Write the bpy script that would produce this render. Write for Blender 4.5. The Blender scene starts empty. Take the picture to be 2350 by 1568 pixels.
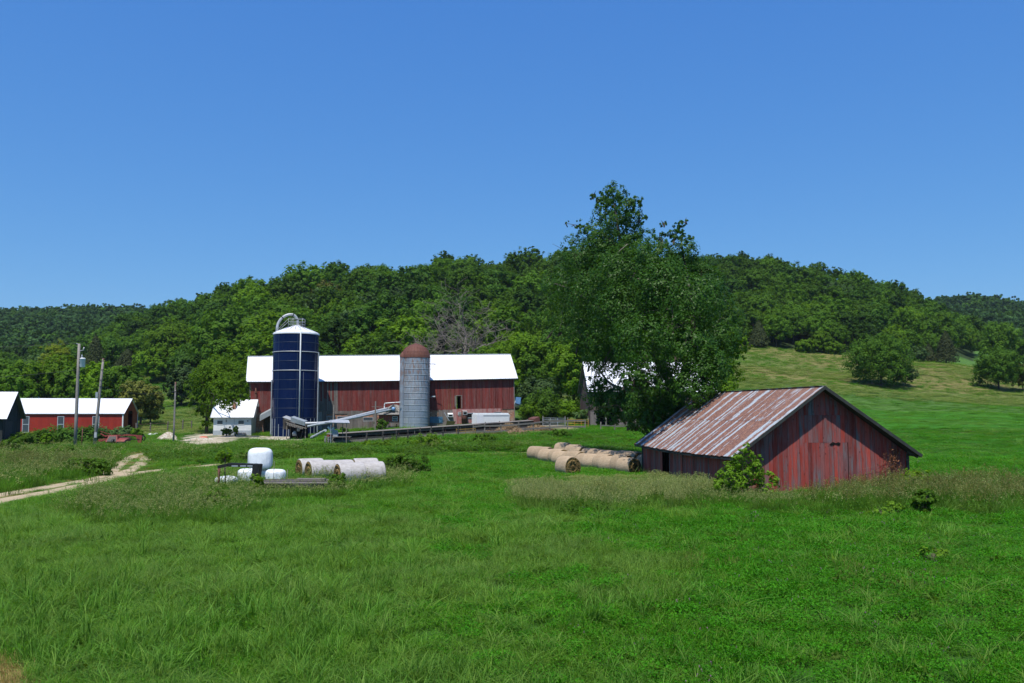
import bpy, math, random
import numpy as np
from mathutils import Vector, Matrix
R = math.radians
rng = np.random.default_rng(7)
random.seed(7)
scene = bpy.context.scene
COL = scene.collection

# ---------------------------------------------------------------- camera model
CAMZ = 4.2
FPX = 2000.0                     # focal length in units of a 2350-wide picture
TH = math.atan(159 / FPX)
CT, ST = math.cos(TH), math.sin(TH)

def W(px, py, Y):
    """point at depth Y seen in direction (px, py)"""
    u = (px - 1175) / FPX; v = (784 - py) / FPX
    s = Y / (CT - v * ST)
    return Vector((u * s, Y, CAMZ + (ST + v * CT) * s))

def proj(x, y, z):
    zz = z - CAMZ
    t = y * CT + zz * ST
    return 1175 + FPX * x / t, 784 - FPX * (-y * ST + zz * CT) / t

# ---------------------------------------------------------------- terrain
# for each viewing column: (distance, height)
PROF = {
 -400: [(0,2.6),(7,0.3),(11,0),(75,0),(97,.3),(125,.9),(150,1.5),(200,4),(300,10),(400,25),(700,76),(900,84),(1500,60)],
 0:    [(0,2.6),(7,0.3),(11,0),(75,0),(97,.3),(125,.9),(150,1.5),(200,4),(300,10),(400,25),(700,77),(900,84),(1500,60)],
 200:  [(0,2.6),(7,0.3),(11,0),(75,0),(97,.3),(125,.9),(150,1.8),(200,5),(300,14),(400,28),(700,80),(900,84),(1500,60)],
 320:  [(0,2.6),(7,0.3),(11,0),(75,0),(97,.3),(125,.9),(150,2.2),(200,7),(300,24),(360,33),(450,37),(700,79),(900,80),(1500,60)],
 420:  [(0,2.6),(7,0.3),(11,0),(75,0),(97,.3),(120,.9),(150,2.6),(180,6),(220,11),(260,16),(300,27),(380,41),(430,42),(600,50),(900,60),(1500,50)],
 560:  [(0,2.6),(7,0.3),(11,0),(75,0),(97,.5),(118,1.2),(135,2.0),(165,4),(200,13),(300,36),(340,40),(400,40),(600,40),(1500,40)],
 740:  [(0,2.6),(7,0.3),(11,0),(75,0),(97,.6),(118,1.5),(135,2.2),(165,4),(200,14),(300,41),(340,43),(420,42),(600,40),(1500,40)],
 950:  [(0,2.6),(7,0.3),(11,0),(75,0),(97,.8),(118,1.9),(135,2.6),(165,4.5),(200,15),(300,45),(340,47),(420,45),(600,40),(1500,40)],
 1180: [(0,2.6),(7,0.3),(11,0),(75,0),(97,1.0),(118,2.1),(135,3.2),(165,6),(200,15),(300,47),(340,50),(420,48),(600,40),(1500,40)],
 1350: [(0,2.6),(7,0.3),(11,0),(75,0),(97,.9),(118,2.2),(135,3.4),(165,7),(200,14),(310,52),(350,54),(420,50),(600,40),(1500,40)],
 1550: [(0,2.6),(7,0.3),(11,0),(75,0),(97,.7),(118,1.8),(135,3.2),(165,7.5),(200,13),(240,21),(340,54),(370,56),(450,50),(600,40),(1500,40)],
 1720: [(0,2.6),(7,0.3),(11,0),(75,0),(97,.6),(118,1.6),(135,3.4),(170,8.7),(200,13.5),(240,21.4),(252,24),(340,54),(370,56),(450,50),(600,40),(1500,40)],
 1900: [(0,2.6),(7,0.3),(11,0),(75,0),(97,.6),(118,1.7),(140,3.8),(175,8.3),(215,14.2),(250,21.5),(262,24),(340,49),(370,50),(450,40),(600,38),(1500,40)],
 2060: [(0,2.6),(7,0.3),(11,0),(75,0),(97,.6),(118,1.7),(150,4.2),(180,8),(215,15),(240,18.6),(265,21.5),(335,42),(360,43),(450,34),(600,50),(700,74),(1500,60)],
 2160: [(0,2.6),(7,0.3),(11,0),(75,0),(97,.6),(118,1.6),(150,4.0),(180,7),(215,14),(240,18.0),(265,18.5),(300,26),(340,33),(380,34),(450,36),(600,62),(700,87),(1500,70)],
 2240: [(0,2.6),(7,0.3),(11,0),(75,0),(97,.6),(118,1.5),(150,3.8),(180,6.4),(215,12.5),(240,16.2),(265,17),(340,26),(380,29),(450,38),(600,66),(700,90),(1500,70)],
 2350: [(0,2.6),(7,0.3),(11,0),(75,0),(97,.6),(118,1.5),(150,3.6),(180,6),(215,11),(240,14.5),(265,16),(340,26),(380,29),(450,38),(600,64),(700,84),(1500,70)],
 2750: [(0,2.6),(7,0.3),(11,0),(75,0),(97,.6),(118,1.5),(150,3.6),(180,6),(215,9),(240,11.5),(265,14),(340,24),(380,28),(450,38),(600,60),(700,80),(1500,70)],
}
_cols = sorted(PROF)
_DS = np.concatenate([np.arange(0, 400, 1.0), np.arange(400, 1505, 5.0)])
def _smooth(p):
    d = np.array([a for a, b in p], float); z = np.array([b for a, b in p], float)
    v = np.interp(_DS, d, z)
    # smooth in distance with a window that grows with distance
    cs = np.concatenate([[0], np.cumsum((v[1:] + v[:-1]) / 2 * np.diff(_DS))])
    def integ(a): return np.interp(a, _DS, cs)
    w = np.clip(_DS * 0.05, 1.0, 14)
    lo = np.clip(_DS - w, 0, 1500); hi = np.clip(_DS + w, 0, 1500)
    return (integ(hi) - integ(lo)) / np.maximum(hi - lo, 1e-6)
_TAB = np.array([_smooth(PROF[c]) for c in _cols])
_CA = np.array([(c - 1175) / FPX for c in _cols])
def H(x, y):
    """terrain height, arrays or scalars"""
    x = np.asarray(x, float); y = np.asarray(y, float)
    yy = np.clip(y, 0, 1499)
    a = np.clip(x / np.maximum(y, 12), _CA[0], _CA[-1])
    j = np.clip(np.searchsorted(_CA, a) - 1, 0, len(_CA) - 2)
    t = (a - _CA[j]) / (_CA[j + 1] - _CA[j]); t = np.clip(t, 0, 1); t = t * t * (3 - 2 * t) * .5 + t * .5
    fi = np.where(yy < 400, yy, 400 + (yy - 400) / 5); i0 = np.clip(fi.astype(int), 0, len(_DS) - 2); f = fi - i0
    z0 = _TAB[j, i0] * (1 - f) + _TAB[j, i0 + 1] * f
    z1 = _TAB[j + 1, i0] * (1 - f) + _TAB[j + 1, i0 + 1] * f
    z = z0 * (1 - t) + z1 * t
    amp = np.clip((y - 20) / 100, 0, 1) * .18 + .04
    z = z + amp * (np.sin(x * .11 + 1.3) * np.sin(y * .07 + .4) + .5 * np.sin(x * .31 + y * .23))* np.clip((y-8)/10,0,1)
    return z
def h(x, y): return float(H(x, y))
def G(px, Y, dz=0.0):
    """ground point in column px at depth Y"""
    x = (px - 1175) / FPX * Y
    for _ in range(3):
        z = h(x, Y); x = (px - 1175) / FPX * (Y * CT + (z - CAMZ) * ST)
    return Vector((x, Y, h(x, Y) + dz))
def GY(px, py, ylo=11.0, yhi=160.0):
    """ground point seen at (px,py): first hit marching outwards"""
    prev = None
    y = ylo
    while y < yhi:
        p = G(px, y); q = proj(*p)[1]
        if q <= py: return p
        y += max(.15, y * .004)
    return G(px, yhi)

# ---------------------------------------------------------------- object helpers
def tag(o, label=None, cat=None, group=None, kind=None):
    if label: o['label'] = label
    if cat: o['category'] = cat
    if group: o['group'] = group
    if kind: o['kind'] = kind
    return o
def thing(name, label, cat, loc=(0, 0, 0), rotz=0.0, group=None):
    o = bpy.data.objects.new(name, None); COL.objects.link(o)
    o.location = loc; o.rotation_euler = (0, 0, rotz); o.empty_display_size = .5
    return tag(o, label, cat, group)
def link(name, me, mat=None, parent=None):
    o = bpy.data.objects.new(name, me); COL.objects.link(o)
    if mat is not None and not me.materials: me.materials.append(mat)
    if parent is not None: o.parent = parent
    return o
def np_mesh(name, V, F, smooth=False, mats=None, midx=None):
    """V (n,3), F (m,k) or list of such arrays"""
    Fs = F if isinstance(F, list) else [F]
    Fs = [np.asarray(f, np.int32) for f in Fs if len(f)]
    me = bpy.data.meshes.new(name)
    me.vertices.add(len(V)); me.vertices.foreach_set('co', np.asarray(V, np.float32).ravel())
    nl = sum(f.size for f in Fs); nf = sum(len(f) for f in Fs)
    me.loops.add(nl); me.loops.foreach_set('vertex_index', np.concatenate([f.ravel() for f in Fs]))
    me.polygons.add(nf)
    tot = np.concatenate([np.full(len(f), f.shape[1], np.int32) for f in Fs])
    st = np.concatenate([[0], np.cumsum(tot)[:-1]]).astype(np.int32)
    me.polygons.foreach_set('loop_start', st); me.polygons.foreach_set('loop_total', tot)
    if midx is not None: me.polygons.foreach_set('material_index', np.asarray(midx, np.int32))
    me.polygons.foreach_set('use_smooth', np.full(nf, smooth))
    for m in (mats or []): me.materials.append(m)
    me.update(calc_edges=True); me.validate()
    return me

class MB:
    """collects shapes, builds one mesh object"""
    def __init__(s): s.v = []; s.f = []; s.sm = []
    def add(s, vs, fs, smooth=False):
        b = len(s.v); s.v += [tuple(v) for v in vs]; s.f += [tuple(i + b for i in f) for f in fs]; s.sm += [smooth] * len(fs); return s
    def hexa(s, p):  # 8 points: bottom 4 ccw, top 4 ccw
        return s.add(p, [(3, 2, 1, 0), (4, 5, 6, 7), (0, 1, 5, 4), (1, 2, 6, 5), (2, 3, 7, 6), (3, 0, 4, 7)])
    def box(s, x0, x1, y0, y1, z0, z1):
        return s.hexa([(x0, y0, z0), (x1, y0, z0), (x1, y1, z0), (x0, y1, z0), (x0, y0, z1), (x1, y0, z1), (x1, y1, z1), (x0, y1, z1)])
    def bar(s, a, b, w, t, up=(0, 0, 1)):
        a = Vector(a); b = Vector(b); d = (b - a).normalized(); up = Vector(up)
        if abs(d.dot(up)) > .98: up = Vector((1, 0, 0))
        sx = d.cross(up).normalized() * w / 2; sz = sx.cross(d).normalized() * t / 2
        return s.hexa([a - sx - sz, a + sx - sz, b + sx - sz, b - sx - sz, a - sx + sz, a + sx + sz, b + sx + sz, b - sx + sz])
    def tube(s, pts, rad, n=8, cap=True):
        pts = [Vector(p) for p in pts]; m = len(pts)
        rad = [rad] * m if isinstance(rad, (int, float)) else rad
        vs = []; up = Vector((0, 0, 1))
        d0 = (pts[1] - pts[0]).normalized()
        if abs(d0.z) > .9: up = Vector((1, 0, 0))
        for i, p in enumerate(pts):
            d = (pts[min(i + 1, m - 1)] - pts[max(i - 1, 0)]).normalized()
            a = d.cross(up)
            if a.length < 1e-4: a = d.cross(Vector((0, 1, 0)))
            a.normalize(); b = a.cross(d).normalized()
            for k in range(n):
                t = 2 * math.pi * k / n
                vs.append(p + (a * math.cos(t) + b * math.sin(t)) * rad[i])
        fs = [(i * n + k, i * n + (k + 1) % n, (i + 1) * n + (k + 1) % n, (i + 1) * n + k) for i in range(m - 1) for k in range(n)]
        if cap: fs += [tuple(range(n - 1, -1, -1)), tuple((m - 1) * n + k for k in range(n))]
        b = len(s.v); s.v += [tuple(v) for v in vs]; s.f += [tuple(i + b for i in f) for f in fs]
        s.sm += [len(f) == 4 and n > 4 for f in fs]
        return s
    def lathe(s, prof, n=32, c=(0, 0, 0), cap=False, smooth=True):
        vs = []; m = len(prof)
        for r, z in prof:
            for k in range(n):
                t = 2 * math.pi * k / n
                vs.append((c[0] + r * math.cos(t), c[1] + r * math.sin(t), c[2] + z))
        fs = [(i * n + k, i * n + (k + 1) % n, (i + 1) * n + (k + 1) % n, (i + 1) * n + k) for i in range(m - 1) for k in range(n)]
        if cap: fs += [tuple(range(n - 1, -1, -1)), tuple((m - 1) * n + k for k in range(n))]
        return s.add(vs, fs, smooth)
    def prism(s, poly, d):
        """poly: list of 3d points, extruded by vector d"""
        n = len(poly); d = Vector(d); a = [Vector(p) for p in poly]; b = [p + d for p in a]
        return s.add(a + b, [tuple(range(n - 1, -1, -1)), tuple(range(n, 2 * n))] + [(i, (i + 1) % n, n + (i + 1) % n, n + i) for i in range(n)])
    def build(s, name, mat=None, parent=None):
        me = bpy.data.meshes.new(name); me.from_pydata(s.v, [], s.f)
        me.polygons.foreach_set('use_smooth', s.sm)
        me.update()
        import bmesh
        bm = bmesh.new(); bm.from_mesh(me); bmesh.ops.recalc_face_normals(bm, faces=bm.faces); bm.to_mesh(me); bm.free()
        return link(name, me, mat, parent)

def copy_tree(o, parent=None):
    c = o.copy(); COL.objects.link(c)
    if parent is not None: c.parent = parent
    for ch in list(o.children): copy_tree(ch, c)
    return c

# ---------------------------------------------------------------- materials
def newmat(name):
    m = bpy.data.materials.new(name); m.use_nodes = True
    nt = m.node_tree; nt.nodes.clear()
    out = nt.nodes.new('ShaderNodeOutputMaterial')
    return m, nt, out
class NT:
    def __init__(s, name):
        s.m, s.nt, s.out = newmat(name)
    def n(s, t, **kw):
        x = s.nt.nodes.new('ShaderNode' + t)
        for k, v in kw.items():
            setattr(x, k, v)
        return x
    def l(s, a, b): s.nt.links.new(a, b)
    def noise(s, vec, scale, detail=3, rough=.6, sc=None):
        if sc is not None:
            mp = s.n('Mapping'); mp.inputs['Scale'].default_value = sc; s.l(vec, mp.inputs['Vector']); vec = mp.outputs[0]
        x = s.n('TexNoise'); x.inputs['Scale'].default_value = scale; x.inputs['Detail'].default_value = detail; x.inputs['Roughness'].default_value = rough
        s.l(vec, x.inputs['Vector']); return x.outputs['Fac']
    def ramp(s, fac, stops, interp='LINEAR'):
        x = s.n('ValToRGB'); x.color_ramp.interpolation = interp
        e = x.color_ramp.elements
        while len(e) < len(stops): e.new(.5)
        for i, (p, c) in enumerate(stops):
            e[i].position = p; e[i].color = (c if isinstance(c, tuple) else (c, c, c)) + (1,)
        s.l(fac, x.inputs[0]); return x.outputs[0]
    def mix(s, f, a, b, mode='MIX'):
        x = s.n('Mix', data_type='RGBA', blend_type=mode)
        for val, i in ((f, 0), (a, 6), (b, 7)):
            if isinstance(val, (int, float)): x.inputs[i].default_value = val
            elif isinstance(val, tuple): x.inputs[i].default_value = val + (1,)
            else: s.l(val, x.inputs[i])
        return x.outputs[2]
    def math(s, op, a, b=None):
        x = s.n('Math', operation=op)
        for i, v in enumerate((a, b)):
            if v is None: continue
            if isinstance(v, (int, float)): x.inputs[i].default_value = v
            else: s.l(v, x.inputs[i])
        return x.outputs[0]
    def principled(s, col, rough=.7, metal=0.0, spec=.5, bump=None, bstr=.3, bdist=.02):
        p = s.n('BsdfPrincipled')
        if isinstance(col, tuple): p.inputs['Base Color'].default_value = col + (1,)
        else: s.l(col, p.inputs['Base Color'])
        if isinstance(rough, (int, float)): p.inputs['Roughness'].default_value = rough
        else: s.l(rough, p.inputs['Roughness'])
        p.inputs['Metallic'].default_value = metal
        p.inputs['Specular IOR Level'].default_value = spec
        if bump is not None:
            b = s.n('Bump'); b.inputs['Strength'].default_value = bstr; b.inputs['Distance'].default_value = bdist
            s.l(bump, b.inputs['Height']); s.l(b.outputs[0], p.inputs['Normal'])
        return p
    def done(s, p):
        s.l(p.outputs[0], s.out.inputs[0]); return s.m

def mat_plain(name, c, rough=.6, metal=0., var=.25, scale=3.0, spec=.4, bstr=.2):
    t = NT(name); tc = t.n('TexCoord').outputs['Object']
    a = t.noise(tc, scale, 5, .65)
    f = t.ramp(a, [(.25, 1 - var), (.75, 1 + var * .6)])
    col = t.mix(1.0, c, f, 'MULTIPLY')
    return t.done(t.principled(col, rough, metal, spec, a, bstr, .01))

def mat_leaf(name, ca, cb, trans=.35, patch=None, patch_scale=.3, rough=.6, spec=.1, objvar=.35):
    """ca..cb per leaf, varying per tree and over space"""
    t = NT(name)
    g = t.n('NewGeometry'); oi = t.n('ObjectInfo')
    col = t.mix(g.outputs['Random Per Island'], ca, cb)
    if patch is not None:
        nz = t.noise(g.outputs['Position'], patch_scale, 3, .6)
        col = t.mix(t.ramp(nz, [(.42, 0.), (.62, 1.)]), col, patch)
    br = t.ramp(oi.outputs['Random'], [(0., 1 - objvar), (1., 1 + objvar)])
    col = t.mix(1.0, col, br, 'MULTIPLY')
    p = t.principled(col, rough, 0, spec)
    tr = t.n('BsdfTranslucent')
    col2 = t.mix(1.0, col, (1.25, 1.2, .55), 'MULTIPLY')
    t.l(col2, tr.inputs[0])
    ms = t.n('MixShader'); ms.inputs[0].default_value = trans
    t.l(p.outputs[0], ms.inputs[1]); t.l(tr.outputs[0], ms.inputs[2]); t.l(ms.outputs[0], t.out.inputs[0])
    return t.m

def mat_boards(name, stops, streak=(.1, .1, .1), amount=.5, zscale=.12, rough=.85):
    """vertical boards: each board (island) its own tone, with long streaks of bare wood"""
    t = NT(name); tc = t.n('TexCoord').outputs['Object']; g = t.n('NewGeometry')
    isl = g.outputs['Random Per Island']
    base = t.ramp(isl, stops)
    cmb = t.n('CombineXYZ'); t.l(t.math('MULTIPLY', isl, 37.0), cmb.inputs[2]); t.l(t.math('MULTIPLY', isl, 91.0), cmb.inputs[0])
    va = t.n('VectorMath', operation='ADD'); t.l(tc, va.inputs[0]); t.l(cmb.outputs[0], va.inputs[1])
    nz = t.noise(va.outputs[0], 5.0, 5, .7, sc=(1, 1, zscale))
    nb = t.noise(va.outputs[0], 1.3, 2, .5, sc=(1, 1, .5))
    f = t.math('MULTIPLY', t.ramp(nz, [(.42, 0.), (.6, 1.)]), t.ramp(nb, [(.35, .25), (.65, 1.)]))
    col = t.mix(t.math('MULTIPLY', f, amount), base, streak)
    fine = t.noise(va.outputs[0], 40.0, 3, .7, sc=(1, 1, .05))
    col = t.mix(1.0, col, t.ramp(fine, [(.3, .72), (.7, 1.22)]), 'MULTIPLY')
    kn = t.n('TexVoronoi'); kn.inputs['Scale'].default_value = 2.6; mp = t.n('Mapping'); mp.inputs['Scale'].default_value = (1.4, 1.4, .8)
    t.l(va.outputs[0], mp.inputs[0]); t.l(mp.outputs[0], kn.inputs['Vector'])
    col = t.mix(t.ramp(kn.outputs['Distance'], [(.05, .75), (.16, 0.)]), col, (.05, .012, .01))
    return t.done(t.principled(col, rough, 0, .25, fine, .5, .01))
# ---------------------------------------------------------------- vegetation generators
def unit(v): return v / np.maximum(np.linalg.norm(v, axis=1, keepdims=True), 1e-6)
def rhombs(C, N, size, aspect=.55, rg=rng):
    n = len(C); N = unit(N); t = unit(np.cross(N, rg.normal(size=(n, 3)))); b = np.cross(N, t)
    s = (np.asarray(size) * rg.uniform(.7, 1.3, n))[:, None]
    V = np.stack([C + t * s, C + b * s * aspect, C - t * s, C - b * s * aspect], 1).reshape(-1, 3)
    return V, np.arange(n * 4).reshape(n, 4)
def crown_points(lobes, n_leaves, rg, cluster=.3, per=26, up=.25, fill=.22):
    """lobes: (x,y,z,r,density). clusters of leaves on the lobes' shells, with gaps between clusters"""
    L = np.array([l[:4] for l in lobes], float); den = np.array([l[4] if len(l) > 4 else 1. for l in lobes])
    flat = np.array([l[5] if len(l) > 5 else .9 for l in lobes])
    w = L[:, 3] ** 2 * den; w /= w.sum()
    nc = max(1, n_leaves // per)
    li = rg.choice(len(L), nc, p=w)
    d = unit(rg.normal(size=(nc, 3)) + np.array([0, 0, up]))
    rad = np.where(rg.random(nc) < fill, rg.uniform(.2, .8, nc), rg.uniform(.78, 1.08, nc))
    off = d * (L[li, 3] * rad)[:, None]; off[:, 2] *= flat[li]
    cc = L[li, :3] + off
    cr = L[li, 3] * cluster * rg.uniform(.6, 1.3, nc)
    k = np.repeat(np.arange(nc), per)
    dd = unit(rg.normal(size=(len(k), 3)) + d[k] * .5)
    P = cc[k] + dd * (cr[k] * rg.random(len(k)) ** .45)[:, None]
    N = dd * .75 + d[k] * .8 + np.array([0, -.1, .45]) + rg.normal(size=(len(k), 3)) * .25
    return P, N, li[k]
def crown_mesh(name, lobes, n_leaves, leaf, seed, mats, lobe_mat=None, **kw):
    rg = np.random.default_rng(seed)
    P, N, li = crown_points(lobes, n_leaves, rg, **kw)
    V, F = rhombs(P, N, leaf, .6, rg)
    midx = None
    if lobe_mat is not None: midx = np.array(lobe_mat)[li]
    return np_mesh(name, V, F, mats=mats, midx=midx)
def generic_lobes(rx, rz, zc, n, rg, lr=.42):
    """lobes spread over an uneven ellipsoid crown"""
    out = [(0, 0, zc, min(rx, rz) * .62, .5)]
    for i in range(n):
        ph = i * 2.399 + rg.uniform(-.4, .4); ct = 1 - (i + .5) / n * 1.75; st = math.sqrt(max(0, 1 - ct * ct))
        rr = rg.uniform(.52, .78); r = rg.uniform(lr * .7, lr * 1.2) * rx
        out.append((rx * rr * st * math.cos(ph), rx * rr * st * math.sin(ph), zc + rz * rr * ct, r, 1.0))
    return out
def limbs(mb, base, lobes, r0, rg, trunk_top=None, n=None, thin=.25):
    """tapered trunk and limbs reaching into the lobes"""
    top = Vector(trunk_top)
    b = Vector(base); mid = b.lerp(top, .5) + Vector((rg.uniform(-.3, .3), rg.uniform(-.3, .3), 0)) * r0 * 2
    mb.tube([b - Vector((0, 0, .3)), b + Vector((0, 0, .25)), mid, top], [r0 * 1.35, r0 * 1.05, r0 * .85, r0 * .6], 10)
    ls = lobes if n is None else [lobes[i] for i in rg.permutation(len(lobes))[:n]]
    for l in ls:
        e = Vector(l[:3]); f = rg.uniform(.35, 1.0); s = b.lerp(top, f) if f < .5 else mid.lerp(top, (f - .5) * 2)
        ln = (e - s).length; m1 = s.lerp(e, .4) + Vector((rg.uniform(-1, 1), rg.uniform(-1, 1), rg.uniform(-.2, 1))) * ln * .09
        r = r0 * rg.uniform(.28, .5)
        mb.tube([s, m1, s.lerp(e, .75) + Vector((0, 0, ln * .04)), e], [r, r * .7, r * .45, r * .15], 6, cap=False)
        for _ in range(3):
            d = Vector(rg.normal(size=3)) * l[3] * .55
            mb.tube([s.lerp(e, .75), e + d * .5, e + d], [r * .35, r * .2, r * .06], 4, cap=False)
    return mb

def blades(n, rad, hh, w, lean, rg, seg=3, jit=.35, base=None):
    """grass blades: tapering, bending strips"""
    a = rg.uniform(0, 2 * np.pi, n); r = rad * np.sqrt(rg.random(n))
    B = np.stack([r * np.cos(a), r * np.sin(a), np.full(n, -.03)], 1) if base is None else base
    hgt = hh * rg.uniform(1 - jit, 1 + jit, n)
    da = rg.uniform(0, 2 * np.pi, n); D = np.stack([np.cos(da), np.sin(da), np.zeros(n)], 1)
    Sd = np.stack([-np.sin(da + rg.normal(size=n) * .6), np.cos(da), np.zeros(n)], 1)
    ln = lean * rg.uniform(.2, 1.6, n)
    ws = w * rg.uniform(.6, 1.4, n)
    rows = []
    for i in range(seg + 1):
        t = i / seg
        c = B + D * (hgt * ln * t ** 2)[:, None]; c[:, 2] += hgt * (t - .28 * np.minimum(ln, 1.6) * t ** 2.5)
        if i < seg:
            ww = (ws * (1 - t * .55))[:, None] / 2
            rows += [c - Sd * ww, c + Sd * ww]
        else: rows += [c]
    k = 2 * seg + 1
    V = np.stack(rows, 1).reshape(-1, 3)
    o = np.arange(n)[:, None] * k
    Q = np.concatenate([o + np.array([[2 * i, 2 * i + 1, 2 * i + 3, 2 * i + 2]]) for i in range(seg - 1)], 0)
    T = o + np.array([[2 * seg - 2, 2 * seg - 1, 2 * seg]])
    return V, Q, T
def tuft(name, specs, mats, seed):
    """specs: list of dicts kind blade/head/leaf; each with material index"""
    rg = np.random.default_rng(seed); Vs = []; Qs = []; Ts = []; mq = []; mt = []; nb = 0
    for s in specs:
        if s['k'] == 'blade':
            V, Q, T = blades(s['n'], s['rad'], s['h'], s['w'], s['lean'], rg, s.get('seg', 3), s.get('jit', .35))
            Vs.append(V); Qs.append(Q + nb); Ts.append(T + nb); mq.append(np.full(len(Q), s['m'])); mt.append(np.full(len(T), s['m'])); nb += len(V)
        elif s['k'] == 'stem':   # thin stalk with a nodding seed head
            n = s['n']; a = rg.uniform(0, 6.28, n); r = s['rad'] * np.sqrt(rg.random(n))
            B = np.stack([r * np.cos(a), r * np.sin(a), np.zeros(n)], 1)
            hg = s['h'] * rg.uniform(.75, 1.2, n); L = rg.normal(size=(n, 3)) * .16 * hg[:, None]; L[:, 2] = 0
            top = B + L; top[:, 2] += hg
            sd = unit(rg.normal(size=(n, 3)) * [1, 1, 0]) * .006 * s.get('sw', 1)
            V = np.stack([B - sd, B + sd, top + sd * .5, top - sd * .5], 1).reshape(-1, 3)
            Q = np.arange(n * 4).reshape(n, 4)
            Vs.append(V); Qs.append(Q + nb); mq.append(np.full(n, s['m'])); nb += len(V)
            hn = s.get('heads', 5)
            k = np.repeat(np.arange(n), hn); f = rg.random(len(k)) * s.get('hl', .22)
            C = top[k] - (top - B)[k] * f[:, None] + rg.normal(size=(len(k), 3)) * s.get('hw', .02)
            V, F = rhombs(C, rg.normal(size=(len(k), 3)) * [1, 1, .3], s.get('hs', .03), .4, rg)
            Vs.append(V); Qs.append(F + nb); mq.append(np.full(len(F), s['hm'])); nb += len(V)
        elif s['k'] == 'leaf':
            n = s['n']; a = rg.uniform(0, 6.28, n); r = s['rad'] * np.sqrt(rg.random(n))
            C = np.stack([r * np.cos(a), r * np.sin(a), s['h'] * (1 - (r / s['rad']) ** 2 * s.get('dome', .3)) * rg.uniform(s.get('lo', .5), 1.05, n)], 1)
            N = rg.normal(size=(n, 3)) * s.get('wild', .5) + [0, 0, 1]
            V, F = rhombs(C, N, s['s'], s.get('asp', .6), rg)
            Vs.append(V); Qs.append(F + nb); mq.append(np.full(n, s['m'])); nb += len(V)
    V = np.concatenate(Vs); Q = np.concatenate(Qs); fs = [Q]; mi = np.concatenate(mq)
    if Ts: fs.append(np.concatenate(Ts)); mi = np.concatenate([mi] + mt)
    return np_mesh(name, V, fs, mats=mats, midx=mi)

_gn = {}
def scatter(name, protos, P, rz, sc, ix, label=None, cat=None, tilt=.0, parent=None, kind='stuff', sz=None, group=None):
    """one object that draws copies of the prototype meshes at points P"""
    n = len(P)
    if n == 0: return None
    c = bpy.data.collections.new(name + '_kit')
    for i, me in enumerate(protos):
        o = bpy.data.objects.new('%s_kit_%02d' % (name, i), me) if not isinstance(me, bpy.types.Object) else me
        c.objects.link(o)
    me = bpy.data.meshes.new(name); me.vertices.add(n); me.vertices.foreach_set('co', np.asarray(P, np.float32).ravel())
    rot = np.zeros((n, 3), np.float32); rot[:, 2] = rz
    if tilt: rot[:, :2] = rng.normal(size=(n, 2)) * tilt
    S = np.repeat(np.asarray(sc, np.float32)[:, None], 3, 1)
    if sz is not None: S[:, 2] = np.asarray(sz, np.float32)
    a = me.attributes.new('rt', 'FLOAT_VECTOR', 'POINT'); a.data.foreach_set('vector', rot.ravel())
    a = me.attributes.new('sv', 'FLOAT_VECTOR', 'POINT'); a.data.foreach_set('vector', S.ravel())
    a = me.attributes.new('ix', 'INT', 'POINT'); a.data.foreach_set('value', np.asarray(ix, np.int32))
    o = link(name, me, None, parent)
    g = bpy.data.node_groups.new(name + '_nodes', 'GeometryNodeTree')
    g.interface.new_socket('Geometry', in_out='INPUT', socket_type='NodeSocketGeometry')
    g.interface.new_socket('Geometry', in_out='OUTPUT', socket_type='NodeSocketGeometry')
    N = g.nodes; gi = N.new('NodeGroupInput'); go = N.new('NodeGroupOutput')
    iop = N.new('GeometryNodeInstanceOnPoints'); ci = N.new('GeometryNodeCollectionInfo')
    ci.inputs['Collection'].default_value = c; ci.inputs['Separate Children'].default_value = True; ci.inputs['Reset Children'].default_value = True
    def attr(nm, ty):
        x = N.new('GeometryNodeInputNamedAttribute'); x.data_type = ty; x.inputs['Name'].default_value = nm
        return x.outputs['Attribute']
    iop.inputs['Pick Instance'].default_value = True
    L = g.links
    L.new(gi.outputs[0], iop.inputs['Points']); L.new(ci.outputs[0], iop.inputs['Instance'])
    L.new(attr('ix', 'INT'), iop.inputs['Instance Index'])
    e2r = N.new('FunctionNodeEulerToRotation'); L.new(attr('rt', 'FLOAT_VECTOR'), e2r.inputs[0]); L.new(e2r.outputs[0], iop.inputs['Rotation'])
    L.new(attr('sv', 'FLOAT_VECTOR'), iop.inputs['Scale'])
    L.new(iop.outputs[0], go.inputs[0])
    md = o.modifiers.new('scatter', 'NODES'); md.node_group = g
    return tag(o, label, cat, group, kind)

def inpoly(px, py, poly):
    ins = np.zeros(len(px), bool); n = len(poly)
    for i in range(n):
        x0, y0 = poly[i]; x1, y1 = poly[(i + 1) % n]
        c = ((y0 > py) != (y1 > py)) & (px < (x1 - x0) * (py - y0) / (y1 - y0 + 1e-9) + x0)
        ins ^= c
    return ins
def vnoise(x, y, s, seed=0):
    """cheap smooth noise 0..1 (numpy)"""
    x = x / s + seed * 17.3; y = y / s + seed * 5.7
    xi = np.floor(x).astype(np.int64); yi = np.floor(y).astype(np.int64); fx = x - xi; fy = y - yi
    fx = fx * fx * (3 - 2 * fx); fy = fy * fy * (3 - 2 * fy)
    def hs(a, b):
        n = (a * 374761393 + b * 668265263 + seed * 1442695) & 0x7fffffff
        n = (n ^ (n >> 13)) * 1274126177 & 0x7fffffff
        return ((n ^ (n >> 16)) & 0xffff) / 65535.
    return (hs(xi, yi) * (1 - fx) + hs(xi + 1, yi) * fx) * (1 - fy) + (hs(xi, yi + 1) * (1 - fx) + hs(xi + 1, yi + 1) * fx) * fy
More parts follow.
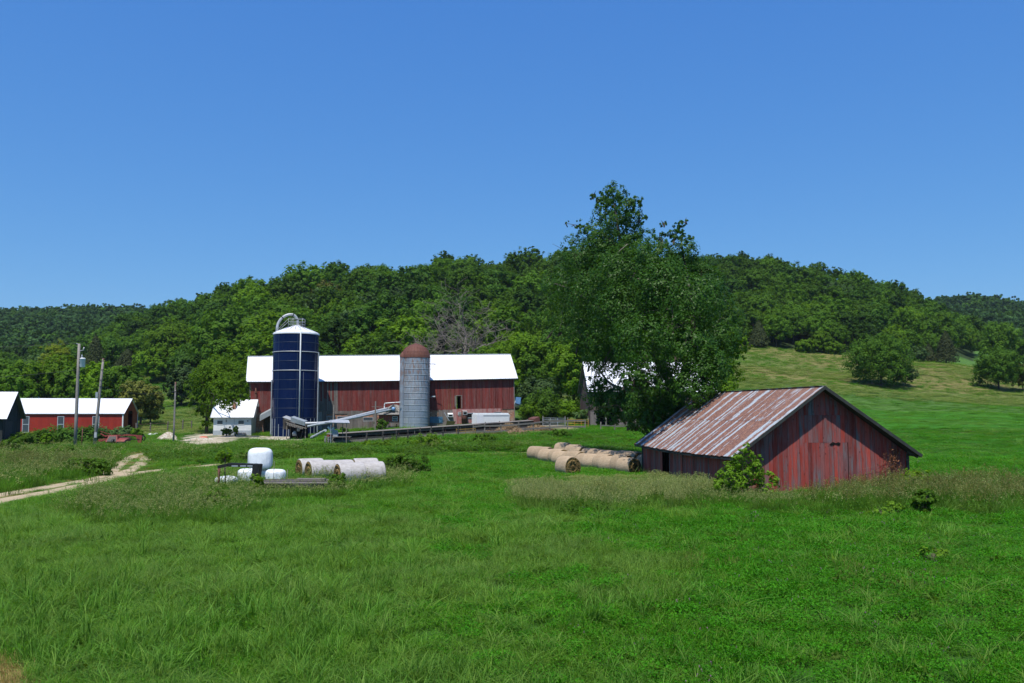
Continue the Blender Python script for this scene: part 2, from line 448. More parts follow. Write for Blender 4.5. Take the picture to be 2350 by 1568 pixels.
def fbm(x, y, s, seed=0, o=4):
    v = 0; a = 1; t = 0
    for i in range(o):
        v = v + a * vnoise(x, y, s / 2 ** i, seed + i); t += a; a *= .55
    return v / t
# ---------------------------------------------------------------- sun, sky, camera
SUN_AZ = R(-16)     # to the left of straight behind the camera
SUN_EL = R(66)
sd = Vector((math.sin(SUN_AZ) * math.cos(SUN_EL), -math.cos(SUN_AZ) * math.cos(SUN_EL), math.sin(SUN_EL)))
w = bpy.data.worlds.new('World'); scene.world = w; w.use_nodes = True
nt = w.node_tree; nt.nodes.clear()
sky = nt.nodes.new('ShaderNodeTexSky'); sky.sky_type = 'NISHITA'; sky.sun_disc = False
sky.sun_elevation = SUN_EL; sky.sun_rotation = math.atan2(sd.x, sd.y)
sky.air_density = 1.0; sky.dust_density = 0.1; sky.ozone_density = 3.0; sky.altitude = 300
bg = nt.nodes.new('ShaderNodeBackground'); bg.inputs[1].default_value = .11
wo = nt.nodes.new('ShaderNodeOutputWorld'); 
# deepen the blue of the clear sky, channel by channel
sep = nt.nodes.new('ShaderNodeSeparateColor'); cmb = nt.nodes.new('ShaderNodeCombineColor'); nt.links.new(sky.outputs[0], sep.inputs[0])
for i_, (pw_, gn_) in enumerate(((.92, .47), (.66, .66), (.33, .89))):
    m1 = nt.nodes.new('ShaderNodeMath'); m1.operation = 'MULTIPLY'; m1.inputs[1].default_value = .11
    m2 = nt.nodes.new('ShaderNodeMath'); m2.operation = 'POWER'; m2.inputs[1].default_value = pw_
    m3 = nt.nodes.new('ShaderNodeMath'); m3.operation = 'MULTIPLY'; m3.inputs[1].default_value = gn_ / .11 / 1.27
    nt.links.new(sep.outputs[i_], m1.inputs[0]); nt.links.new(m1.outputs[0], m2.inputs[0]); nt.links.new(m2.outputs[0], m3.inputs[0]); nt.links.new(m3.outputs[0], cmb.inputs[i_])
nt.links.new(cmb.outputs[0], bg.inputs[0]); nt.links.new(bg.outputs[0], wo.inputs[0])
sl = bpy.data.lights.new('sun', 'SUN'); sl.energy = 4.2; sl.angle = R(.5); sl.color = (1, .955, .88)
so = bpy.data.objects.new('sun', sl); COL.objects.link(so); so.rotation_euler = sd.to_track_quat('Z', 'Y').to_euler()
cam = bpy.data.cameras.new('camera'); co = bpy.data.objects.new('camera', cam); COL.objects.link(co); scene.camera = co
co.location = (0, 0, CAMZ); co.rotation_euler = (math.pi / 2 + TH, 0, 0)
cam.sensor_width = 36; cam.lens = 36 * FPX / 2350; cam.clip_end = 6000; cam.clip_start = .1
scene.view_settings.view_transform = 'Standard'; scene.view_settings.look = 'None'
scene.view_settings.exposure = 0.35; scene.view_settings.gamma = 1
scene.cycles.max_bounces = 5; scene.cycles.transparent_max_bounces = 4; scene.cycles.diffuse_bounces = 3; scene.cycles.transmission_bounces = 3; scene.cycles.glossy_bounces = 2
scene.cycles.use_denoising = True

# ---------------------------------------------------------------- zones (by where the ground lies in view)
TAN_L = [(1180,1168),(1180,1120),(1290,1098),(1480,1102),(1640,1135),(1660,1165),(1560,1172),(1400,1170),(1270,1178)]
SHED_W = [(1600,1175),(1640,1128),(1900,1122),(2100,1112),(2200,1120),(2400,1135),(2400,1178),(2250,1185),(2150,1172),(1900,1178),(1750,1180)]
TRAIL_W = [(150,1205),(190,1150),(330,1120),(480,1110),(600,1108),(700,1100),(890,1095),(960,1092),(955,1112),(880,1128),(790,1135),(760,1150),(640,1150),(590,1165),(520,1205),(330,1218)]
LEFT_W = [(-300,1130),(-300,1042),(60,1048),(180,1050),(250,1052),(290,1058),(265,1070),(225,1090),(120,1112),(0,1132)]
YARD_W = [(345,1058),(330,1030),(420,1018),(560,1003),(680,1008),(900,1014),(1100,1008),(1300,998),(1480,1000),(1500,1030),(1400,1036),(1150,1037),(900,1044),(700,1054),(500,1064)]
YARD_L = [(-300,1045),(-300,990),(60,1002),(330,1000),(350,1030),(270,1050),(170,1048),(60,1048)]
DRY_C = [(-100,1500),(25,1505),(60,1540),(80,1590),(-100,1640)]
SLAB = [(405,1016),(412,1000),(500,990),(585,1000),(720,1006),(700,1016),(560,1010),(520,1022),(440,1024)]
COW = [(720,1012),(760,1003),(960,992),(1200,972),(1290,976),(1345,986),(1240,994),(1000,1002),(860,1012)]
RUTS = [ # (points on the photo, width m)
 ([(-120,1163),(0,1137),(120,1116),(230,1096),(262,1077),(285,1058),(312,1046),(345,1038)], .95),
 ([(-120,1186),(0,1150),(120,1128),(230,1104),(285,1085),(315,1072),(332,1056),(343,1044)], .95),
 ([(240,1100),(300,1089),(361,1080),(430,1075),(493,1068),(560,1063),(640,1057)], 1.0),
]
FAINT = ([(493,1068),(620,1060),(760,1051),(900,1045),(1010,1042),(1200,1040),(1400,1040)], .7)
def catmull(P, per=10):
    out = []
    for i in range(len(P) - 1):
        p0 = P[max(i - 1, 0)]; p1 = P[i]; p2 = P[i + 1]; p3 = P[min(i + 2, len(P) - 1)]
        for k in range(per):
            t = k / per
            out.append(.5 * ((2 * p1) + (p2 - p0) * t + (2 * p0 - 5 * p1 + 4 * p2 - p3) * t * t + (3 * p1 - p0 - 3 * p2 + p3) * t ** 3))
    return out + [P[-1]]
RUTPATHS = []
for pts, wd in RUTS + [FAINT]:
    q = [np.array(GY(a, b)[:2]) for a, b in pts]
    RUTPATHS.append((np.array(catmull(q, 12)), wd))
def rut_dist(x, y, which):
    Pt, wd = RUTPATHS[which]
    out = np.full(len(x), 1e9)
    near = (y < 110) & (x < 12)
    if near.any():
        xa = x[near][:, None]; ya = y[near][:, None]
        out[near] = np.sqrt(((xa - Pt[None, :, 0]) ** 2 + (ya - Pt[None, :, 1]) ** 2).min(1))
    return out
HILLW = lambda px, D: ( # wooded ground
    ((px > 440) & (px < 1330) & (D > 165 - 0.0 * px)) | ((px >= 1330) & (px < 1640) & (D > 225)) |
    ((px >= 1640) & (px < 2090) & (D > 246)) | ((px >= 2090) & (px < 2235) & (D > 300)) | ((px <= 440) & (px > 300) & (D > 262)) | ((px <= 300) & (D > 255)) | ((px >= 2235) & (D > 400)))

def ground_color(x, y):
    z = H(x, y); yy = np.maximum(y, 6); px, py = proj(x, yy, z)
    n = len(x); D = y
    f1 = fbm(x, y, 9, 1); f2 = fbm(x, y, 2.2, 5); f3 = fbm(x * .35, y * 1.2, 14, 9)
    base = np.array([.022, .07, .008]); lt = np.array([.045, .11, .014])
    C = base + (lt - base) * f1[:, None]
    # hillside pasture: long bands of tan seed heads
    m = (D > 150) & (px > 1550) & ~HILLW(px, D)
    tan = np.array([.20, .155, .06]); mg = np.array([.068, .140, .026])
    b = np.clip((fbm(x * .5, y * .6, 26, 21, 3) - .36) * 3.0, 0, 1) * np.clip((D - 172) / 18, 0, 1)
    b2 = np.clip((D - 215) / 15, 0, 1) * np.clip((px - 1850) / 150, 0, 1)
    b = np.clip(b * .6 + .18 * np.clip((D - 172) / 18, 0, 1) + b2 * .6, 0, .85)
    Cm = mg + (tan - mg) * b[:, None]
    # right-most far field beyond the crest: fresh light green
    far = (D > 262) & (px > 2060)
    Cm = np.where(far[:, None], np.array([.07, .15, .03]), Cm)
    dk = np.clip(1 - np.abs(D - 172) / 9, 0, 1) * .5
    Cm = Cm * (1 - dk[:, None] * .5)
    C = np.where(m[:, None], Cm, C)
    # mown strips on the flat field to the right
    s = (D > 78) & (D <= 150) & (px > 1500)
    st = np.clip((fbm(x * .1, y, 5, 33) - .5) * 6, 0, 1)
    C = np.where(s[:, None], np.array([.038, .145, .009]) * (1 + .25 * (f1 - .5))[:, None] + np.array([.06, .03, .012]) * (st * .35)[:, None], C)
    p = s & (np.abs(py - 990) < 6)
    C = np.where(p[:, None], C * .6 + np.array([.15, .13, .05]) * .4, C)
    # pasture seen between the trees on the left
    g = (D > 118) & (px < 1360) & ~HILLW(px, D)
    C = np.where(g[:, None], np.array([.05, .11, .02]) + np.array([.09, .06, .02]) * np.clip((fbm(x * .4, y, 8, 41) - .5) * 4, 0, 1)[:, None], C)
    # woods floor
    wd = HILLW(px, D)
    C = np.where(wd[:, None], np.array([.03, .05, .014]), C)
    def mark(poly, c, soft=.0, amt=1.):
        nonlocal C
        i = inpoly(px + (f2 - .5) * 30, py + (f2 - .5) * 8, poly) & (D < 130)
        k = amt * np.clip((f2 - .25) * 3, 0, 1)
        C = np.where(i[:, None], C * (1 - k)[:, None] + np.array(c) * k[:, None], C)
    mark(TAN_L, (.10, .14, .035), amt=.8); mark(LEFT_W, (.07, .11, .03), amt=.7); mark(TRAIL_W, (.05, .10, .025), amt=.6)
    mark(DRY_C, (.30, .22, .09)); mark(SLAB, (.42, .36, .27)); mark(COW, (.30, .23, .15), amt=.9)
    # trodden verges of the track
    for i in range(4):
        d = rut_dist(x, y, i)
        k = np.clip(1 - (d - RUTPATHS[i][1] * .3) / (1.3 if i < 3 else .6), 0, 1) * (.55 if i < 3 else .9)
        C = C * (1 - k)[:, None] + np.array([.24, .21, .09]) * k[:, None]
    C = C * (.86 + .28 * f2)[:, None]
    return C

# ---------------------------------------------------------------- ground sheet
def make_ground():
    ys = [-25, -12, -5]
    y = 0.0
    while y < 1500:
        ys.append(y); y += .35 if y < 60 else (.5 if y < 110 else (1.2 if y < 280 else (4 if y < 700 else 40)))
    ys = np.array(ys)
    s = np.concatenate([np.linspace(-1.6, -.64, 12)[:-1], np.linspace(-.64, .64, 420), np.linspace(.64, 1.6, 12)[1:]])
    X = s[None, :] * (np.maximum(ys, 0)[:, None] + 14); Y = np.repeat(ys[:, None], len(s), 1)
    x = X.ravel(); yv = Y.ravel(); z = H(x, yv)
    z[yv < 0] = H(x[yv < 0], np.zeros((yv < 0).sum()))
    V = np.stack([x, yv, z], 1)
    nr, nc = X.shape; i = (np.arange(nr - 1)[:, None] * nc + np.arange(nc - 1)[None, :]).ravel()
    F = np.stack([i, i + 1, i + nc + 1, i + nc], 1)
    me = np_mesh('ground', V, F, smooth=True)
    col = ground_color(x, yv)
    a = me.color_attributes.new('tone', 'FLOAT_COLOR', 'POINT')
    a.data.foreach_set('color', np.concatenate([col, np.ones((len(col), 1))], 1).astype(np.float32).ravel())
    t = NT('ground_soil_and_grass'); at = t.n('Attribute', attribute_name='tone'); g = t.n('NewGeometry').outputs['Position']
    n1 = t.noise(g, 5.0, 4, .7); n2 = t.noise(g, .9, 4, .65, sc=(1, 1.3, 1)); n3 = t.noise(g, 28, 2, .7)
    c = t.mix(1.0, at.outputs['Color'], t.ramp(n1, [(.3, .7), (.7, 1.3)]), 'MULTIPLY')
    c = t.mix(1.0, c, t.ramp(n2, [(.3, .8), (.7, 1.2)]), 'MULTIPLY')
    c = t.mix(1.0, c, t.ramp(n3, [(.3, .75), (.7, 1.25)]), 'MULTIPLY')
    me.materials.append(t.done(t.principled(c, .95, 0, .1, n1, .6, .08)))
    o = link('ground', me); tag(o, kind='structure')
make_ground()

def make_track():
    VS = []; FS = []; nb = 0
    for wi in range(3):
        Pt, wd = RUTPATHS[wi]
        # resample finely
        seg = np.linalg.norm(np.diff(Pt, axis=0), axis=1); L = np.concatenate([[0], np.cumsum(seg)]); m = int(L[-1] / .18)
        tt = np.linspace(0, L[-1], m); xs = np.interp(tt, L, Pt[:, 0]); ys = np.interp(tt, L, Pt[:, 1])
        dx = np.gradient(xs); dy = np.gradient(ys); l = np.hypot(dx, dy); nx = -dy / l; ny = dx / l
        k = 9; u = np.linspace(-1, 1, k)
        wob = .5 * wd * (.75 + .6 * fbm(xs, ys, 1.6, 60 + wi))
        wob2 = .5 * wd * (.75 + .6 * fbm(xs, ys, 1.6, 70 + wi))
        taper = np.clip((m - np.arange(m)) / 22, 0, 1)
        ww = np.where(u[None, :] < 0, wob[:, None], wob2[:, None]) * taper[:, None]
        x = xs[:, None] + nx[:, None] * u * ww; y = ys[:, None] + ny[:, None] * u * ww
        z = H(x, y) + .035 * (1 - u[None, :] ** 2) + .012 + wi * .003 - .02 * (np.abs(u[None, :]) > .99)
        V = np.stack([x.ravel(), y.ravel(), z.ravel()], 1)
        i = (np.arange(m - 1)[:, None] * k + np.arange(k - 1)[None, :]).ravel()
        VS.append(V); FS.append(np.stack([i, i + 1, i + k + 1, i + k], 1) + nb); nb += len(V)
    me = np_mesh('dirt_track', np.concatenate(VS), np.concatenate(FS), smooth=True)
    t = NT('dry_sandy_dirt'); g = t.n('NewGeometry').outputs['Position']
    n1 = t.noise(g, 1.1, 5, .7); n2 = t.noise(g, 14, 4, .7)
    c = t.mix(t.ramp(n1, [(.3, 0.), (.7, 1.)]), (.47, .375, .245), (.37, .29, .185))
    c = t.mix(1.0, c, t.ramp(n2, [(.3, .8), (.7, 1.15)]), 'MULTIPLY')
    me.materials.append(t.done(t.principled(c, .95, 0, .1, n2, .5, .03)))
    o = link('dirt_track', me); tag(o, kind='structure')
make_track()
# ---------------------------------------------------------------- building materials
M = {}
def mk_mats():
    M['shed_red'] = mat_boards('weathered_red_boards', [(0, (.15, .022, .017)), (.25, (.30, .040, .028)), (.55, (.42, .062, .042)), (.68, (.36, .055, .038)), (.78, (.17, .038, .03)), (.9, (.32, .048, .034)), (1, (.20, .12, .12))], (.15, .13, .135), 1.0, .10)
    M['barn_red'] = mat_boards('barn_red_boards', [(0, (.14, .022, .018)), (.4, (.19, .03, .024)), (.8, (.235, .04, .032)), (1, (.16, .045, .038))], (.17, .12, .11), .62, .05)
    M['grey_boards'] = mat_boards('bare_grey_boards', [(0, (.15, .13, .115)), (.5, (.22, .19, .17)), (.8, (.17, .11, .095)), (1, (.27, .24, .22))], (.10, .085, .075), .7, .06)
    M['dark_boards'] = mat_boards('dark_weathered_boards', [(0, (.028, .034, .032)), (.5, (.045, .05, .046)), (1, (.03, .032, .03))], (.02, .02, .02), .7, .06)
    M['red_sheet'] = mat_boards('red_painted_sheet', [(0, (.30, .028, .018)), (1, (.36, .036, .022))], (.22, .03, .02), .4, .1, .5)
    M['pink_sheet'] = mat_boards('faded_red_sheet', [(0, (.34, .10, .09)), (.5, (.42, .22, .2)), (1, (.32, .07, .06))], (.45, .36, .34), .8, .2, .6)
    M['white_metal'] = mat_plain('white_roof_sheet', (.72, .73, .75), .5, 0, .08, 1.2, .4, .05)
    M['white_paint'] = mat_plain('white_paint', (.74, .75, .74), .6, 0, .12, 3, .3)
    M['grey_paint'] = mat_plain('grey_paint', (.38, .42, .45), .6, 0, .15, 3, .3)
    M['galv'] = mat_plain('galvanised_steel', (.46, .47, .48), .5, .2, .2, 2.5, .5)
    M['galv_dull'] = mat_plain('dull_zinc', (.33, .37, .40), .6, .2, .25, 2.5, .4)
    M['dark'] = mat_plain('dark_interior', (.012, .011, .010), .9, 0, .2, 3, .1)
    M['glass'] = mat_plain('dusty_glass', (.06, .075, .09), .15, 0, .3, 2, .6)
    M['wood_grey'] = mat_plain('grey_weathered_wood', (.21, .185, .16), .85, 0, .35, 6, .2, .5)
    M['wood_dark'] = mat_plain('dark_brown_wood', (.075, .065, .058), .85, 0, .4, 5, .2, .5)  # one dark brown tone with random variation
    M['wood_pole'] = mat_plain('silvered_pole_wood', (.27, .245, .22), .85, 0, .25, 7, .2, .5)
    M['concrete'] = mat_plain('old_concrete', (.36, .33, .30), .9, 0, .25, 2, .2, .5)
    M['rust'] = mat_plain('rusty_steel', (.15, .062, .045), .75, .1, .35, 4, .3, .4)
    M['black_steel'] = mat_plain('black_steel', (.022, .021, .021), .5, .2, .4, 6, .4, .3)
    M['red_steel'] = mat_plain('faded_red_paint', (.26, .05, .04), .6, 0, .45, 5, .4, .2)
    M['yellow_steel'] = mat_plain('yellow_paint', (.50, .27, .03), .6, 0, .3, 5, .3)
    M['blue_plastic'] = mat_plain('pale_blue_sheet', (.07, .17, .27), .4, 0, .25, 3, .4)
    M['orange'] = mat_plain('orange_plastic', (.55, .09, .04), .5, 0, .15, 3, .4)
    M['shingle'] = mat_plain('grey_worn_shingles', (.25, .235, .22), .95, 0, .55, 5, .1, .6)
    M['mossy'] = mat_plain('mossy_paint', (.06, .065, .02), .7, 0, .4, 4, .2)
    M['wire'] = mat_plain('wire_metal', (.05, .05, .05), .5, .3, .1, 2, .3)
    M['twig'] = mat_plain('dead_vine_twigs', (.23, .14, .10), .9, 0, .4, 8, .1)
    M['bark'] = mat_plain('tree_bark', (.09, .075, .06), .95, 0, .4, 9, .1, .7)
    M['deadwood'] = mat_plain('bleached_dead_wood', (.23, .195, .165), .9, 0, .3, 5, .1, .5)
    # rusting galvanised roof
    t = NT('rusting_corrugated_sheets'); tc = t.n('TexCoord').outputs['Object']; g = t.n('NewGeometry'); isl = g.outputs['Random Per Island']
    cmb = t.n('CombineXYZ'); t.l(t.math('MULTIPLY', isl, 53.0), cmb.inputs[0]); va = t.n('VectorMath', operation='ADD'); t.l(tc, va.inputs[0]); t.l(cmb.outputs[0], va.inputs[1])
    rustc = t.mix(t.noise(va.outputs[0], 3, 4), (.105, .046, .037), (.17, .078, .056))
    zinc = t.mix(t.noise(va.outputs[0], 2, 4), (.27, .31, .345), (.37, .42, .46))
    n1 = t.noise(va.outputs[0], 2.4, 6, .75, sc=(.55, 2.6, .55))
    sxy = t.n('SeparateXYZ'); t.l(tc, sxy.inputs[0]); sn = t.math('SINE', t.math('ADD', t.math('MULTIPLY', sxy.outputs[1], 6.1), t.math('MULTIPLY', t.math('SINE', t.math('MULTIPLY', sxy.outputs[1], 1.37)), 1.6)))
    mixv = t.math('ADD', t.math('MULTIPLY', sn, .30), t.math('ADD', t.math('MULTIPLY', isl, .62), .17))
    thr = t.ramp(mixv, [(0, .98), (.42, .84), (.52, .62), (.72, .46), (.84, .16), (1, 0.)])
    f = t.ramp(t.math('ADD', t.math('MULTIPLY', t.math('SUBTRACT', n1, .5), 2.2), thr), [(.42, 0.), (.60, 1.)])
    orange = t.mix(t.ramp(t.noise(va.outputs[0], 9, 3), [(.45, 0.), (.7, .8)]), rustc, (.34, .17, .10))
    c = t.mix(f, zinc, orange)
    M['rusty_roof'] = t.done(t.principled(c, .5, .15, .4, n1, .2, .01))
    # stone
    t = NT('fieldstone_wall'); tc = t.n('TexCoord').outputs['Object']
    mp = t.n('Mapping'); mp.inputs['Scale'].default_value = (2.2, 2.2, 5.0); t.l(tc, mp.inputs[0])
    v = t.n('TexVoronoi'); v.inputs['Scale'].default_value = 1.0; t.l(mp.outputs[0], v.inputs['Vector'])
    ve = t.n('TexVoronoi', feature='DISTANCE_TO_EDGE'); t.l(mp.outputs[0], ve.inputs['Vector']); ve.inputs['Scale'].default_value = 1.0
    sp = t.n('SeparateColor'); t.l(v.outputs['Color'], sp.inputs[0])
    c = t.ramp(sp.outputs[0], [(0, (.34, .14, .09)), (.5, (.44, .24, .16)), (1, (.38, .28, .22))])
    c = t.mix(t.ramp(ve.outputs['Distance'], [(.0, 1.), (.09, 0.)]), c, (.16, .10, .08))
    M['stone'] = t.done(t.principled(c, .9, 0, .2, ve.outputs['Distance'], .8, .06))
    # blue enamel
    t = NT('deep_blue_enamel'); tc = t.n('TexCoord').outputs['Object']; g = t.n('NewGeometry')
    n1 = t.noise(tc, 1.6, 4, .6, sc=(1, 1, .15))
    c = t.mix(g.outputs['Random Per Island'], (.003, .010, .045), (.005, .014, .062))
    c = t.mix(t.ramp(n1, [(.5, 0.), (.8, .4)]), c, (.012, .026, .07))
    M['blue_enamel'] = t.done(t.principled(c, .25, 0, .08))
    # silo staves
    t = NT('zinc_silo_sheets'); tc = t.n('TexCoord').outputs['Object']; g = t.n('NewGeometry')
    n1 = t.noise(tc, 2.2, 5, .7, sc=(1, 1, .35)); sx = t.n('SeparateXYZ'); t.l(tc, sx.inputs[0])
    c = t.mix(g.outputs['Random Per Island'], (.27, .32, .38), (.40, .44, .48))
    c = t.mix(t.ramp(n1, [(.3, 0.), (.7, .45)]), c, (.22, .25, .29))
    hz = t.ramp(t.math('DIVIDE', sx.outputs[2], 9.6), [(.25, 0.), (.9, 1.)])
    n2 = t.noise(tc, 3.4, 4, .75, sc=(1.4, 1.4, .3))
    fr = t.math('MULTIPLY', t.ramp(n2, [(.46, 0.), (.58, 1.)]), t.math('MULTIPLY', hz, .9))
    c = t.mix(fr, c, (.27, .15, .10))
    M['silo_zinc'] = t.done(t.principled(c, .5, .3, .4, n1, .2, .01))
mk_mats()

# ---------------------------------------------------------------- building helpers
def planks(mb, x0, x1, zb, zt, y, wd=.25, th=.03, rg=random, axis='x', gap=.012, jb=.03, jy=.008):
    """upright boards between x0 and x1 along an axis; zb, zt numbers or functions of x"""
    fb = zb if callable(zb) else (lambda q: zb); ft = zt if callable(zt) else (lambda q: zt)
    x = x0
    while x < x1 - .04:
        wv = min(wd * rg.uniform(.85, 1.15), x1 - x); a, b = x, x + wv - gap; dy = rg.uniform(-jy, jy); j = rg.uniform(-jb, jb)
        zb0, zb1, zt0, zt1 = fb(a) + j, fb(b) + j, ft(a), ft(b)
        if axis == 'x': P = [(a, y + dy, zb0), (b, y + dy, zb1), (b, y + dy + th, zb1), (a, y + dy + th, zb0), (a, y + dy, zt0), (b, y + dy, zt1), (b, y + dy + th, zt1), (a, y + dy + th, zt0)]
        else: P = [(y + dy, a, zb0), (y + dy, b, zb1), (y + dy + th, b, zb1), (y + dy + th, a, zb0), (y + dy, a, zt0), (y + dy, b, zt1), (y + dy + th, b, zt1), (y + dy + th, a, zt0)]
        mb.hexa(P); x += wv
    return mb
def roof_sheet(mb, A, B, C, D, n, ribh=.03, rows=1, lift=.012, sag=0.0, nt=3, irr=0.0, rg=random):
    """ribbed sheets between ridge A-B and eave D-C, each sheet strip loose from the next"""
    A, B, C, D = map(Vector, (A, B, C, D)); nrm = (B - A).cross(D - A).normalized()
    if nrm.z < 0: nrm = -nrm
    def pt(s, t, up): 
        p = (A.lerp(B, s)).lerp(D.lerp(C, s), t)
        return p + nrm * up + Vector((0, 0, -sag * math.sin(math.pi * s) * t))
    for r in range(rows):
        for i in range(n):
            s0, s1 = i / n, (i + 1) / n; ds = s1 - s0
            t0 = r / rows - (.02 if r else 0); t1 = (r + 1) / rows + rg.uniform(-irr, irr)
            up = lift * (rows - r) + rg.uniform(0, .006)
            ss = [(s0 + .0 * ds, 0), (s0 + .10 * ds, ribh), (s0 + .22 * ds, 0), (s0 + .5 * ds, 0), (s0 + .61 * ds, ribh * .6), (s0 + .72 * ds, 0), (s1 + .015 * ds, 0)]
            vs = [pt(s, t0 + (t1 - t0) * k / nt, up + hh) for k in range(nt + 1) for s, hh in ss]
            m = len(ss)
            mb.add(vs, [(k * m + j, k * m + j + 1, (k + 1) * m + j + 1, (k + 1) * m + j) for k in range(nt) for j in range(m - 1)])
    return mb
def slab_roof(mb, A, B, C, D, th):
    A, B, C, D = map(Vector, (A, B, C, D)); n = (B - A).cross(D - A).normalized()
    if n.z < 0: n = -n
    return mb.prism([A, B, C, D], -n * th)
def window(parent, x0, x1, z0, z1, y, rail=True, fmat='white_paint', gmat='glass', name='window', fw=.05):
    m = MB(); f = fw
    m.box(x0, x1, y - .03, y + .03, z0, z0 + f).box(x0, x1, y - .03, y + .03, z1 - f, z1).box(x0, x0 + f, y - .03, y + .03, z0 + f, z1 - f).box(x1 - f, x1, y - .03, y + .03, z0 + f, z1 - f)
    if rail: m.box(x0 + f, x1 - f, y - .02, y + .02, (z0 + z1) / 2 - f / 2, (z0 + z1) / 2 + f / 2)
    o = m.build(name, M[fmat], parent)
    MB().box(x0 + f, x1 - f, y, y + .012, z0 + f, z1 - f).build('pane', M[gmat], o)
    return o

# ================================================================ near red shed
def red_shed():
    o = thing('wooden_shed', 'low red board shed with a rusty striped metal roof, standing in tall grass', 'shed', (15.78, 43.7, 0), R(8))
    W2 = 5.0; ZR = 5.42; ZE = 1.92; L = 17.4
    roofz = lambda x: ZR - (ZR - ZE) * abs(x + .12) / W2
    ov = .55; wx = W2 - .42
    under = lambda x: roofz(x) - .10
    # walls
    m = MB(); rg = random.Random(5)
    planks(m, -wx, -1.25, -.2, under, ov, .24, rg=rg)
    planks(m, -1.25, 1.35, -.2, lambda x: 2.597 + .0 * x, ov, .24, rg=rg, jb=0)
    planks(m, 1.35, wx, -.2, under, ov, .24, rg=rg)
    planks(m, -1.25, 1.35, 2.60, lambda x: min(3.976, under(x)), ov, .24, rg=rg, jb=0)
    planks(m, -1.25, 1.35, 3.98, lambda x: max(3.99, under(x)), ov, .24, rg=rg, jb=0)
    m.build('gable_wall', M['shed_red'], o)
    m = MB(); planks(m, ov + .05, 10.0, -.2, ZE + .12, -wx, .24, axis='y', rg=rg); m.build('side_wall', M['shed_red'], o); m = MB(); planks(m, 12.6, L - ov, -.2, ZE + .12, -wx, .24, axis='y', rg=rg)
    m.build('side_wall', M['shed_red'], o)
    m = MB(); planks(m, ov + .05, L - ov, -.2, ZE + .12, wx - .03, .24, axis='y', rg=rg); m.build('side_wall', M['shed_red'], o)
    m = MB(); planks(m, -wx, wx, -.2, under, L - ov, .24, rg=rg); m.build('back_wall', M['shed_red'], o)
    d = MB(); planks(d, 8.6, 11.0, -.1, ZE - .02, -wx - .06, .22, axis='y', rg=rg, jb=.05); d = d.build('sliding_door', M['shed_red'], o)
    MB().box(-wx - .1, -wx - .05, 8.4, 13.0, ZE - .0, ZE + .06).build('door_rail', M['wood_dark'], o)
    m = MB(); m.box(-wx - .04, -wx + .1, ov - .04, ov + .1, -.2, ZE + .1); m.build('corner_post', M['wood_dark'], o)
    m = MB(); m.box(wx - .1, wx + .04, ov - .045, ov + .1, -.2, ZE + .1); m.build('corner_post', M['wood_dark'], o)
    m = MB(); m.box(-wx - .04, -wx + .1, L - ov - .06, L - ov + .1, -.2, ZE + .1); m.build('corner_post', M['wood_dark'], o)
    # gable details: ragged hole, latch boards, trim lines
    m = MB()
    m.add([(.30, ov - .03, 2.50), (.46, ov - .03, 2.46), (.62, ov - .03, 2.52), (.84, ov - .03, 2.45), (.93, ov - .03, 2.56), (.80, ov - .03, 2.62), (.66, ov - .03, 2.57), (.50, ov - .03, 2.63), (.38, ov - .03, 2.56)], [tuple(range(9))])
    m.build('ragged_hole', M['dark'], o)
    # floor plate
    MB().box(-wx, wx, ov + .04, L - ov - .04, -.22, -.12).build('floor_plate', M['wood_dark'], o)
    # roof
    m = MB(); n = 64
    roof_sheet(m, (-.12, 0, ZR), (-.12, L, ZR), (-W2, L, ZE), (-W2, 0, ZE), n, .022, 2, .014, 0.10, 4, .006, rg)
    rl = m.build('roof', M['rusty_roof'], o)
    m = MB(); roof_sheet(m, (-.12, 0, ZR), (-.12, L, ZR), (W2, L, ZE + .05), (W2, 0, ZE + .05), n, .022, 2, .014, 0.03, 4, .006, rg)
    rr = m.build('roof', M['rusty_roof'], o)
    m = MB(); 
    for sgn, xe in ((-1, -W2 + .05), (1, W2 - .05)):
        sg = .10 if sgn < 0 else .03
        for q in range(12):
            ya, yb = .03 + (L - .06) * q / 12, .03 + (L - .06) * (q + 1) / 12
            za, zb = sg * math.sin(math.pi * q / 12), sg * math.sin(math.pi * (q + 1) / 12)
            slab_roof(m, (-.12, ya, ZR - .045), (-.12, yb, ZR - .045), (xe, yb, ZE - zb - .02), (xe, ya, ZE - za - .02), .03)
    m.build('roof_deck', M['wood_dark'], o)
    m = MB(); m.bar((-.12, 0, ZR + .03), (-.12, L, ZR + .03), .30, .015); m.build('ridge_cap', M['rusty_roof'], o)
    # rake boards
    for xe, ze in ((-W2, ZE), (W2, ZE + .05)):
        m = MB(); a = Vector((-.12, -.02, ZR - .055)); b = Vector((xe, -.02, ze - .055))
        m.bar(a, b, .035, .15, up=(0, 0, 1)); m.build('rake_board', M['dark_boards'], o)
        m = MB(); a = Vector((-.12, L + .02, ZR - .055)); b = Vector((xe, L + .02, ze - .055)); m.bar(a, b, .035, .15); m.build('rake_board', M['dark_boards'], o)
    m = MB(); pts = [(-W2 + .03, k * L / 12, ZE - .10 - .10 * math.sin(math.pi * k / 12)) for k in range(13)]
    for a, b in zip(pts, pts[1:]): m.bar(a, b, .03, .09)
    m.build('eave_board', M['dark_boards'], o)
    # rafters tails under right eave
    for k in range(15):
        y = .3 + k * (L - .6) / 14; MB().bar((wx - .2, y, roofz(wx - .2) - .14), (W2 - .04, y, ZE - .08), .05, .1).build('rafter_tail', M['wood_dark'], o)
        MB().bar((-wx + .2, y, roofz(-wx + .2) - .19), (-W2 + .08, y, ZE - .16), .05, .08).build('rafter_tail', M['wood_dark'], o)
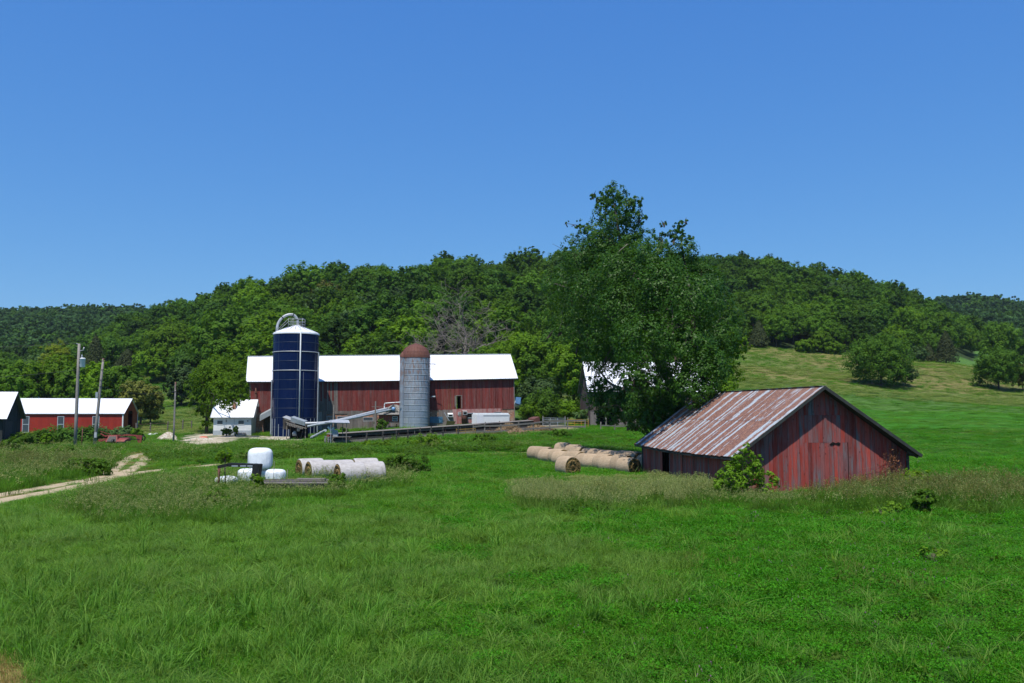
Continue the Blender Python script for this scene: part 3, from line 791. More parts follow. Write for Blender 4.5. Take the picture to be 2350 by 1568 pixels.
    # dead vine against the gable
    vi = thing('dead_vine', 'dry reddish brown vine clinging to the gable of the red shed near its low corner', 'vine', o.matrix_basis @ Vector((3.55, ov - .08, 0)), R(8))
    m = MB(); rg2 = np.random.default_rng(3)
    for k in range(70):
        x = rg2.normal() * .42; y0 = -.02; p = [Vector((x, y0, 0))]; zt = rg2.uniform(.5, 1.9) if abs(x) > .3 else rg2.uniform(1.0, 2.3)
        for i in range(6):
            p.append(Vector((x + rg2.normal() * .10 * (i + 1) ** .6 + .25 * (i / 5) * (1 if rg2.random() < .5 else -.3), y0 - abs(rg2.normal()) * .06, zt * (i + 1) / 6)))
        m.tube(p, [.013, .012, .01, .009, .007, .005, .003], 4, cap=False)
    m.build('stems', M['twig'], vi)
    C = rg2.normal(size=(260, 3)) * [.2, .06, .34] + [.12, -.1, 1.72]; C[:, 1] = -np.abs(C[:, 1]) - .02
    V, F = rhombs(C, rg2.normal(size=(260, 3)), .05, .5, rg2)
    link('dry_leaves', np_mesh('dry_leaves', V, F, mats=[M['dryleaf']]), None, vi)
    # cable hanging off the rear low corner
    c0 = o.matrix_basis @ Vector((-W2 + .05, L - .1, ZE - .05))
    w_ = thing('hanging_wire', 'thin dark wire hanging from the rear low eave of the red shed', 'wire', (c0.x, c0.y, h(c0.x, c0.y)))
    m = MB(); m.tube([(0, 0, c0.z - w_.location.z), (.03, 0, 1.3), (-.05, .02, .9), (.06, 0, .5), (-.02, 0, .05)], .012, 5); m.build('strand', M['wire'], w_)
M['dryleaf'] = mat_leaf('dry_brown_leaves', (.22, .09, .04), (.32, .14, .07), .2)
bpy.context.view_layer.update()
red_shed()

# ================================================================ dairy barn
BL, BW = 36.2, 11.0
bang = 9.6
def bl(px): 
    k = (px - 1175) / FPX
    return (k * 118 + 35.3) / (.986 - .167 * k)
def bz(py, l): # height over the barn's base seen at py on the wall
    return (CAMZ - (py - 943) * (118 + .167 * l) / FPX) - 1.25 - .0192 * l
def dairy_barn():
    base = Vector((-35.3, 118, 1.25))
    o = thing('dairy_barn', 'long dark red board barn with a bright white metal roof behind the two silos', 'barn', base, 0)
    o.rotation_euler = (0, -R(1.1), R(bang))
    ze, zr = 6.85, 10.65; rg = random.Random(11)
    wz = lambda x: 2.66 + .04 * math.sin(x * .7)
    greys = [(bl(733), bl(776)), (bl(812), bl(820)), (bl(1035), bl(1037))]
    mr, mg, mg2 = MB(), MB(), MB()
    mg_first = mg
    hole = (bl(1049), bl(1060), bz(938, 28), bz(909, 28))
    x = 0.0
    while x < BL - .02:
        wv = min(rg.uniform(.2, .27), BL - x); mid = x + wv / 2
        zt = 6.9
        grey = greys[0][0] < mid < greys[0][1] and rg.random() < .85 or rg.random() < .02
        if mid > greys[0][1] + 1: mg = mg2
        tgt = mg if grey else mr
        if hole[0] < mid < hole[1]:
            planks(tgt, x, x + wv, wz(x), hole[2] - .35 * rg.random(), 0, wv, rg=rg); planks(tgt, x, x + wv, hole[3], zt, 0, wv, rg=rg)
        elif grey and rg.random() < .6:
            s = wz(x) + rg.uniform(1.2, 2.4); planks(mg, x, x + wv, wz(x), s, 0, wv, rg=rg); planks(mr, x, x + wv, s, zt, 0, wv, rg=rg)
        else: planks(tgt, x, x + wv, wz(x) - (.12 if x > 21 else 0), zt, 0, wv, rg=rg)
        x += wv
    mr.build('front_siding', M['barn_red'], o)
    for g_ in ((mg_first, mg2) if mg is mg2 else (mg,)):
        if g_.v: g_.build('bare_siding', M['grey_boards'], o)['label'] = 'grey boards with the red paint worn off'
    gz = lambda y: ze + (zr - ze) * (1 - abs(y - BW / 2) / (BW / 2 + .3)) - .12
    for xx in (0.0, BL - .03):
        m = MB(); planks(m, 0.04, BW - .04, 2.4, gz, xx, .25, axis='y', rg=rg); m.build('gable_siding', M['barn_red'], o)
    m = MB(); planks(m, 0, hole[0] - 1.2, 2.4, 6.9, BW, .5, rg=rg); planks(m, hole[1] + .6, BL, 2.4, 6.9, BW, .5, rg=rg); planks(m, hole[0] - 1.2, hole[1] + .6, 6.2, 6.9, BW, .5, rg=rg); m.build('back_siding', M['barn_red'], o)
    # window opening frame
    m = MB(); a, b, c, d = hole
    m.box(a - .12, a, -.05, .02, c, d + .1).box(b, b + .12, -.05, .02, c, d + .1).box(a, b, -.05, .02, d, d + .1); fr = m.build('loft_window_frame', M['grey_boards'], o)
    MB().box(a - .25, a - .12, -.06, -.01, c + .3, d).build('shutter_post', M['grey_boards'], o)
    # foundation walls
    m = MB(); m.box(.05, BL - .05, .06, .4, -.9, 2.7).box(.05, BL - .05, BW - .4, BW - .03, -.9, 2.7).box(.06, .4, .4, BW - .4, -.9, 2.6).box(BL - .4, BL - .06, .4, BW - .4, -.9, 2.6)
    m.box(.1, BL - .1, .4, BW - .4, 2.45, 2.6)
    m.build('foundation_wall', M['stone'], o)
    m = MB(); p = [(bl(580), -.45, -.9), (bl(608) + .15, -.45, -.9), (bl(608) + .15, .05, -.9), (bl(580), .05, -.9), (bl(582), -.06, 2.55), (bl(604), -.06, 2.55), (bl(604), .05, 2.55), (bl(582), .05, 2.55)]
    m.hexa(p); m.build('stone_buttress', M['stone'], o)
    m = MB(); planks(m, bl(609), bl(626), -.4, 2.6, .01, .22, rg=rg); m.build('lower_boards', M['wood_dark'], o)
    m = MB(); planks(m, bl(728), bl(741), -.4, 2.6, -.0, .6, rg=rg); m.build('tan_block_pier', M['concrete'], o)
    m = MB(); planks(m, bl(741), bl(867), -.6, 1.35, .0, .26, rg=rg); planks(m, bl(741), bl(752), 1.35, 2.7, .0, .26, rg=rg)
    planks(m, bl(799), bl(834), 1.35, 2.7, .0, .26, rg=rg); planks(m, bl(858), bl(868), 1.35, 2.7, .0, .26, rg=rg); planks(m, bl(752), bl(799), 2.3, 2.7, -.01, .26, rg=rg)
    m.build('lower_boards', M['grey_boards'], o); m = MB(); planks(m, bl(1008), bl(1041), .0, 2.6, .0, .26, rg=rg); planks(m, bl(987), bl(1018), -.2, bz(971, 24), -.01, .26, rg=rg)
    m.build('lower_boards', M['grey_boards'], o)
    for a, b, c, d in ((752, 771, 965, 955), (776, 799, 965, 956), (835, 858, 967, 958)):
        window(o, bl(a), bl(b), bz(c, bl(a)), bz(d, bl(a)), .02, False, 'grey_paint', 'glass')
    m = MB(); planks(m, bl(986), bl(1017), bz(971, 24), bz(957, 24), -.05, .5, rg=rg, gap=.003); q = m.build('blue_window_cover', M['blue_plastic'], o)
    m = MB(); planks(m, bl(1040), bl(1152), -.3, 2.62, -.02, .3, rg=rg, gap=.004, jb=.01); m.build('metal_siding', M['pink_sheet'], o)
    window(o, bl(1071), bl(1093), bz(960, 29), bz(948, 29), -.07, False, 'grey_paint', 'dark', fw=.09)
    window(o, bl(1134), bl(1152), bz(951, 33), bz(946, 33), -.07, False, 'grey_paint', 'dark')
    window(o, bl(1052), bl(1061), bz(953, 28), bz(946, 28), -.06, True)
    # white roof
    m = MB(); ov = .5
    A, B, C, D = (-1.0, BW / 2, zr), (BL + .5, BW / 2, zr), (BL + ov, -.5, ze - .02), (-ov, -.5, ze)
    roof_sheet(m, A, B, C, D, 60, .03, 1, .012, .12, 5, rg=rg)
    m.build('roof', M['white_metal'], o)
    m = MB(); roof_sheet(m, A, B, (BL + ov, BW + .5, ze), (-ov, BW + .5, ze), 60, .03, 1, .012, .05, 3, rg=rg); m.build('roof', M['white_metal'], o)
    m = MB(); slab_roof(m, (-.9, BW / 2, zr - .03), (BL + .45, BW / 2, zr - .03), (BL + .45, -.45, ze - .14), (-.45, -.45, ze - .14), .05)
    slab_roof(m, (-.9, BW / 2, zr - .03), (BL + .45, BW / 2, zr - .03), (BL + .45, BW + .45, ze - .1), (-.45, BW + .45, ze - .1), .05); m.build('roof_deck', M['wood_grey'], o)
    MB().bar((-1.0, BW / 2, zr + .05), (BL + .5, BW / 2, zr + .05), .35, .02).build('ridge_cap', M['white_metal'], o)
    MB().box(-.06, .06, -.05, .04, -.3, 6.8).build('corner_board', M['wood_grey'], o)
    MB().box(BL - .06, BL + .06, -.05, .04, -.3, 6.8).build('corner_board', M['wood_grey'], o)
    m = MB(); m.tube([(.75, -.1, 6.1), (.8, -.14, 4.0), (.75, -.1, 2.2)], .09, 6); m.box(.62, .88, -.25, -.02, 5.3, 5.6); m.build('downspout', M['rust'], o)
    # lean-to hood between foundation and blue silo
    m = MB(); m.hexa([(bl(602), -1.6, 2.05), (bl(626) + .3, -1.6, 2.95), (bl(626) + .3, 0.0, 3.25), (bl(602), 0.0, 2.35), (bl(602), -1.6, 2.25), (bl(626) + .3, -1.6, 3.15), (bl(626) + .3, 0, 3.45), (bl(602), 0, 2.55)])
    m.hexa([(bl(602), -1.64, 1.55), (bl(626) + .3, -1.64, 2.45), (bl(626) + .3, -1.6, 2.45), (bl(602), -1.6, 1.55), (bl(602), -1.64, 2.25), (bl(626) + .3, -1.64, 3.15), (bl(626) + .3, -1.6, 3.15), (bl(602), -1.6, 2.25)])
    m.build('side_hood', M['galv_dull'], o)
    # fan hoods and lamp on the wall
    def fan(px0, px1, py0, py1, mat, dep=.7, name='fan_hood'):
        l0, l1 = bl(px0), bl(px1); z0, z1 = bz(py1, l0), bz(py0, l0); m = MB()
        m.hexa([(l0, -dep, z0), (l1, -dep, z0), (l1, -.03, z0 + .1), (l0, -.03, z0 + .1), (l0, -dep, z1 - .15), (l1, -dep, z1 - .15), (l1, -.03, z1), (l0, -.03, z1)])
        f = m.build(name, M[mat], o)
        MB().box(l0 + .08, l1 - .08, -dep - .015, -dep - .002, z0 + .08, z1 - .24).build('fan_grille', M['dark'], f)
    fan(1028, 1040, 948, 957, 'white_paint')
    fan(1062, 1072, 942, 952, 'galv', .8)
    m = MB(); l = bl(992); m.bar((l - .1, -.02, bz(912, 24)), (l + .1, -1.2, bz(911, 24)), .06, .06).box(l - .05, l + .4, -1.5, -1.15, bz(912, 24), bz(909.5, 24)); m.build('yard_lamp', M['white_paint'], o)
    m = MB(); m.tube([(bl(1066), -.35, .7), (bl(1066), -.35, 2.4)], .42, 12).build('feed_drum', M['rust'], o)
    m = MB(); zt = bz(911, BL); m.lathe([(.0, 0), (.55, 0), (.6, .35), (.35, .7)], 10, (0, 0, 0)); q = m.build('wall_fan', M['galv'], o); q.location = (BL + .5, .4, zt - 1.1); q.rotation_euler = (R(70), R(-25), 0)
    m = MB(); m.hexa([(BL + .1, -.3, zt - .9), (BL + .75, -.3, zt - 1.1), (BL + .75, .6, zt - 1.1), (BL + .1, .6, zt - .9), (BL + .3, -.35, zt - .05), (BL + .95, -.35, zt - .1), (BL + .95, .6, zt - .1), (BL + .3, .6, zt - .05)]); m.build('fan_shroud', M['blue_sheet'], o)
    return o
M['blue_sheet'] = mat_plain('sky_blue_sheet', (.16, .33, .58), .35, 0, .3, 3, .5)
dairy_barn()

# ================================================================ silos
def blue_silo():
    c = G(675.5, 114.5); c.z = .9; r = 2.92; ht = 14.25 - c.z
    o = thing('blue_silo', 'tall dark blue silo with a white conical cap beside the barn', 'silo', c, 0)
    # panels
    m = MB(); rows = 11; n = 7; a0 = R(-72)
    for i in range(rows):
        z0 = ht * i / rows; z1 = ht * (i + 1) / rows - .012
        for k in range(n):
            A0 = a0 + 2 * math.pi * k / n; A1 = A0 + 2 * math.pi / n - .004; s = 10
            vs = [(r * math.cos(A0 + (A1 - A0) * j / s), r * math.sin(A0 + (A1 - A0) * j / s), z) for z in (z0, z1) for j in range(s + 1)]
            m.add(vs, [(j, j + 1, s + 2 + j, s + 1 + j) for j in range(s)], True)
    m.build('shell', M['blue_enamel'], o)
    MB().lathe([(r - .03, 0), (r - .03, ht)], 48).build('inner_shell', M['galv_dull'], o)
    m = MB()
    for i in range(1, rows):
        if i in (7, 9): continue
        z = ht * i / rows; m.lathe([(r + .002, z - .02), (r + .016, z - .02), (r + .016, z + .02), (r + .002, z + .02)], 48)
    m.build('seam_rings', M['seam'], o)
    m = MB()
    for z in (ht * 7 / rows, ht * 9 / rows): m.lathe([(r, z - .045), (r + .07, z - .045), (r + .07, z + .045), (r, z + .045)], 48)
    m.build('stiffener_rings', M['galv'], o)
    m = MB()
    for k in range(n):
        A = a0 + 2 * math.pi * k / n; m.bar((r * math.cos(A) * 1.003, r * math.sin(A) * 1.003, 0), (r * math.cos(A) * 1.003, r * math.sin(A) * 1.003, ht), .02, .035)
    m.build('upright_seams', M['seam'], o)
    m = MB()
    for A in np.linspace(R(-175), R(-5), 13):
        m.bar((r * math.cos(A) * 1.01, r * math.sin(A) * 1.01, -.6), (r * math.cos(A) * 1.01, r * math.sin(A) * 1.01, 2.3 if A < R(-120) or A > R(-50) else 1.6), .05, .06)
    m.build('base_stiffeners', M['galv_dull'], o)
    m = MB(); m.lathe([(r - .2, -1.2), (r + .12, -1.2), (r + .12, .03), (r - .2, .03)], 40); m.build('footing', M['concrete'], o)
    # cap
    m = MB(); m.lathe([(r + .05, ht - .12), (r + .08, ht + .05), (r - .15, ht + .22), (r * .55, ht + .72), (.55, ht + 1.12), (.5, ht + 1.2), (0.01, ht + 1.22)], 48); m.build('cap', M['white_metal'], o)
    m = MB()
    for k in range(18):
        A = 2 * math.pi * k / 18; u = Vector((math.cos(A), math.sin(A), 0))
        m.tube([u * (r + .06) + Vector((0, 0, ht + .08)), u * (r * .55) + Vector((0, 0, ht + .75)), u * .55 + Vector((0, 0, ht + 1.15))], .025, 4)
    m.build('cap_ribs', M['seam'], o)
    # gooseneck spout: from the left rim up and over to the centre
    pts = []
    P0 = Vector((-2.3, -.9, ht + .3)); P3 = Vector((.15, -.1, ht + 1.2))
    for t in np.linspace(0, 1, 18):
        a = math.pi * t; 
        p = P0.lerp(P3, t) ; s = math.sin(a)
        x = -2.35 + 2.55 * ((1 - math.cos(min(a * .98 + .2 * s, math.pi))) / 2)
        z = ht + .3 + (.95 * t) + 1.95 * (s ** .75 if s > 0 else 0) * (1 - .15 * t)
        pts.append(Vector((x, -.9 + .8 * t, z)))
    MB().tube(pts, .17, 12).build('gooseneck_spout', M['galv'], o)
    for f in (5, 11, 15): p = pts[f]; d = (pts[f + 1] - pts[f - 1]).normalized() * .06; MB().tube([p - d, p + d], .21, 12).build('spout_band', M['black_steel'], o)
    # guard rail
    m = MB(); zc = ht + 1.0
    cor = [(-.9, -.7), (.95, -.7), (.95, .7), (-.9, .7)]
    for x, y in cor + [(-.3, -.7), (.35, -.7)]: m.tube([(x, y, zc), (x, y, zc + 1.05)], .022, 5)
    for dz in (.3, .65, 1.05):
        for i in range(4): a, b = cor[i], cor[(i + 1) % 4]; m.tube([(a[0], a[1], zc + dz), (b[0], b[1], zc + dz)], .02, 5)
    m.tube([(-.9, -.7, zc + .6), (-2.1, -1.2, ht + .35)], .02, 5); m.tube([(-.9, -.7, zc + 1.0), (-2.1, -1.2, ht + .6)], .02, 5)
    m.build('guard_rail', M['galv'], o)
    A = math.asin(min(.999, (697 - 675.5) / FPX * 111.8 / r)); u = Vector((math.sin(A), -math.cos(A), 0))
    m = MB(); m.tube([u * (r + .13) + Vector((0, 0, 1.3)), u * (r + .13) + Vector((0, 0, ht + .1)), u * (r - .4) + Vector((0, 0, ht + .5)), u * (r - .4) + Vector((0, 0, ht + .75)), u * (r - .4) + Vector((-.3, 0, ht + .8))], .085, 8)
    m.build('white_standpipe', M['white_paint'], o)
    u2 = Vector((math.sin(A + .16), -math.cos(A + .16), 0)); MB().tube([u2 * (r + .05) + Vector((0, 0, .6)), u2 * (r + .05) + Vector((0, 0, ht * .62))], .03, 5).build('cable_pipe', M['seam'], o)
    for sx in (1, -1):
        A = R(-4) if sx > 0 else R(184)
        q = Vector((math.cos(A), math.sin(A), 0)) * (r + .12)
        m = MB(); m.box(q.x - .06, q.x + .06, q.y - .12, q.y + .12, .3 if sx > 0 else -.3, ht * (.82 if sx > 0 else .55)); m.build('side_duct', M['galv_dull'], o)
M['seam'] = mat_plain('grey_green_seam', (.035, .055, .085), .5, .1, .2)
blue_silo()

def grey_silo():
    c = G(952.5, 119.6); c.z = 1.7; r = 1.93; ht = 11.5 - c.z
    o = thing('grey_silo', 'slim grey metal silo with a rusty brown dome in front of the barn', 'silo', c, 0)
    m = MB(); rows = 12; n = 7
    for i in range(rows):
        z0 = ht * i / rows + .02; z1 = ht * (i + 1) / rows - .02
        for k in range(n):
            A0 = 2 * math.pi * (k + .5 * (i % 2)) / n + .3; A1 = A0 + 2 * math.pi / n - .012; s = 8
            bul = [(.0, .0), (.5, .02), (1, .0)]
            vs = [((r + b) * math.cos(A0 + (A1 - A0) * j / s), (r + b) * math.sin(A0 + (A1 - A0) * j / s), z0 + (z1 - z0) * t) for t, b in bul for j in range(s + 1)]
            m.add(vs, [(q * (s + 1) + j, q * (s + 1) + j + 1, (q + 1) * (s + 1) + j + 1, (q + 1) * (s + 1) + j) for q in range(2) for j in range(s)], True)
    m.build('shell', M['silo_zinc'], o)
    MB().lathe([(r - .03, 0), (r - .03, ht)], 40).build('inner_shell', M['black_steel'], o)
    m = MB()
    for i in range(rows + 1):
        z = ht * i / rows; m.lathe([(r - .02, z - .035), (r + .035, z - .035), (r + .035, z + .035), (r - .02, z + .035)], 36)
    m.build('hoops', M['galv_dull'], o)
    R0 = r + .06
    m = MB(); m.lathe([(R0, ht - .1), (R0, ht), (R0 * .98, ht + .3), (R0 * .9, ht + .8), (R0 * .72, ht + 1.3), (R0 * .45, ht + 1.65), (R0 * .22, ht + 1.82), (.35, ht + 1.86), (.02, ht + 1.98)], 32, smooth=False); m.build('dome', M['rust'], o)
    m = MB()
    for k in range(24):
        A = 2 * math.pi * k / 24; u = Vector((math.cos(A), math.sin(A), 0)); 
        m.tube([u * (a * R0 + .01) + Vector((0, 0, ht + b)) for a, b in ((1, 0), (.98, .3), (.9, .8), (.72, 1.3), (.45, 1.65), (.22, 1.82))], .018, 4)
    m.build('dome_ribs', M['rust'], o)
    # unloading chute on the camera's left flank
    m = MB(); cx, cy = -r * .86, -r * .62
    for i in range(12):
        z0 = ht * i / 12 + .01; z1 = ht * (i + 1) / 12 - .01; s = 8
        vs = [(cx + .36 * math.cos(R(110) + R(230) * j / s), cy + .36 * math.sin(R(110) + R(230) * j / s), z) for z in (z0, z1) for j in range(s + 1)]
        m.add(vs, [(j, j + 1, s + 2 + j, s + 1 + j) for j in range(s)], True)
    m.build('chute', M['silo_zinc'], o)
    m = MB(); m.lathe([(.4, 0), (.36, .3), (.1, .7), (.02, .75)], 12, (cx, cy, ht - .05)); m.build('chute_cap', M['rust'], o)
    # ladder on the other flank
    m = MB(); A = R(-18); u = Vector((math.cos(A), math.sin(A), 0)); v = Vector((-u.y, u.x, 0)) * .2
    for sgn in (-1, 1): m.bar(u * (r + .15) + v * sgn, u * (r + .15) + v * sgn + Vector((0, 0, ht)), .05, .05)
    for k in range(int(ht / .3)): z = .2 + k * .3; m.bar(u * (r + .15) - v + Vector((0, 0, z)), u * (r + .15) + v + Vector((0, 0, z)), .03, .03)
    m.build('ladder', M['black_steel'], o)
    m = MB(); z = ht - .9; m.bar((r + .1, -.6, z), (r + .85, -.6, z), .04, .04).bar((r + .1, -.6, z - .85), (r + .85, -.6, z), .03, .03).bar((r + .1, .3, z), (r + .85, .3, z), .04, .04).bar((r + .85, -.6, z), (r + .85, .3, z), .04, .04)
    MB().bar((r, -.4, ht), (r + .6, -.4, ht + .05), .02, .02).build('hoist_arm', M['rust'], o)
    m.build('platform_bracket', M['rust'], o)
    # white pipe leaving the chute
grey_silo()

# ================================================================ milk house
def milk_house():
    p = G(489, 114.5); o = thing('milk_house', 'small white milk house with a bright white roof and brick chimney', 'outbuilding', (p.x, p.y, 1.25), R(5))
    L = 4.85; Wd = 4.6; ze = 2.15; zr = 4.45
    m = MB(); m.box(0, L, 0, .15, -.35, ze).box(0, L, Wd - .15, Wd, -.35, ze).box(0, .15, .15, Wd - .15, -.35, ze).box(L - .15, L, .15, Wd - .15, -.35, ze)
    for x in (0, L - .15): m.prism([(x, 0, ze), (x, Wd, ze), (x, Wd / 2, zr - .1)], (.15, 0, 0))
    m.build('wall', M['white_paint'], o)
    MB().box(-.02, L + .02, -.02, .0, -.36, .38).build('painted_base', M['grey_paint'], o)
    m = MB(); roof_sheet(m, (-.35, Wd / 2, zr), (L + .35, Wd / 2, zr), (L + .35, -.4, ze - .08), (-.35, -.4, ze - .08), 12, .03); m.build('roof', M['white_metal'], o)
    m = MB(); roof_sheet(m, (-.35, Wd / 2, zr), (L + .35, Wd / 2, zr), (L + .35, Wd + .4, ze - .08), (-.35, Wd + .4, ze - .08), 12, .03); m.build('roof', M['white_metal'], o)
    m = MB(); slab_roof(m, (-.33, Wd / 2, zr - .02), (L + .33, Wd / 2, zr - .02), (L + .33, -.38, ze - .1), (-.33, -.38, ze - .1), .06); slab_roof(m, (-.33, Wd / 2, zr - .02), (L + .33, Wd / 2, zr - .02), (L + .33, Wd + .38, ze - .1), (-.33, Wd + .38, ze - .1), .06); m.build('roof_deck', M['white_paint'], o)
    m = MB(); m.box(2.2, 2.62, .75, 1.15, 2.6, 3.95).box(2.16, 2.66, .71, 1.19, 3.95, 4.05); m.build('chimney', M['stone'], o)
    window(o, .45, 1.23, 1.15, 1.72, -.02, False, 'white_paint', 'glass'); window(o, 3.15, 3.95, 1.15, 1.72, -.02, False, 'white_paint', 'glass')
    m = MB(); m.box(1.62, 1.65, -.03, 0, .2, 1.95).box(2.65, 2.69, -.03, 0, .2, 1.95).box(1.62, 2.69, -.03, 0, 1.92, 1.95); q = m.build('door', M['grey_paint'], o)
    MB().box(1.65, 2.65, -.014, -.002, .1, 1.92).build('leaf_panel', M['white_paint'], q)
    MB().box(2.55, 2.62, -.06, -.014, .95, 1.08).build('handle', M['black_steel'], q)
    for x in (1.6, 4.35):
        MB().box(x, x + .1, -.14, -.025, 1.55, 1.7).build('wall_lamp', M['black_steel'], o)
    m = MB(); m.box(2.9, 4.3, -1.0, -.1, -.3, -.05).box(3.0, 4.2, -.8, -.1, -.05, .1); m.build('concrete_step', M['concrete'], o)
milk_house()

# ================================================================ gabled farm buildings helper
def gable_building(name, label, cat, p, rotz, L, Wd, ze, zr, wallmat, group=None, ov=.3, n=20, boards=.3, deep=.5):
    o = thing(name, label, cat, p, rotz, group); rg = random.Random(len(label))
    m = MB(); planks(m, 0, L, -deep, ze, 0, boards, rg=rg, gap=.006, jb=0, jy=.003); m.build('front_wall', wallmat, o)
    m = MB(); planks(m, 0, L, -deep, ze, Wd, boards, rg=rg, gap=.006, jb=0); m.build('back_wall', wallmat, o)
    gz = lambda y: ze + (zr - ze) * (1 - abs(y - Wd / 2) / (Wd / 2)) - .05
    return o, gz, rg
def gable_roof(o, L, Wd, ze, zr, ov, n, mat='white_metal', ribh=.03, trim='white_paint'):
    sl = (zr - ze) / (Wd / 2); e = ze - sl * ov + .03
    m = MB(); roof_sheet(m, (-ov, Wd / 2, zr), (L + ov, Wd / 2, zr), (L + ov, -ov, e), (-ov, -ov, e), n, ribh); m.build('roof', M[mat], o)
    m = MB(); roof_sheet(m, (-ov, Wd / 2, zr), (L + ov, Wd / 2, zr), (L + ov, Wd + ov, e), (-ov, Wd + ov, e), n, ribh); m.build('roof', M[mat], o)
    m = MB(); q = .03
    slab_roof(m, (-ov + q, Wd / 2, zr - .02), (L + ov - q, Wd / 2, zr - .02), (L + ov - q, -ov + q, e - .01), (-ov + q, -ov + q, e - .01), .07)
    slab_roof(m, (-ov + q, Wd / 2, zr - .02), (L + ov - q, Wd / 2, zr - .02), (L + ov - q, Wd + ov - q, e - .01), (-ov + q, Wd + ov - q, e - .01), .07); m.build('roof_deck', M[trim], o)

def long_red_shed():
    # local x runs along the long wall towards the gable end on the right
    pr = G(281, 125); ang = R(11); L = 27
    d = Vector((math.cos(ang), math.sin(ang), 0)); p = Vector((pr.x, pr.y, .9)) - d * L
    o, gz, rg = gable_building('machine_shed', 'long red metal shed with a white roof and tall barred windows', 'shed', p, ang, L, 9, 2.95, 5.1, M['red_sheet'], boards=.5)
    m = MB(); planks(m, .05, 3.1, -.5, gz, L - .03, .5, axis='y', rg=rg, gap=.006, jb=0); planks(m, 5.6, 9, -.5, gz, L - .03, .5, axis='y', rg=rg, gap=.006, jb=0); planks(m, 3.1, 5.6, 3.3, gz, L - .03, .5, axis='y', rg=rg, gap=.006, jb=0); m.build('gable_wall', M['red_sheet'], o)
    m = MB(); planks(m, .05, 9, -.5, gz, 0, .5, axis='y', rg=rg, gap=.006, jb=0); m.build('gable_wall', M['red_sheet'], o)
    MB().box(L + .03, L + .05, 5.6, 7.6, -.1, 3.1).build('sliding_door', M['red_sheet'], o)
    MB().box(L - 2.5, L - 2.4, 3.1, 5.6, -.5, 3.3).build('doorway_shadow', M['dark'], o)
    MB().box(L - .1, L + .06, -.06, .06, -.4, 2.95).build('corner_trim', M['white_paint'], o)
    MB().box(L - .04, L + .06, 8.95, 9.08, -.4, 2.95).build('corner_trim', M['white_paint'], o)
    gable_roof(o, L, 9, 2.95, 5.1, .2, 45)
    def lx(px): # along the wall
        k = (px - 1175) / FPX; return (k * p.y - p.x) / (d.x - k * d.y)
    for a, b in ((56, 72), (136, 151.5), (216, 232)):
        window(o, lx(a), lx(b), .25, 2.55, -.03, True, 'grey_paint', 'glass', fw=.09)
long_red_shed()

def dark_barn():
    a = G(4, 94); b = G(46, 101.5); v = Vector((b.x - a.x, b.y - a.y, 0)); Wd = v.length; ang = math.atan2(v.y, v.x) - math.pi / 2
    L = 12; d = Vector((math.cos(ang), math.sin(ang), 0)); p = Vector((a.x, a.y, .15)) - d * L
    ze, zr = 3.45, 6.15
    o, gz, rg = gable_building('old_barn', 'dark weathered barn with a white roof at the edge of the yard', 'barn', p, ang, L, Wd, ze, zr, M['dark_boards'])
    for x in (L - .03, 0):
        m = MB(); planks(m, .05, Wd - .05, -.5, gz, x, .3, axis='y', rg=rg, jb=0); m.build('gable_wall', M['dark_boards'], o)
    MB().box(L + .005, L + .04, .8, Wd * .5, -.3, 2.9).build('barn_door', M['wood_dark'], o)
    gable_roof(o, L, Wd, ze, zr, .45, 20, trim='wood_grey')
dark_barn()

def back_shed():
    pr = G(92, 152); ang = R(8); L = 16; d = Vector((math.cos(ang), math.sin(ang), 0)); p = Vector((pr.x, pr.y - 4, 1.4)) - d * L
    o, gz, rg = gable_building('storage_shed', 'white roofed shed mostly hidden behind the long red metal shed', 'shed', p, ang, L, 8, 3.0, 5.2, M['red_sheet'])
    for x in (L - .03, 0):
        m = MB(); planks(m, .05, 7.95, -.5, gz, x, .5, axis='y', rg=rg, jb=0); m.build('gable_wall', M['red_sheet'], o)
    gable_roof(o, L, 8, 3.0, 5.2, .25, 20)
back_shed()

M['old_siding'] = mat_boards('bare_siding_shade_toned', [(0, (.10, .06, .05)), (.5, (.12, .10, .09)), (.8, (.13, .045, .038)), (1, (.15, .13, .115))], (.06, .05, .045), .8, .06)  # worn boards toned darker, putting the big tree's deep shade into the colour
def hay_barn():
    # behind the big tree; gable end at its camera-left
    pl = G(1355, 116); ang = R(4); L = 17; Wd = 9; base = 1.55
    o = thing('hay_barn', 'grey and red weathered barn with a white roof, half hidden behind the big tree', 'barn', (pl.x, pl.y, base), ang); rg = random.Random(2)
    ze, zr = 5.45, 9.4
    m = MB(); planks(m, 3.2, L, -.6, 2.6, 0, .3, rg=rg); m.build('front_wall', M['grey_boards'], o); m = MB(); planks(m, 0, .9, -.6, 2.6, 0, .3, rg=rg); m.build('front_wall', M['grey_boards'], o)
    m = MB(); planks(m, 0, L, 2.6, ze, -.02, .27, rg=rg); m.build('front_siding', M['old_siding'], o)
    gz = lambda y: ze + (zr - ze) * (1 - abs(y - Wd / 2) / (Wd / 2)) - .08
    for x in (0, L - .03):
        m = MB(); planks(m, .06, Wd - .02, -.6, gz, x, .27, axis='y', rg=rg); m.build('gable_wall', M['old_siding'], o)
    m = MB(); planks(m, 0, L, -.6, ze, Wd, .4, rg=rg); m.build('back_wall', M['grey_boards'], o)
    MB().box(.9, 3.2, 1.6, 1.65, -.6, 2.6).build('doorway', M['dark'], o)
    m = MB(); m.box(2.0, 2.18, -.05, .1, -.6, 2.6).box(.8, 3.3, -.05, .1, 2.5, 2.68); m.build('door_frame', M['wood_grey'], o)
    MB().box(6.8, 7.2, -.06, -.03, -.2, 2.3).build('pale_board', M['concrete'], o)
    gable_roof(o, L, Wd, ze, zr, .35, 28, trim='wood_grey')
hay_barn()
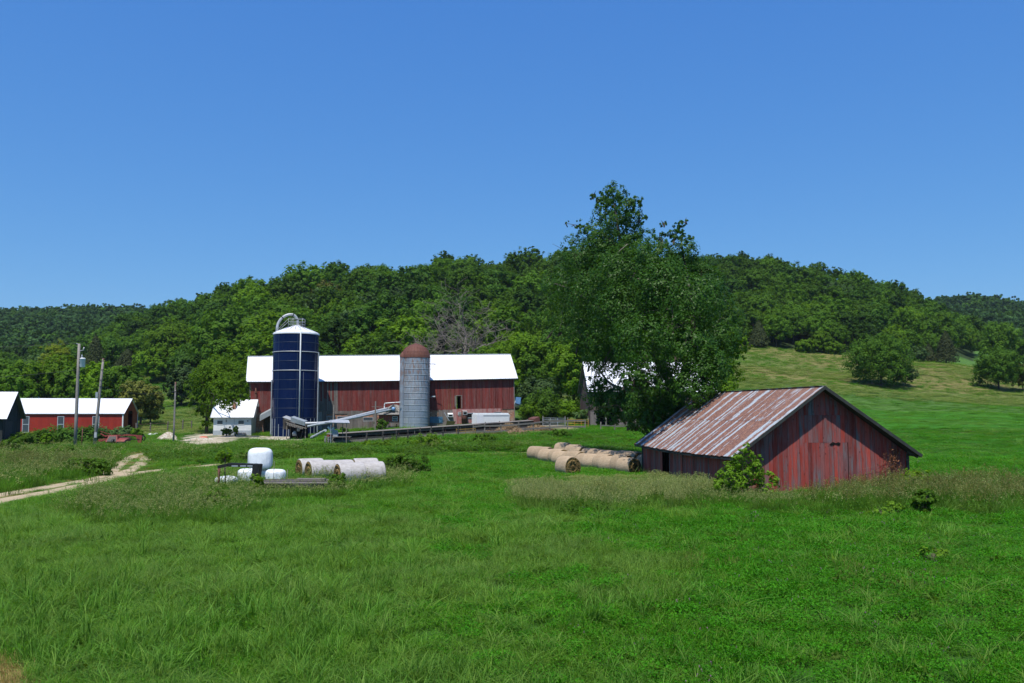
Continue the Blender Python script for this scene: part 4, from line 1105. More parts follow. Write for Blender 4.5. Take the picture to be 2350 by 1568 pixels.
# ================================================================ poles and wires
def pole(name, label, px, Y, htop, r0, r1, lean=0.0, rusty=False):
    g = G(px, Y); o = thing(name, label, 'pole', g, 0, 'wooden poles of the yard')
    m = MB(); m.tube([(0, 0, -.4), (lean * .3, 0, htop * .3), (lean * .7, 0, htop * .7), (lean, 0, htop)], [r0, r0 * .93, (r0 + r1) / 2, r1], 12); m.build('shaft', M['wood_pole'], o)
    return o, g
p1, g1 = pole('utility_pole', 'tall grey utility pole carrying a transformer can', 172, 88, 10.75, .17, .12, 0)
m = MB(); m.lathe([(.0, 0), (.22, .0), (.25, .04), (.25, .82), (.27, .84), (.27, .9), (.18, .96), (.0, .98)], 20, (.44, -.05, 8.35)); tr = m.build('transformer', M['white_paint'], p1)
m = MB(); m.lathe([(.05, 0), (.08, .06), (.05, .12), (.09, .18), (.05, .25), (.04, .35)], 10, (.36, -.05, 9.3)); m.build('bushing', M['galv'], tr)
for z_ in (8.6, 9.0): MB().bar((.1, -.05, z_), (.25, -.05, z_), .06, .08).build('bracket', M['galv_dull'], p1)
m = MB(); m.bar((0, 0, 10.0), (.5, -.1, 10.1), .04, .05).tube([(.5, -.1, 10.0), (.56, -.1, 10.4)], .045, 6); m.build('fuse_arm', M['galv'], p1)
m = MB(); m.tube([(-.22, 0, 10.72), (.02, 0, 10.72)], .03, 6).lathe([(.03, 0), (.06, .05), (.03, .12)], 8, (-.22, 0, 10.7)); m.build('insulator', M['galv'], p1)
p2, g2 = pole('utility_pole', 'leaning grey pole with small meter boxes and a reddish tip', 216, 93, 9.35, .17, .10, .62)
m = MB(); m.box(.05, .3, -.25, -.1, 5.2, 5.8); m.build('meter_box', M['galv_dull'], p2)
m = MB(); m.box(.1, .35, -.3, -.14, 1.0, 1.55); m.build('switch_box', M['galv'], p2)
m = MB(); m.tube([(.6, 0, 9.05), (.63, 0, 9.42)], [.105, .10], 10); m.build('treated_tip', M['rust'], p2)
m = MB()
for z in (8.2, 7.1, 6.4): m.tube([(z * .066 - .02, -.15, z), (z * .066 + .25, -.15, z)], .03, 5)
m.build('insulator_hooks', M['black_steel'], p2)
p3, g3 = pole('utility_pole', 'thin darker pole with a rusty tip beside the gravel heap', 398, 104, 7.2, .12, .08, .04)
MB().tube([(.04, 0, 6.3), (.042, 0, 7.23)], [.088, .082], 10).build('treated_tip', M['rust'], p3)
MB().tube([(-.3, -.1, 6.1), (.2, -.1, 6.1)], .03, 5).build('insulator_hooks', M['black_steel'], p3)
def wire(label, a, b, sag, r=.014):
    a = Vector(a); b = Vector(b); mid = (a + b) / 2
    o = thing('overhead_wire', label, 'wire', (mid.x, mid.y, h(mid.x, mid.y)), 0, 'overhead wires')
    pts = [a.lerp(b, k / 16) + Vector((0, 0, -sag * 4 * (k / 16) * (1 - k / 16))) - o.location for k in range(17)]
    MB().tube(pts, r, 4).build('strand', M['wire'], o)
T1 = g1 + Vector((-.22, 0, 10.8)); T2 = g2 + Vector((.6, -.1, 8.2)); T3 = g3 + Vector((0, -.1, 6.1))
wire('thin wire running from the top of the tall transformer pole out of the picture', T1, (-75, 80, 10.2), .5)
wire('thin wire stretched from the leaning pole to the thin rusty tipped pole', T2 + Vector((0, 0, -1.8)), T3, .5)
wire('thin wire from the thin rusty tipped pole to the white milk house', T3, G(500, 117, 0) + Vector((0, 0, 3.6)), .3)
wire('low wire from the transformer pole crossing above the long red shed', g1 + Vector((0, -.1, 8.1)), (-75, 86, 6.6), .5)

rp = thing('steel_post', 'thin rusty steel post in the weeds between the two tall poles', 'post', G(188, 90)); MB().tube([(-.06, 0, -.2), (0, 0, 2.1)], .045, 6).build('shaft', M['rust'], rp)
sp = thing('steel_post', 'short dark fence post in the weeds before the long red shed', 'post', G(112, 95)); MB().tube([(0, 0, -.2), (0, 0, 1.5)], .07, 6).build('shaft', M['wood_dark'], sp)

# ================================================================ mower
def mower():
    g = G(272, 97.5); o = thing('hay_mower', 'faded red hay mower with a long towing arm parked in the yard grass', 'mower', g, R(4))
    m = MB(); m.hexa([(-1.2, -.6, .35), (.1, -.6, .35), (.1, .6, .35), (-1.2, .6, .35), (-1.0, -.25, 1.05), (-.1, -.25, 1.05), (-.1, .5, 1.05), (-1.0, .5, 1.05)]); m.build('conditioner_hood', M['red_steel'], o)
    m = MB(); m.hexa([(-1.05, -.66, .4), (-.05, -.66, .4), (-.05, -.6, .4), (-1.05, -.6, .4), (-.92, -.34, .95), (-.2, -.34, .95), (-.2, -.28, .95), (-.92, -.28, .95)]); m.build('curtain', M['black_steel'], o)
    m = MB(); m.hexa([(.0, -.9, .3), (1.15, -.9, .42), (1.15, .5, .42), (0, .5, .3), (.05, -.7, .5), (1.1, -.7, .66), (1.1, .4, .78), (.05, .4, .85)]); m.build('side_shield', M['red_steel'], o)
    MB().box(.1, 1.1, -.92, -.86, .02, .40).build('rubber_skirt', M['black_steel'], o)
    m = MB(); m.bar((-1.5, .2, 1.0), (1.0, .1, 1.1), .16, .14).bar((1.0, .1, 1.1), (2.55, 0, .95), .16, .14); m.build('tongue', M['red_steel'], o)
    m = MB(); m.bar((1.0, -.1, .62), (2.3, -.1, .62), .06, .06).tube([(.2, 0, 1.2), (.9, .05, 1.3), (1.4, .05, 1.15)], .03, 5); m.build('drive_shaft', M['black_steel'], o)
    m = MB(); m.hexa([(2.15, -.1, .2), (2.45, -.1, .2), (2.45, .1, .2), (2.15, .1, .2), (1.85, -.1, 1.0), (2.55, -.1, 1.0), (2.55, .1, 1.0), (1.85, .1, 1.0)]); m.build('hitch_plate', M['red_steel'], o)
    m = MB(); m.lathe([(.22, -.05), (.3, -.03), (.3, .03), (.22, .05)], 16); q = m.build('drive_wheel', M['black_steel'], o); q.location = (2.7, 0, .75); q.rotation_euler = (R(90), 0, R(70))
    for x in (-.35, -1.35):
        m = MB(); m.lathe([(.12, -.1), (.3, -.12), (.34, -.08), (.34, .08), (.3, .12), (.12, .1)], 18); q = m.build('wheel', M['black_steel'], o); q.location = (x, -.62 if x > -1 else .4, .33); q.rotation_euler = (R(90), 0, R(80))
        m = MB(); m.lathe([(.02, -.09), (.14, -.09), (.14, .09), (.02, .09)], 14); m.build('rim', M['red_steel'], q)
    m = MB(); m.bar((-2.1, .3, 1.25), (-1.4, .1, .9), .08, .1).bar((-2.2, .1, .5), (-1.3, .1, .6), .12, .3).bar((-2.2, .5, 1.5), (-1.0, .3, 1.15), .05, .05); m.build('rear_frame', M['red_steel'], o)
mower()

# ================================================================ gravel heap, lid, slab bits
def heap(name, label, cat, p, rx, ry, hz, mat, seed, rough=.12, n=48, bits=None, group=None):
    rg = np.random.default_rng(seed); m = MB(); ring = 40
    V = []; 
    for i in range(n + 1):
        t = i / n
        for k in range(ring):
            a = 2 * math.pi * k / ring; rr = t * (1 + .18 * math.sin(2 * a + seed) + .1 * math.sin(5 * a + seed))
            x, y = rx * rr * math.cos(a), ry * rr * math.sin(a)
            z = hz * (math.cos(math.pi * min(t, 1)) * .5 + .5) ** .85 * (1 + .35 * (fbm(np.array([x + seed * 9.]), np.array([y * 1.]), 1.6, seed)[0] - .5)) + rough * (vnoise(np.array([x]), np.array([y]), .35, seed)[0] - .5) * (t < .97) - .08
            V.append((x, y, z + h(p.x + x, p.y + y) - p.z))
    F = [(i * ring + k, i * ring + (k + 1) % ring, (i + 1) * ring + (k + 1) % ring, (i + 1) * ring + k) for i in range(n) for k in range(ring)]
    o = link(name, np_mesh(name, V, np.array(F), smooth=False), mat); o.location = p; tag(o, label, cat, group); return o
tg = NT('pale_gravel'); tc = tg.n('TexCoord').outputs['Object']; vv = tg.n('TexVoronoi'); vv.inputs['Scale'].default_value = 7; tg.l(tc, vv.inputs['Vector'])
sp_ = tg.n('SeparateColor'); tg.l(vv.outputs['Color'], sp_.inputs[0])
M['gravel'] = tg.done(tg.principled(tg.ramp(sp_.outputs[0], [(0, (.30, .24, .17)), (.5, (.46, .39, .29)), (1, (.56, .52, .45))]), .95, 0, .1, vv.outputs['Distance'], .8, .08))
heap('gravel_heap', 'pale tan gravel heap behind the thin rusty tipped pole', 'heap', G(384, 109), 2.0, 1.7, 1.05, M['gravel'], 4)
heap('gravel_heap', 'low spread of pale rubble in front of the milk house', 'heap', G(455, 108), 2.6, 2.2, .32, M['gravel'], 8)
heap('gravel_heap', 'low pale rubble bank before the blue silo', 'heap', G(610, 104.5), 4.2, 1.3, .42, M['gravel'], 9)
o = thing('tub_lid', 'round orange lid lying on the ground by the milk house', 'lid', G(467, 109.5, .12)); MB().lathe([(.0, .16), (.3, .15), (.5, .08), (.54, .0)], 20).build('disc', M['orange'], o); MB().lathe([(.55, -.12), (.6, -.02), (.5, 0)], 20).build('rim', M['dark'], o)
def lumps(name, label, cat, p, n, spread, size, mat, seed):
    o = thing(name, label, cat, p); rg = random.Random(seed)
    for k in range(n):
        m = MB(); r = size * rg.uniform(.7, 1.2); vs = []; 
        prof = [(.02, r * .75)] + [(r * math.sin(t) * rg.uniform(.85, 1.1), r * .75 * math.cos(t)) for t in (.5, 1.0, 1.5, 2.0)]
        m.lathe(prof, 9, (rg.uniform(-spread, spread), rg.uniform(-.2, .2), r * .2)); m.build('stone', mat, o)
    return o
lumps('white_feed_sack', 'white plastic sacks lying in the grass by the yard fence', 'sack', G(352, 118), 3, .7, .32, M['white_paint'], 2)

# ================================================================ fences and gates
def rail_fence(name, label, pts, hp, rails, mats, group=None, pw=.14, rw=.14, posts_extra=0, cat='fence'):
    p0 = G(*pts[0]); o = thing(name, label, cat, p0, 0, group); rg = random.Random(len(label))
    P = [G(*q) - p0 for q in pts]
    for q in P:
        t = rg.uniform(-.08, .08); MB().bar(q + Vector((0, 0, -.3)), q + Vector((t, 0, hp * rg.uniform(.92, 1.12))), pw, pw).build('post', M[mats[0]], o)
    for a, b in zip(P, P[1:]):
        for z in rails:
            d = Vector((0, -pw * .5 - .025, 0)); MB().bar(a + d + Vector((0, 0, z * hp + rg.uniform(-.05, .05))), b + d + Vector((0, 0, z * hp + rg.uniform(-.05, .05))), .04, rw).build('rail', M[mats[1]], o)
    return o
rail_fence('pasture_fence', 'rusty wire and pipe fence across the pasture behind the gravel heap', [(313, 123), (344, 123), (384, 123.5), (419, 124), (440, 126)], 1.5, (.3, .5, .7, .9), ('wood_grey', 'rust'), rw=.035)
rail_fence('board_fence', 'low grey board fence before the feed bunk yard', [(1085, 101), (1112, 102), (1150, 103), (1190, 104), (1225, 105.5), (1262, 107), (1302, 108), (1342, 109)], 1.25, (.35, .9), ('wood_grey', 'wood_grey'), rw=.2)
rail_fence('board_fence', 'broken wooden fence with a dangling rail in front of the half hidden grey barn', [(1378, 109), (1410, 110), (1440, 111), (1476, 112)], 1.2, (.55,), ('wood_grey', 'wood_grey'))
for i, (px, Y, hh) in enumerate([(812, 97, 1.1), (880, 97.5, 1.2), (907, 98, 1.15), (963, 99, 1.35), (990, 99.5, 1.1), (1020, 99.8, 1.3)]):
    pass
rail_fence('wire_fence', 'old wooden fence posts strung with wire along the weeds below the feed bunk', [(842, 96.5), (880, 97), (909, 97.5), (936, 98), (963, 98.5), (990, 99), (1017, 99.5), (1052, 100.3)], 1.25, (.5, .8), ('wood_dark', 'wire'), rw=.03)
M['ochre_wood'] = mat_plain('ochre_stained_wood', (.24, .16, .05), .8, 0, .4, 5, .2)
o = thing('farm_gate', 'short ochre yellow gate panel in front of the straw heap', 'gate', G(1066, 100.6)); 
for z in (.25, .55, .8): MB().bar((-.95, 0, z), (1.25, 0, z + .12), .05, .09).build('rail', M['ochre_wood'], o)
for x in (-.95, .1, 1.25): MB().bar((x, 0, .1), (x, 0, .95), .06, .06).build('upright', M['ochre_wood'], o)
def gate(label, pa, pb, hh, mat, nr):
    a = G(*pa); b = G(*pb); o = thing('farm_gate', label, 'gate', a); v = b - a
    for k in range(nr):
        z = .25 + (hh - .25) * k / (nr - 1); MB().tube([Vector((0, 0, z)), v + Vector((0, 0, z))], .024, 6).build('rail', M[mat], o)
    for f in (0, .33, .66, 1): MB().bar(v * f + Vector((0, 0, .2)), v * f + Vector((0, 0, hh + .02)), .06, .06).build('upright', M[mat], o)
    for f in (0, 1): MB().bar(v * f + Vector((.0, .1, -.3)), v * f + Vector((.0, .1, hh + .25)), .13, .13).build('post', M['wood_grey'], o)
gate('grey tubular steel gate with many rails beyond the straw heap', (1246, 112), (1297, 112.5), 1.2, 'galv_dull', 6)
gate('yellow tubular steel gate beside the half hidden grey barn', (1303, 113), (1350, 114), 1.05, 'yellow_steel', 4)

# ================================================================ feed bunk
M['kerb'] = mat_plain('stained_concrete', (.24, .21, .19), .9, 0, .3, 2, .2, .5)
M['wood_mid'] = mat_plain('shaded_old_planks', (.095, .085, .075), .85, 0, .4, 4, .2, .5)  # dark tone carries the shade below the bunk's roof; some roof planks share it
def feed_bunk():
    a = G(757, 97); b = G(1214, 108.5); a.z = .45; v = b - a; L = math.hypot(v.x, v.y); ang = math.atan2(v.y, v.x); o = thing('feed_bunk', 'long low weathered wooden feed bunk with a plank roof in front of the barn', 'feed bunk', a, 0)
    o.rotation_euler = (0, -math.atan2(1.35, L), ang); rg = random.Random(4)
    L += .3
    m = MB(); planks(m, 0, L, -.8, .42, -.9, 1.2, .06, rg=rg, jb=0, gap=.004); m.build('concrete_kerb', M['kerb'], o)
    m = MB(); x = 0
    while x < L - .5:
        e = min(x + rg.uniform(2.6, 3.6), L)
        m.hexa([(x, -.75, .42), (e - .02, -.75, .42 + rg.uniform(-.03, .03)), (e - .02, -.7, .42), (x, -.7, .42), (x, -.78, .62), (e - .02, -.78, .62), (e - .02, -.73, .62), (x, -.73, .62)])
        x = e
    m.build('trough_board', M['wood_mid'], o)
    MB().box(0, L, -.2, .3, .0, .35).build('trough_floor', M['wood_dark'], o)
    m = MB(); m.box(0, L, .6, .66, -.2, 1.16); m.build('back_board', M['wood_dark'], o)
    x = 0
    while x < L - .3:
        e = min(x + rg.uniform(2.8, 3.6), L); dz = rg.uniform(-.04, .04)
        MB().hexa([(x, -.62, .86 + dz), (e - .03, -.62, .84), (e - .03, -.57, .84), (x, -.57, .86 + dz), (x, -.62, 1.12 + dz), (e - .03, -.62, 1.14), (e - .03, -.57, 1.14), (x, -.57, 1.12 + dz)]).build('side_board', M['wood_mid'], o)
        x = e
    for k in range(14):
        x = .1 + k * (L - .25) / 13; MB().bar((x, -.66, -.1), (x, -.66, 1.2), .1, .07).build('post', M['rust' if k % 3 == 1 else 'wood_grey'], o)
        MB().bar((x, .55, -.1), (x, .55, 1.35), .1, .1).build('post', M['wood_grey'], o)
    x = -.2
    while x < L:
        e = min(x + rg.uniform(2.2, 3.4), L + .25); u = rg.uniform(-.03, .05)
        MB().hexa([(x, -.85 + u, 1.16), (e, -.85 + u, 1.16 + rg.uniform(-.02, .03)), (e, .85, 1.20), (x, .85, 1.20), (x, -.85 + u, 1.2), (e, -.85 + u, 1.2 + rg.uniform(-.0, .03)), (e, .85, 1.24), (x, .85, 1.24)]).build('roof_sheet', M['wood_grey' if rg.random() < .85 else 'wood_mid'], o)
        x = e + .01
    MB().hexa([(L + .0, -.9, .9), (L + .9, -.9, .75), (L + .9, .7, .85), (L, .7, 1.0), (L + .1, -.9, 1.4), (L + .8, -.9, 1.62), (L + .8, .7, 1.62), (L + .1, .7, 1.45)]).build('end_hopper', M['rust'], o)
    m = MB()
    for k in range(7): m.bar((.6 + .25 * k + 5.2, -1.05, -.55), (.72 + .25 * k + 5.2, -1.0, .35), .03, .03)
    for k in range(8): m.bar((.6 + .5 * k, -1.05, -.5), (.8 + .5 * k, -1.0, .3), .03, .03)
    m.build('feed_bars', M['rust'], o)
feed_bunk()

# shelter with a blue-grey roof over the bunk's head, machinery under it
def bunk_shelter():
    g = G(774, 95); g.z = .5; o = thing('feed_shelter', 'small open shelter on posts with a blue grey metal roof over the feed conveyor', 'shelter', g, R(4))
    ppm = FPX / 95
    for x, y in ((-.62, -.5), (1.02, -.5), (-1.05, .9), (.45, .9), (-1.25, -.4)):
        MB().bar((x, y, -.5), (x, y, 2.35 if x > -1 else 1.0), .08, .08).build('post', M['wood_grey' if x > 0 else 'galv_dull'], o)
    MB().bar((-.64, -.62, .2), (-.64, -.62, 2.75), .05, .05).build('mast', M['galv_dull'], o)
    m = MB(); roof_sheet(m, (-.85, 1.1, 2.68), (1.05, 1.1, 2.68), (1.4, -.75, 2.38), (-1.35, -.75, 2.45), 10, .02); slab_roof(m, (-.8, 1.05, 2.66), (1.0, 1.05, 2.66), (1.35, -.7, 2.36), (-1.3, -.7, 2.43), .04); m.build('roof', M['galv'], o)
    m = MB(); m.hexa([(-.6, -.2, .9), (.05, -.2, .9), (.05, .5, .9), (-.6, .5, .9), (-.55, -.2, 1.7), (0, -.2, 1.55), (0, .5, 1.55), (-.55, .5, 1.7)]); m.build('motor_housing', M['galv_dull'], o)
    MB().tube([(-1.0, 0, 2.0), (-.7, 0, 1.5), (-.4, 0, 1.9)], .12, 8).build('hopper_mouth', M['white_paint'], o)
    m = MB(); m.box(-1.3, 1.5, -.45, .5, .85, .92); m.build('deck', M['wood_grey'], o)
    rg = random.Random(6); m = MB()
    for k in range(16): x = rg.uniform(-1.3, -.2); m.bar((x, -.5, rg.uniform(-.4, .8)), (x + rg.uniform(-.5, .6), -.4, rg.uniform(-.4, 1.0)), .07, .05)
    m.build('broken_boards', M['wood_grey'], o)
    m = MB()
    for x in (-1.1, -.75): m.box(x, x + .25, -.35, -.1, .93, 1.12)
    m.build('red_tins', M['red_steel'], o)
bunk_shelter()

def feed_room():
    p = Vector(((871 - 1175) / FPX * 118.6, 118.6, 1.5)); o = thing('feed_room', 'little shed with a worn grey shingle gable beside the slim silo', 'shed', p, R(8)); rg = random.Random(9)
    L = 3.3; ze = 2.25; zr = 3.55
    m = MB(); planks(m, 0, L, -.4, 1.25, 0, .25, rg=rg); m.build('lower_boards', M['grey_boards'], o)
    m = MB(); planks(m, 0, L, 1.25, ze + .1, -.01, .28, rg=rg); m.build('upper_boards', M['barn_red'], o)
    for x in (0, L - .04):
        m = MB(); planks(m, .05, 3, -.4, ze, x, .25, axis='y', rg=rg); m.build('side_wall', M['barn_red'], o)
    window(o, 1.8, 2.5, 1.3, 1.95, -.05, True, 'white_paint', 'glass')
    m = MB(); m.bar((.45, -.08, -.2), (.95, -.08, 1.2), .3, .03); m.build('leaning_board', M['wood_dark'], o)
    m = MB(); m.box(2.3, 2.45, -.02, -.012, .1, .9).box(2.6, 2.75, -.02, -.012, .0, .6); m.build('broken_gap', M['dark'], o)
    # hipped front slope of shingles with a gable opening
    m = MB(); A = Vector((L / 2 + .45, .9, zr)); 
    m.add([(-.3, -.45, ze - .05), (L + .2, -.45, ze - .05), (L + .2, 1.6, ze + .9), (L / 2 + .75, .9, zr), (L / 2 + .15, .9, zr), (.7, 1.6, ze + .7)], [(0, 1, 3, 4), (1, 2, 3), (0, 4, 5)])
    m.prism([(-.3, -.45, ze - .05), (L + .2, -.45, ze - .05), (L + .2, -.42, ze - .12), (-.3, -.42, ze - .12)], (0, .1, 0))
    m.build('shingle_roof', M['shingle'], o)
    m = MB(); cx = L / 2 + .15
    m.prism([(cx - .85, -.2, ze + .35), (cx + .75, -.2, ze + .35), (cx + .15, -.2, zr + .05)], (0, 1.2, 0)); m.build('dormer', M['shingle'], o)
    m = MB(); m.add([(cx - .42, -.215, ze + .42), (cx + .38, -.215, ze + .42), (cx + .38, -.215, ze + .75), (cx + .12, -.215, ze + 1.0), (cx - .2, -.215, ze + .95), (cx - .45, -.215, ze + .65)], [tuple(range(6))]); m.build('dormer_opening', M['dark'], o)
    m = MB(); m.lathe([(.0, 0), (.24, 0), (.26, .5), (.0, .52)], 12, (cx + .12, -.15, ze + .43)); m.build('blue_drum', M['blue_sheet'], o)
    MB().bar((cx - 1.2, -.5, ze + .1), (cx - .1, -.3, ze + .75), .18, .02).build('fallen_strip', M['black_steel'], o)
    m = MB(); m.bar((cx - .95, -.25, ze + .35), (cx + .18, -.25, zr + .12), .06, .04).bar((cx + .18, -.25, zr + .12), (cx + .85, -.25, ze + .5), .06, .04); m.build('barge_boards', M['wood_grey'], o)
feed_room()

def leaning_lean_to():
    g = G(688, 107.5); g.z = .75; o = thing('silo_shelter', 'collapsing lean-to with bent roof sheets at the foot of the blue silo', 'shelter', g, R(3))
    f = 107.5 / FPX
    def X(px): return (px - 688) * f
    def Z(py): return CAMZ - (py - 943) * f - g.z
    for px, y0, y1 in ((660, 963, 1006), (702, 972, 1005), (662, 968, 1004)):
        MB().bar((X(px), -.6 if px != 662 else 1.0, Z(y1) - .4), (X(px) + .05, -.6 if px != 662 else 1.0, Z(y0)), .1, .1).build('post', M['wood_grey'], o)
    m = MB(); m.hexa([(X(651), -.7, Z(958)), (X(673), -.9, Z(966)), (X(673), 1.4, Z(962)), (X(651), 1.4, Z(955)), (X(651), -.7, Z(957)), (X(673), -.9, Z(965)), (X(673), 1.4, Z(961)), (X(651), 1.4, Z(954))]); m.build('roof_sheet', M['galv'], o)
    m = MB(); m.hexa([(X(670), -.9, Z(968)), (X(702), -1.0, Z(977)), (X(702), -.95, Z(977)), (X(670), -.85, Z(968)), (X(670), -1.0, Z(957)), (X(701), -1.1, Z(967.5)), (X(701), 1.2, Z(966)), (X(670), 1.2, Z(955))]); m.build('roof_sheet', M['galv_dull'], o)
    m = MB(); m.bar((X(660), -.95, Z(969)), (X(706), -1.0, Z(983)), .12, .1).bar((X(655), -.9, Z(961)), (X(680), -.95, Z(972)), .1, .08); m.build('fascia', M['wood_grey'], o)
    m = MB(); rg = random.Random(3)
    for k in range(9): x = X(662) + k * .22; m.box(x, x + .17, -1.04, -.99, Z(975 + k * 1.1) - .12 * rg.random(), Z(970 + k * 1.1))
    m.build('ragged_boards', M['wood_grey'], o)
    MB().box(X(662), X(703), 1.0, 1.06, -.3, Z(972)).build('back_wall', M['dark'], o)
    MB().hexa([(X(652), -.5, Z(985)), (X(661), -.6, Z(985)), (X(661), 1.0, Z(985)), (X(652), 1, Z(985)), (X(651), -.6, Z(959)), (X(661), -.7, Z(963)), (X(661), 1.0, Z(962)), (X(651), 1, Z(958))]).build('side_panel', M['wood_dark'], o)
    m = MB(); m.lathe([(0, 0), (.28, .02), (.3, .4), (.1, .6)], 12, (X(676), 0, Z(1000))).lathe([(0, 0), (.18, .02), (.2, .4), (.1, .5)], 12, (X(684), .1, Z(990))); m.build('silo_unloader', M['galv_dull'], o)
    m = MB(); m.tube([(X(690), -.5, -.3), (X(697), -.6, Z(985))], .05, 6).tube([(X(686), -.5, -.3), (X(680), -.6, Z(980))], .05, 6); m.build('struts', M['black_steel'], o)
leaning_lean_to()

def conveyor(label, pts, r, mat='galv', name='feed_conveyor', n=6):
    P = [W(*q) for q in pts]; o = thing(name, label, 'conveyor', (P[0].x, P[0].y, h(P[0].x, P[0].y)))
    P = [q - o.location for q in catmull([Vector(q) for q in P], n)]
    MB().tube(P, r, 10).build('tube', M[mat], o)
    m = MB(); 
    for k in range(len(P) // 6, len(P) - 2, max(2, len(P) // 4)): d = (P[k + 1] - P[k]).normalized() * .05; m.tube([P[k] - d, P[k] + d], r * 1.25, 10)
    m.build('clamps', M['galv_dull'], o); return o
conveyor('long pale conveyor tube sweeping up from the blue silo to the grey shingle gable', [(699, 972, 107), (735, 971, 107.5), (765, 967, 108.5), (810, 957, 111), (850, 947, 114), (888, 938, 117.4)], .17)
conveyor('second thinner conveyor tube running just below the long pale one', [(705, 979, 106.6), (732, 974, 107), (760, 969.5, 108), (820, 957.5, 111.3), (860, 948.5, 114.5), (898, 940, 117.7)], .13, 'galv_dull')
conveyor('short slanting grey auger tube low beside the feed shelter', [(714, 1005, 100), (730, 997, 99), (747, 988, 97.5)], .15, 'galv')
conveyor('bent white pipe leaving the slim silo above the shingle gable', [(919, 923.5, 117.7), (900, 924.5, 117.5), (884, 926, 117.4), (882.5, 928, 117.4), (882, 938, 117.3), (884, 944, 117.2)], .07, 'white_paint', 'fill_pipe', 3)
for px, y0, y1, Y, mt, lb in ((861, 921, 984, 113, 'wood_grey', 'tall grey pole with a cross arm holding up the long conveyor'), (765, 930, 985, 109, 'wood_grey', 'shorter grey pole under the conveyor bend before the barn')):
    a = W(px, y1, Y); b = W(px + 1, y0, Y); o = thing('conveyor_post', lb, 'post', a); MB().bar((0, 0, -.4), b - a, .16, .16).build('shaft', M[mt], o)
    if px == 861: MB().bar(b - a + Vector((-.5, 0, -.7)), b - a + Vector((.9, 0, -.75)), .05, .06).build('cross_arm', M[mt], o)

# white box body
def box_body():
    a = W(1094, 971, 112); b = W(1171, 967, 114.5); v = Vector((b.x - a.x, b.y - a.y, 0)); L = v.length; o = thing('milk_tank_box', 'white rounded box body standing behind the feed bunk', 'box trailer', (a.x, a.y, a.z - .5), math.atan2(v.y, v.x))
    import bmesh
    bm = bmesh.new(); bmesh.ops.create_cube(bm, size=1)
    bmesh.ops.scale(bm, vec=(L, 1.5, 1.75), verts=bm.verts); bmesh.ops.translate(bm, vec=(L / 2, .75, .9), verts=bm.verts)
    bmesh.ops.bevel(bm, geom=[e for e in bm.edges if (e.verts[0].co.z + e.verts[1].co.z) / 2 > .5], offset=.16, segments=4, affect='EDGES')
    me = bpy.data.meshes.new('body'); bm.to_mesh(me); bm.free(); link('body', me, M['white_paint'], o)
    MB().box(-.02, .95, -.02, .0, .1, 1.5).build('door', M['white_metal'], o)
    MB().box(.97, L + .01, -.03, -.005, 1.42, 1.5).build('trim', M['galv'], o)
    for x in (.5, L - .6): MB().box(x, x + .25, .2, 1.3, -.5, .05).build('skid', M['wood_dark'], o)
box_body()
o = thing('feed_hopper', 'small green brown hopper under the white fan box by the slim silo', 'hopper', G(1030, 115.5)); MB().hexa([(-.5, -.4, .0), (.3, -.4, 0), (.3, .4, 0), (-.5, .4, 0), (-.2, -.5, 1.1), (.9, -.5, 1.0), (.9, .5, 1.0), (-.2, .5, 1.1)]).build('bin', M['mossy'], o); m = MB(); m.bar((-.6, -.3, 2.2), (.2, -.3, .9), .08, .08); m.build('spout', M['galv_dull'], o)

# straw and manure heap
ts = NT('brown_straw'); tc = ts.n('TexCoord').outputs['Object']; n1 = ts.noise(tc, 9, 5, .75); n2 = ts.noise(tc, 2, 3)
M['straw'] = ts.done(ts.principled(ts.ramp(n1, [(.3, (.08, .05, .03)), (.5, (.19, .13, .08)), (.72, (.33, .25, .16))]), .95, 0, .1, n1, 1, .1))
for lb, px, Y, rx, ry, hz, sd_ in (('tall brown heap of straw and manure in front of the feed bunk end', 1168, 104.2, 2.5, 1.5, 1.2, 3), ('lower brown straw heap trailing off towards the steel gates', 1232, 107.5, 2.4, 1.2, .55, 6), ('low brown straw spread near the ochre gate panel', 1125, 103, 2.0, 1.1, .45, 7)):
    p = G(px, Y); hp = heap('straw_heap', lb, 'heap', p, rx, ry, hz, M['straw'], sd_, .3)
    rg_ = np.random.default_rng(sd_); n = 1500; a = rg_.uniform(0, 6.28, n); t = np.sqrt(rg_.random(n)) * .9
    C = np.stack([rx * t * np.cos(a), ry * t * np.sin(a), hz * (np.cos(np.pi * t) * .5 + .5) ** .85 + rg_.uniform(-.02, .12, n)], 1)
    V, F = rhombs(C, rg_.normal(size=(n, 3)), .13, .22, rg_); q = link('loose_straw', np_mesh('loose_straw', V, F, mats=[mat_leaf('loose_straw_%d' % sd_, (.16, .09, .05), (.40, .30, .17), .1)]), None, hp)

# ================================================================ bales
t = NT('round_bale_side'); tc = t.n('TexCoord').outputs['Object']; n1 = t.noise(tc, 5, 5, .7, sc=(.4, 1, 1)); n2 = t.noise(tc, 30, 3, .7, sc=(.25, 1, 1)); oi = t.n('ObjectInfo')
c = t.mix(t.ramp(n1, [(.3, 0.), (.7, 1.)]), (.33, .24, .155), (.43, .33, .225)); c = t.mix(1.0, c, t.ramp(n2, [(.3, .75), (.7, 1.2)]), 'MULTIPLY'); c = t.mix(1.0, c, t.ramp(oi.outputs['Random'], [(0, .88), (1, 1.1)]), 'MULTIPLY')
M['bale_side'] = t.done(t.principled(c, .9, 0, .15, n2, .5, .03))
t = NT('round_bale_face'); tc = t.n('TexCoord').outputs['Object']; sx = t.n('SeparateXYZ'); t.l(tc, sx.inputs[0])
rr = t.math('SQRT', t.math('ADD', t.math('POWER', sx.outputs[1], 2.), t.math('POWER', sx.outputs[2], 2.)))
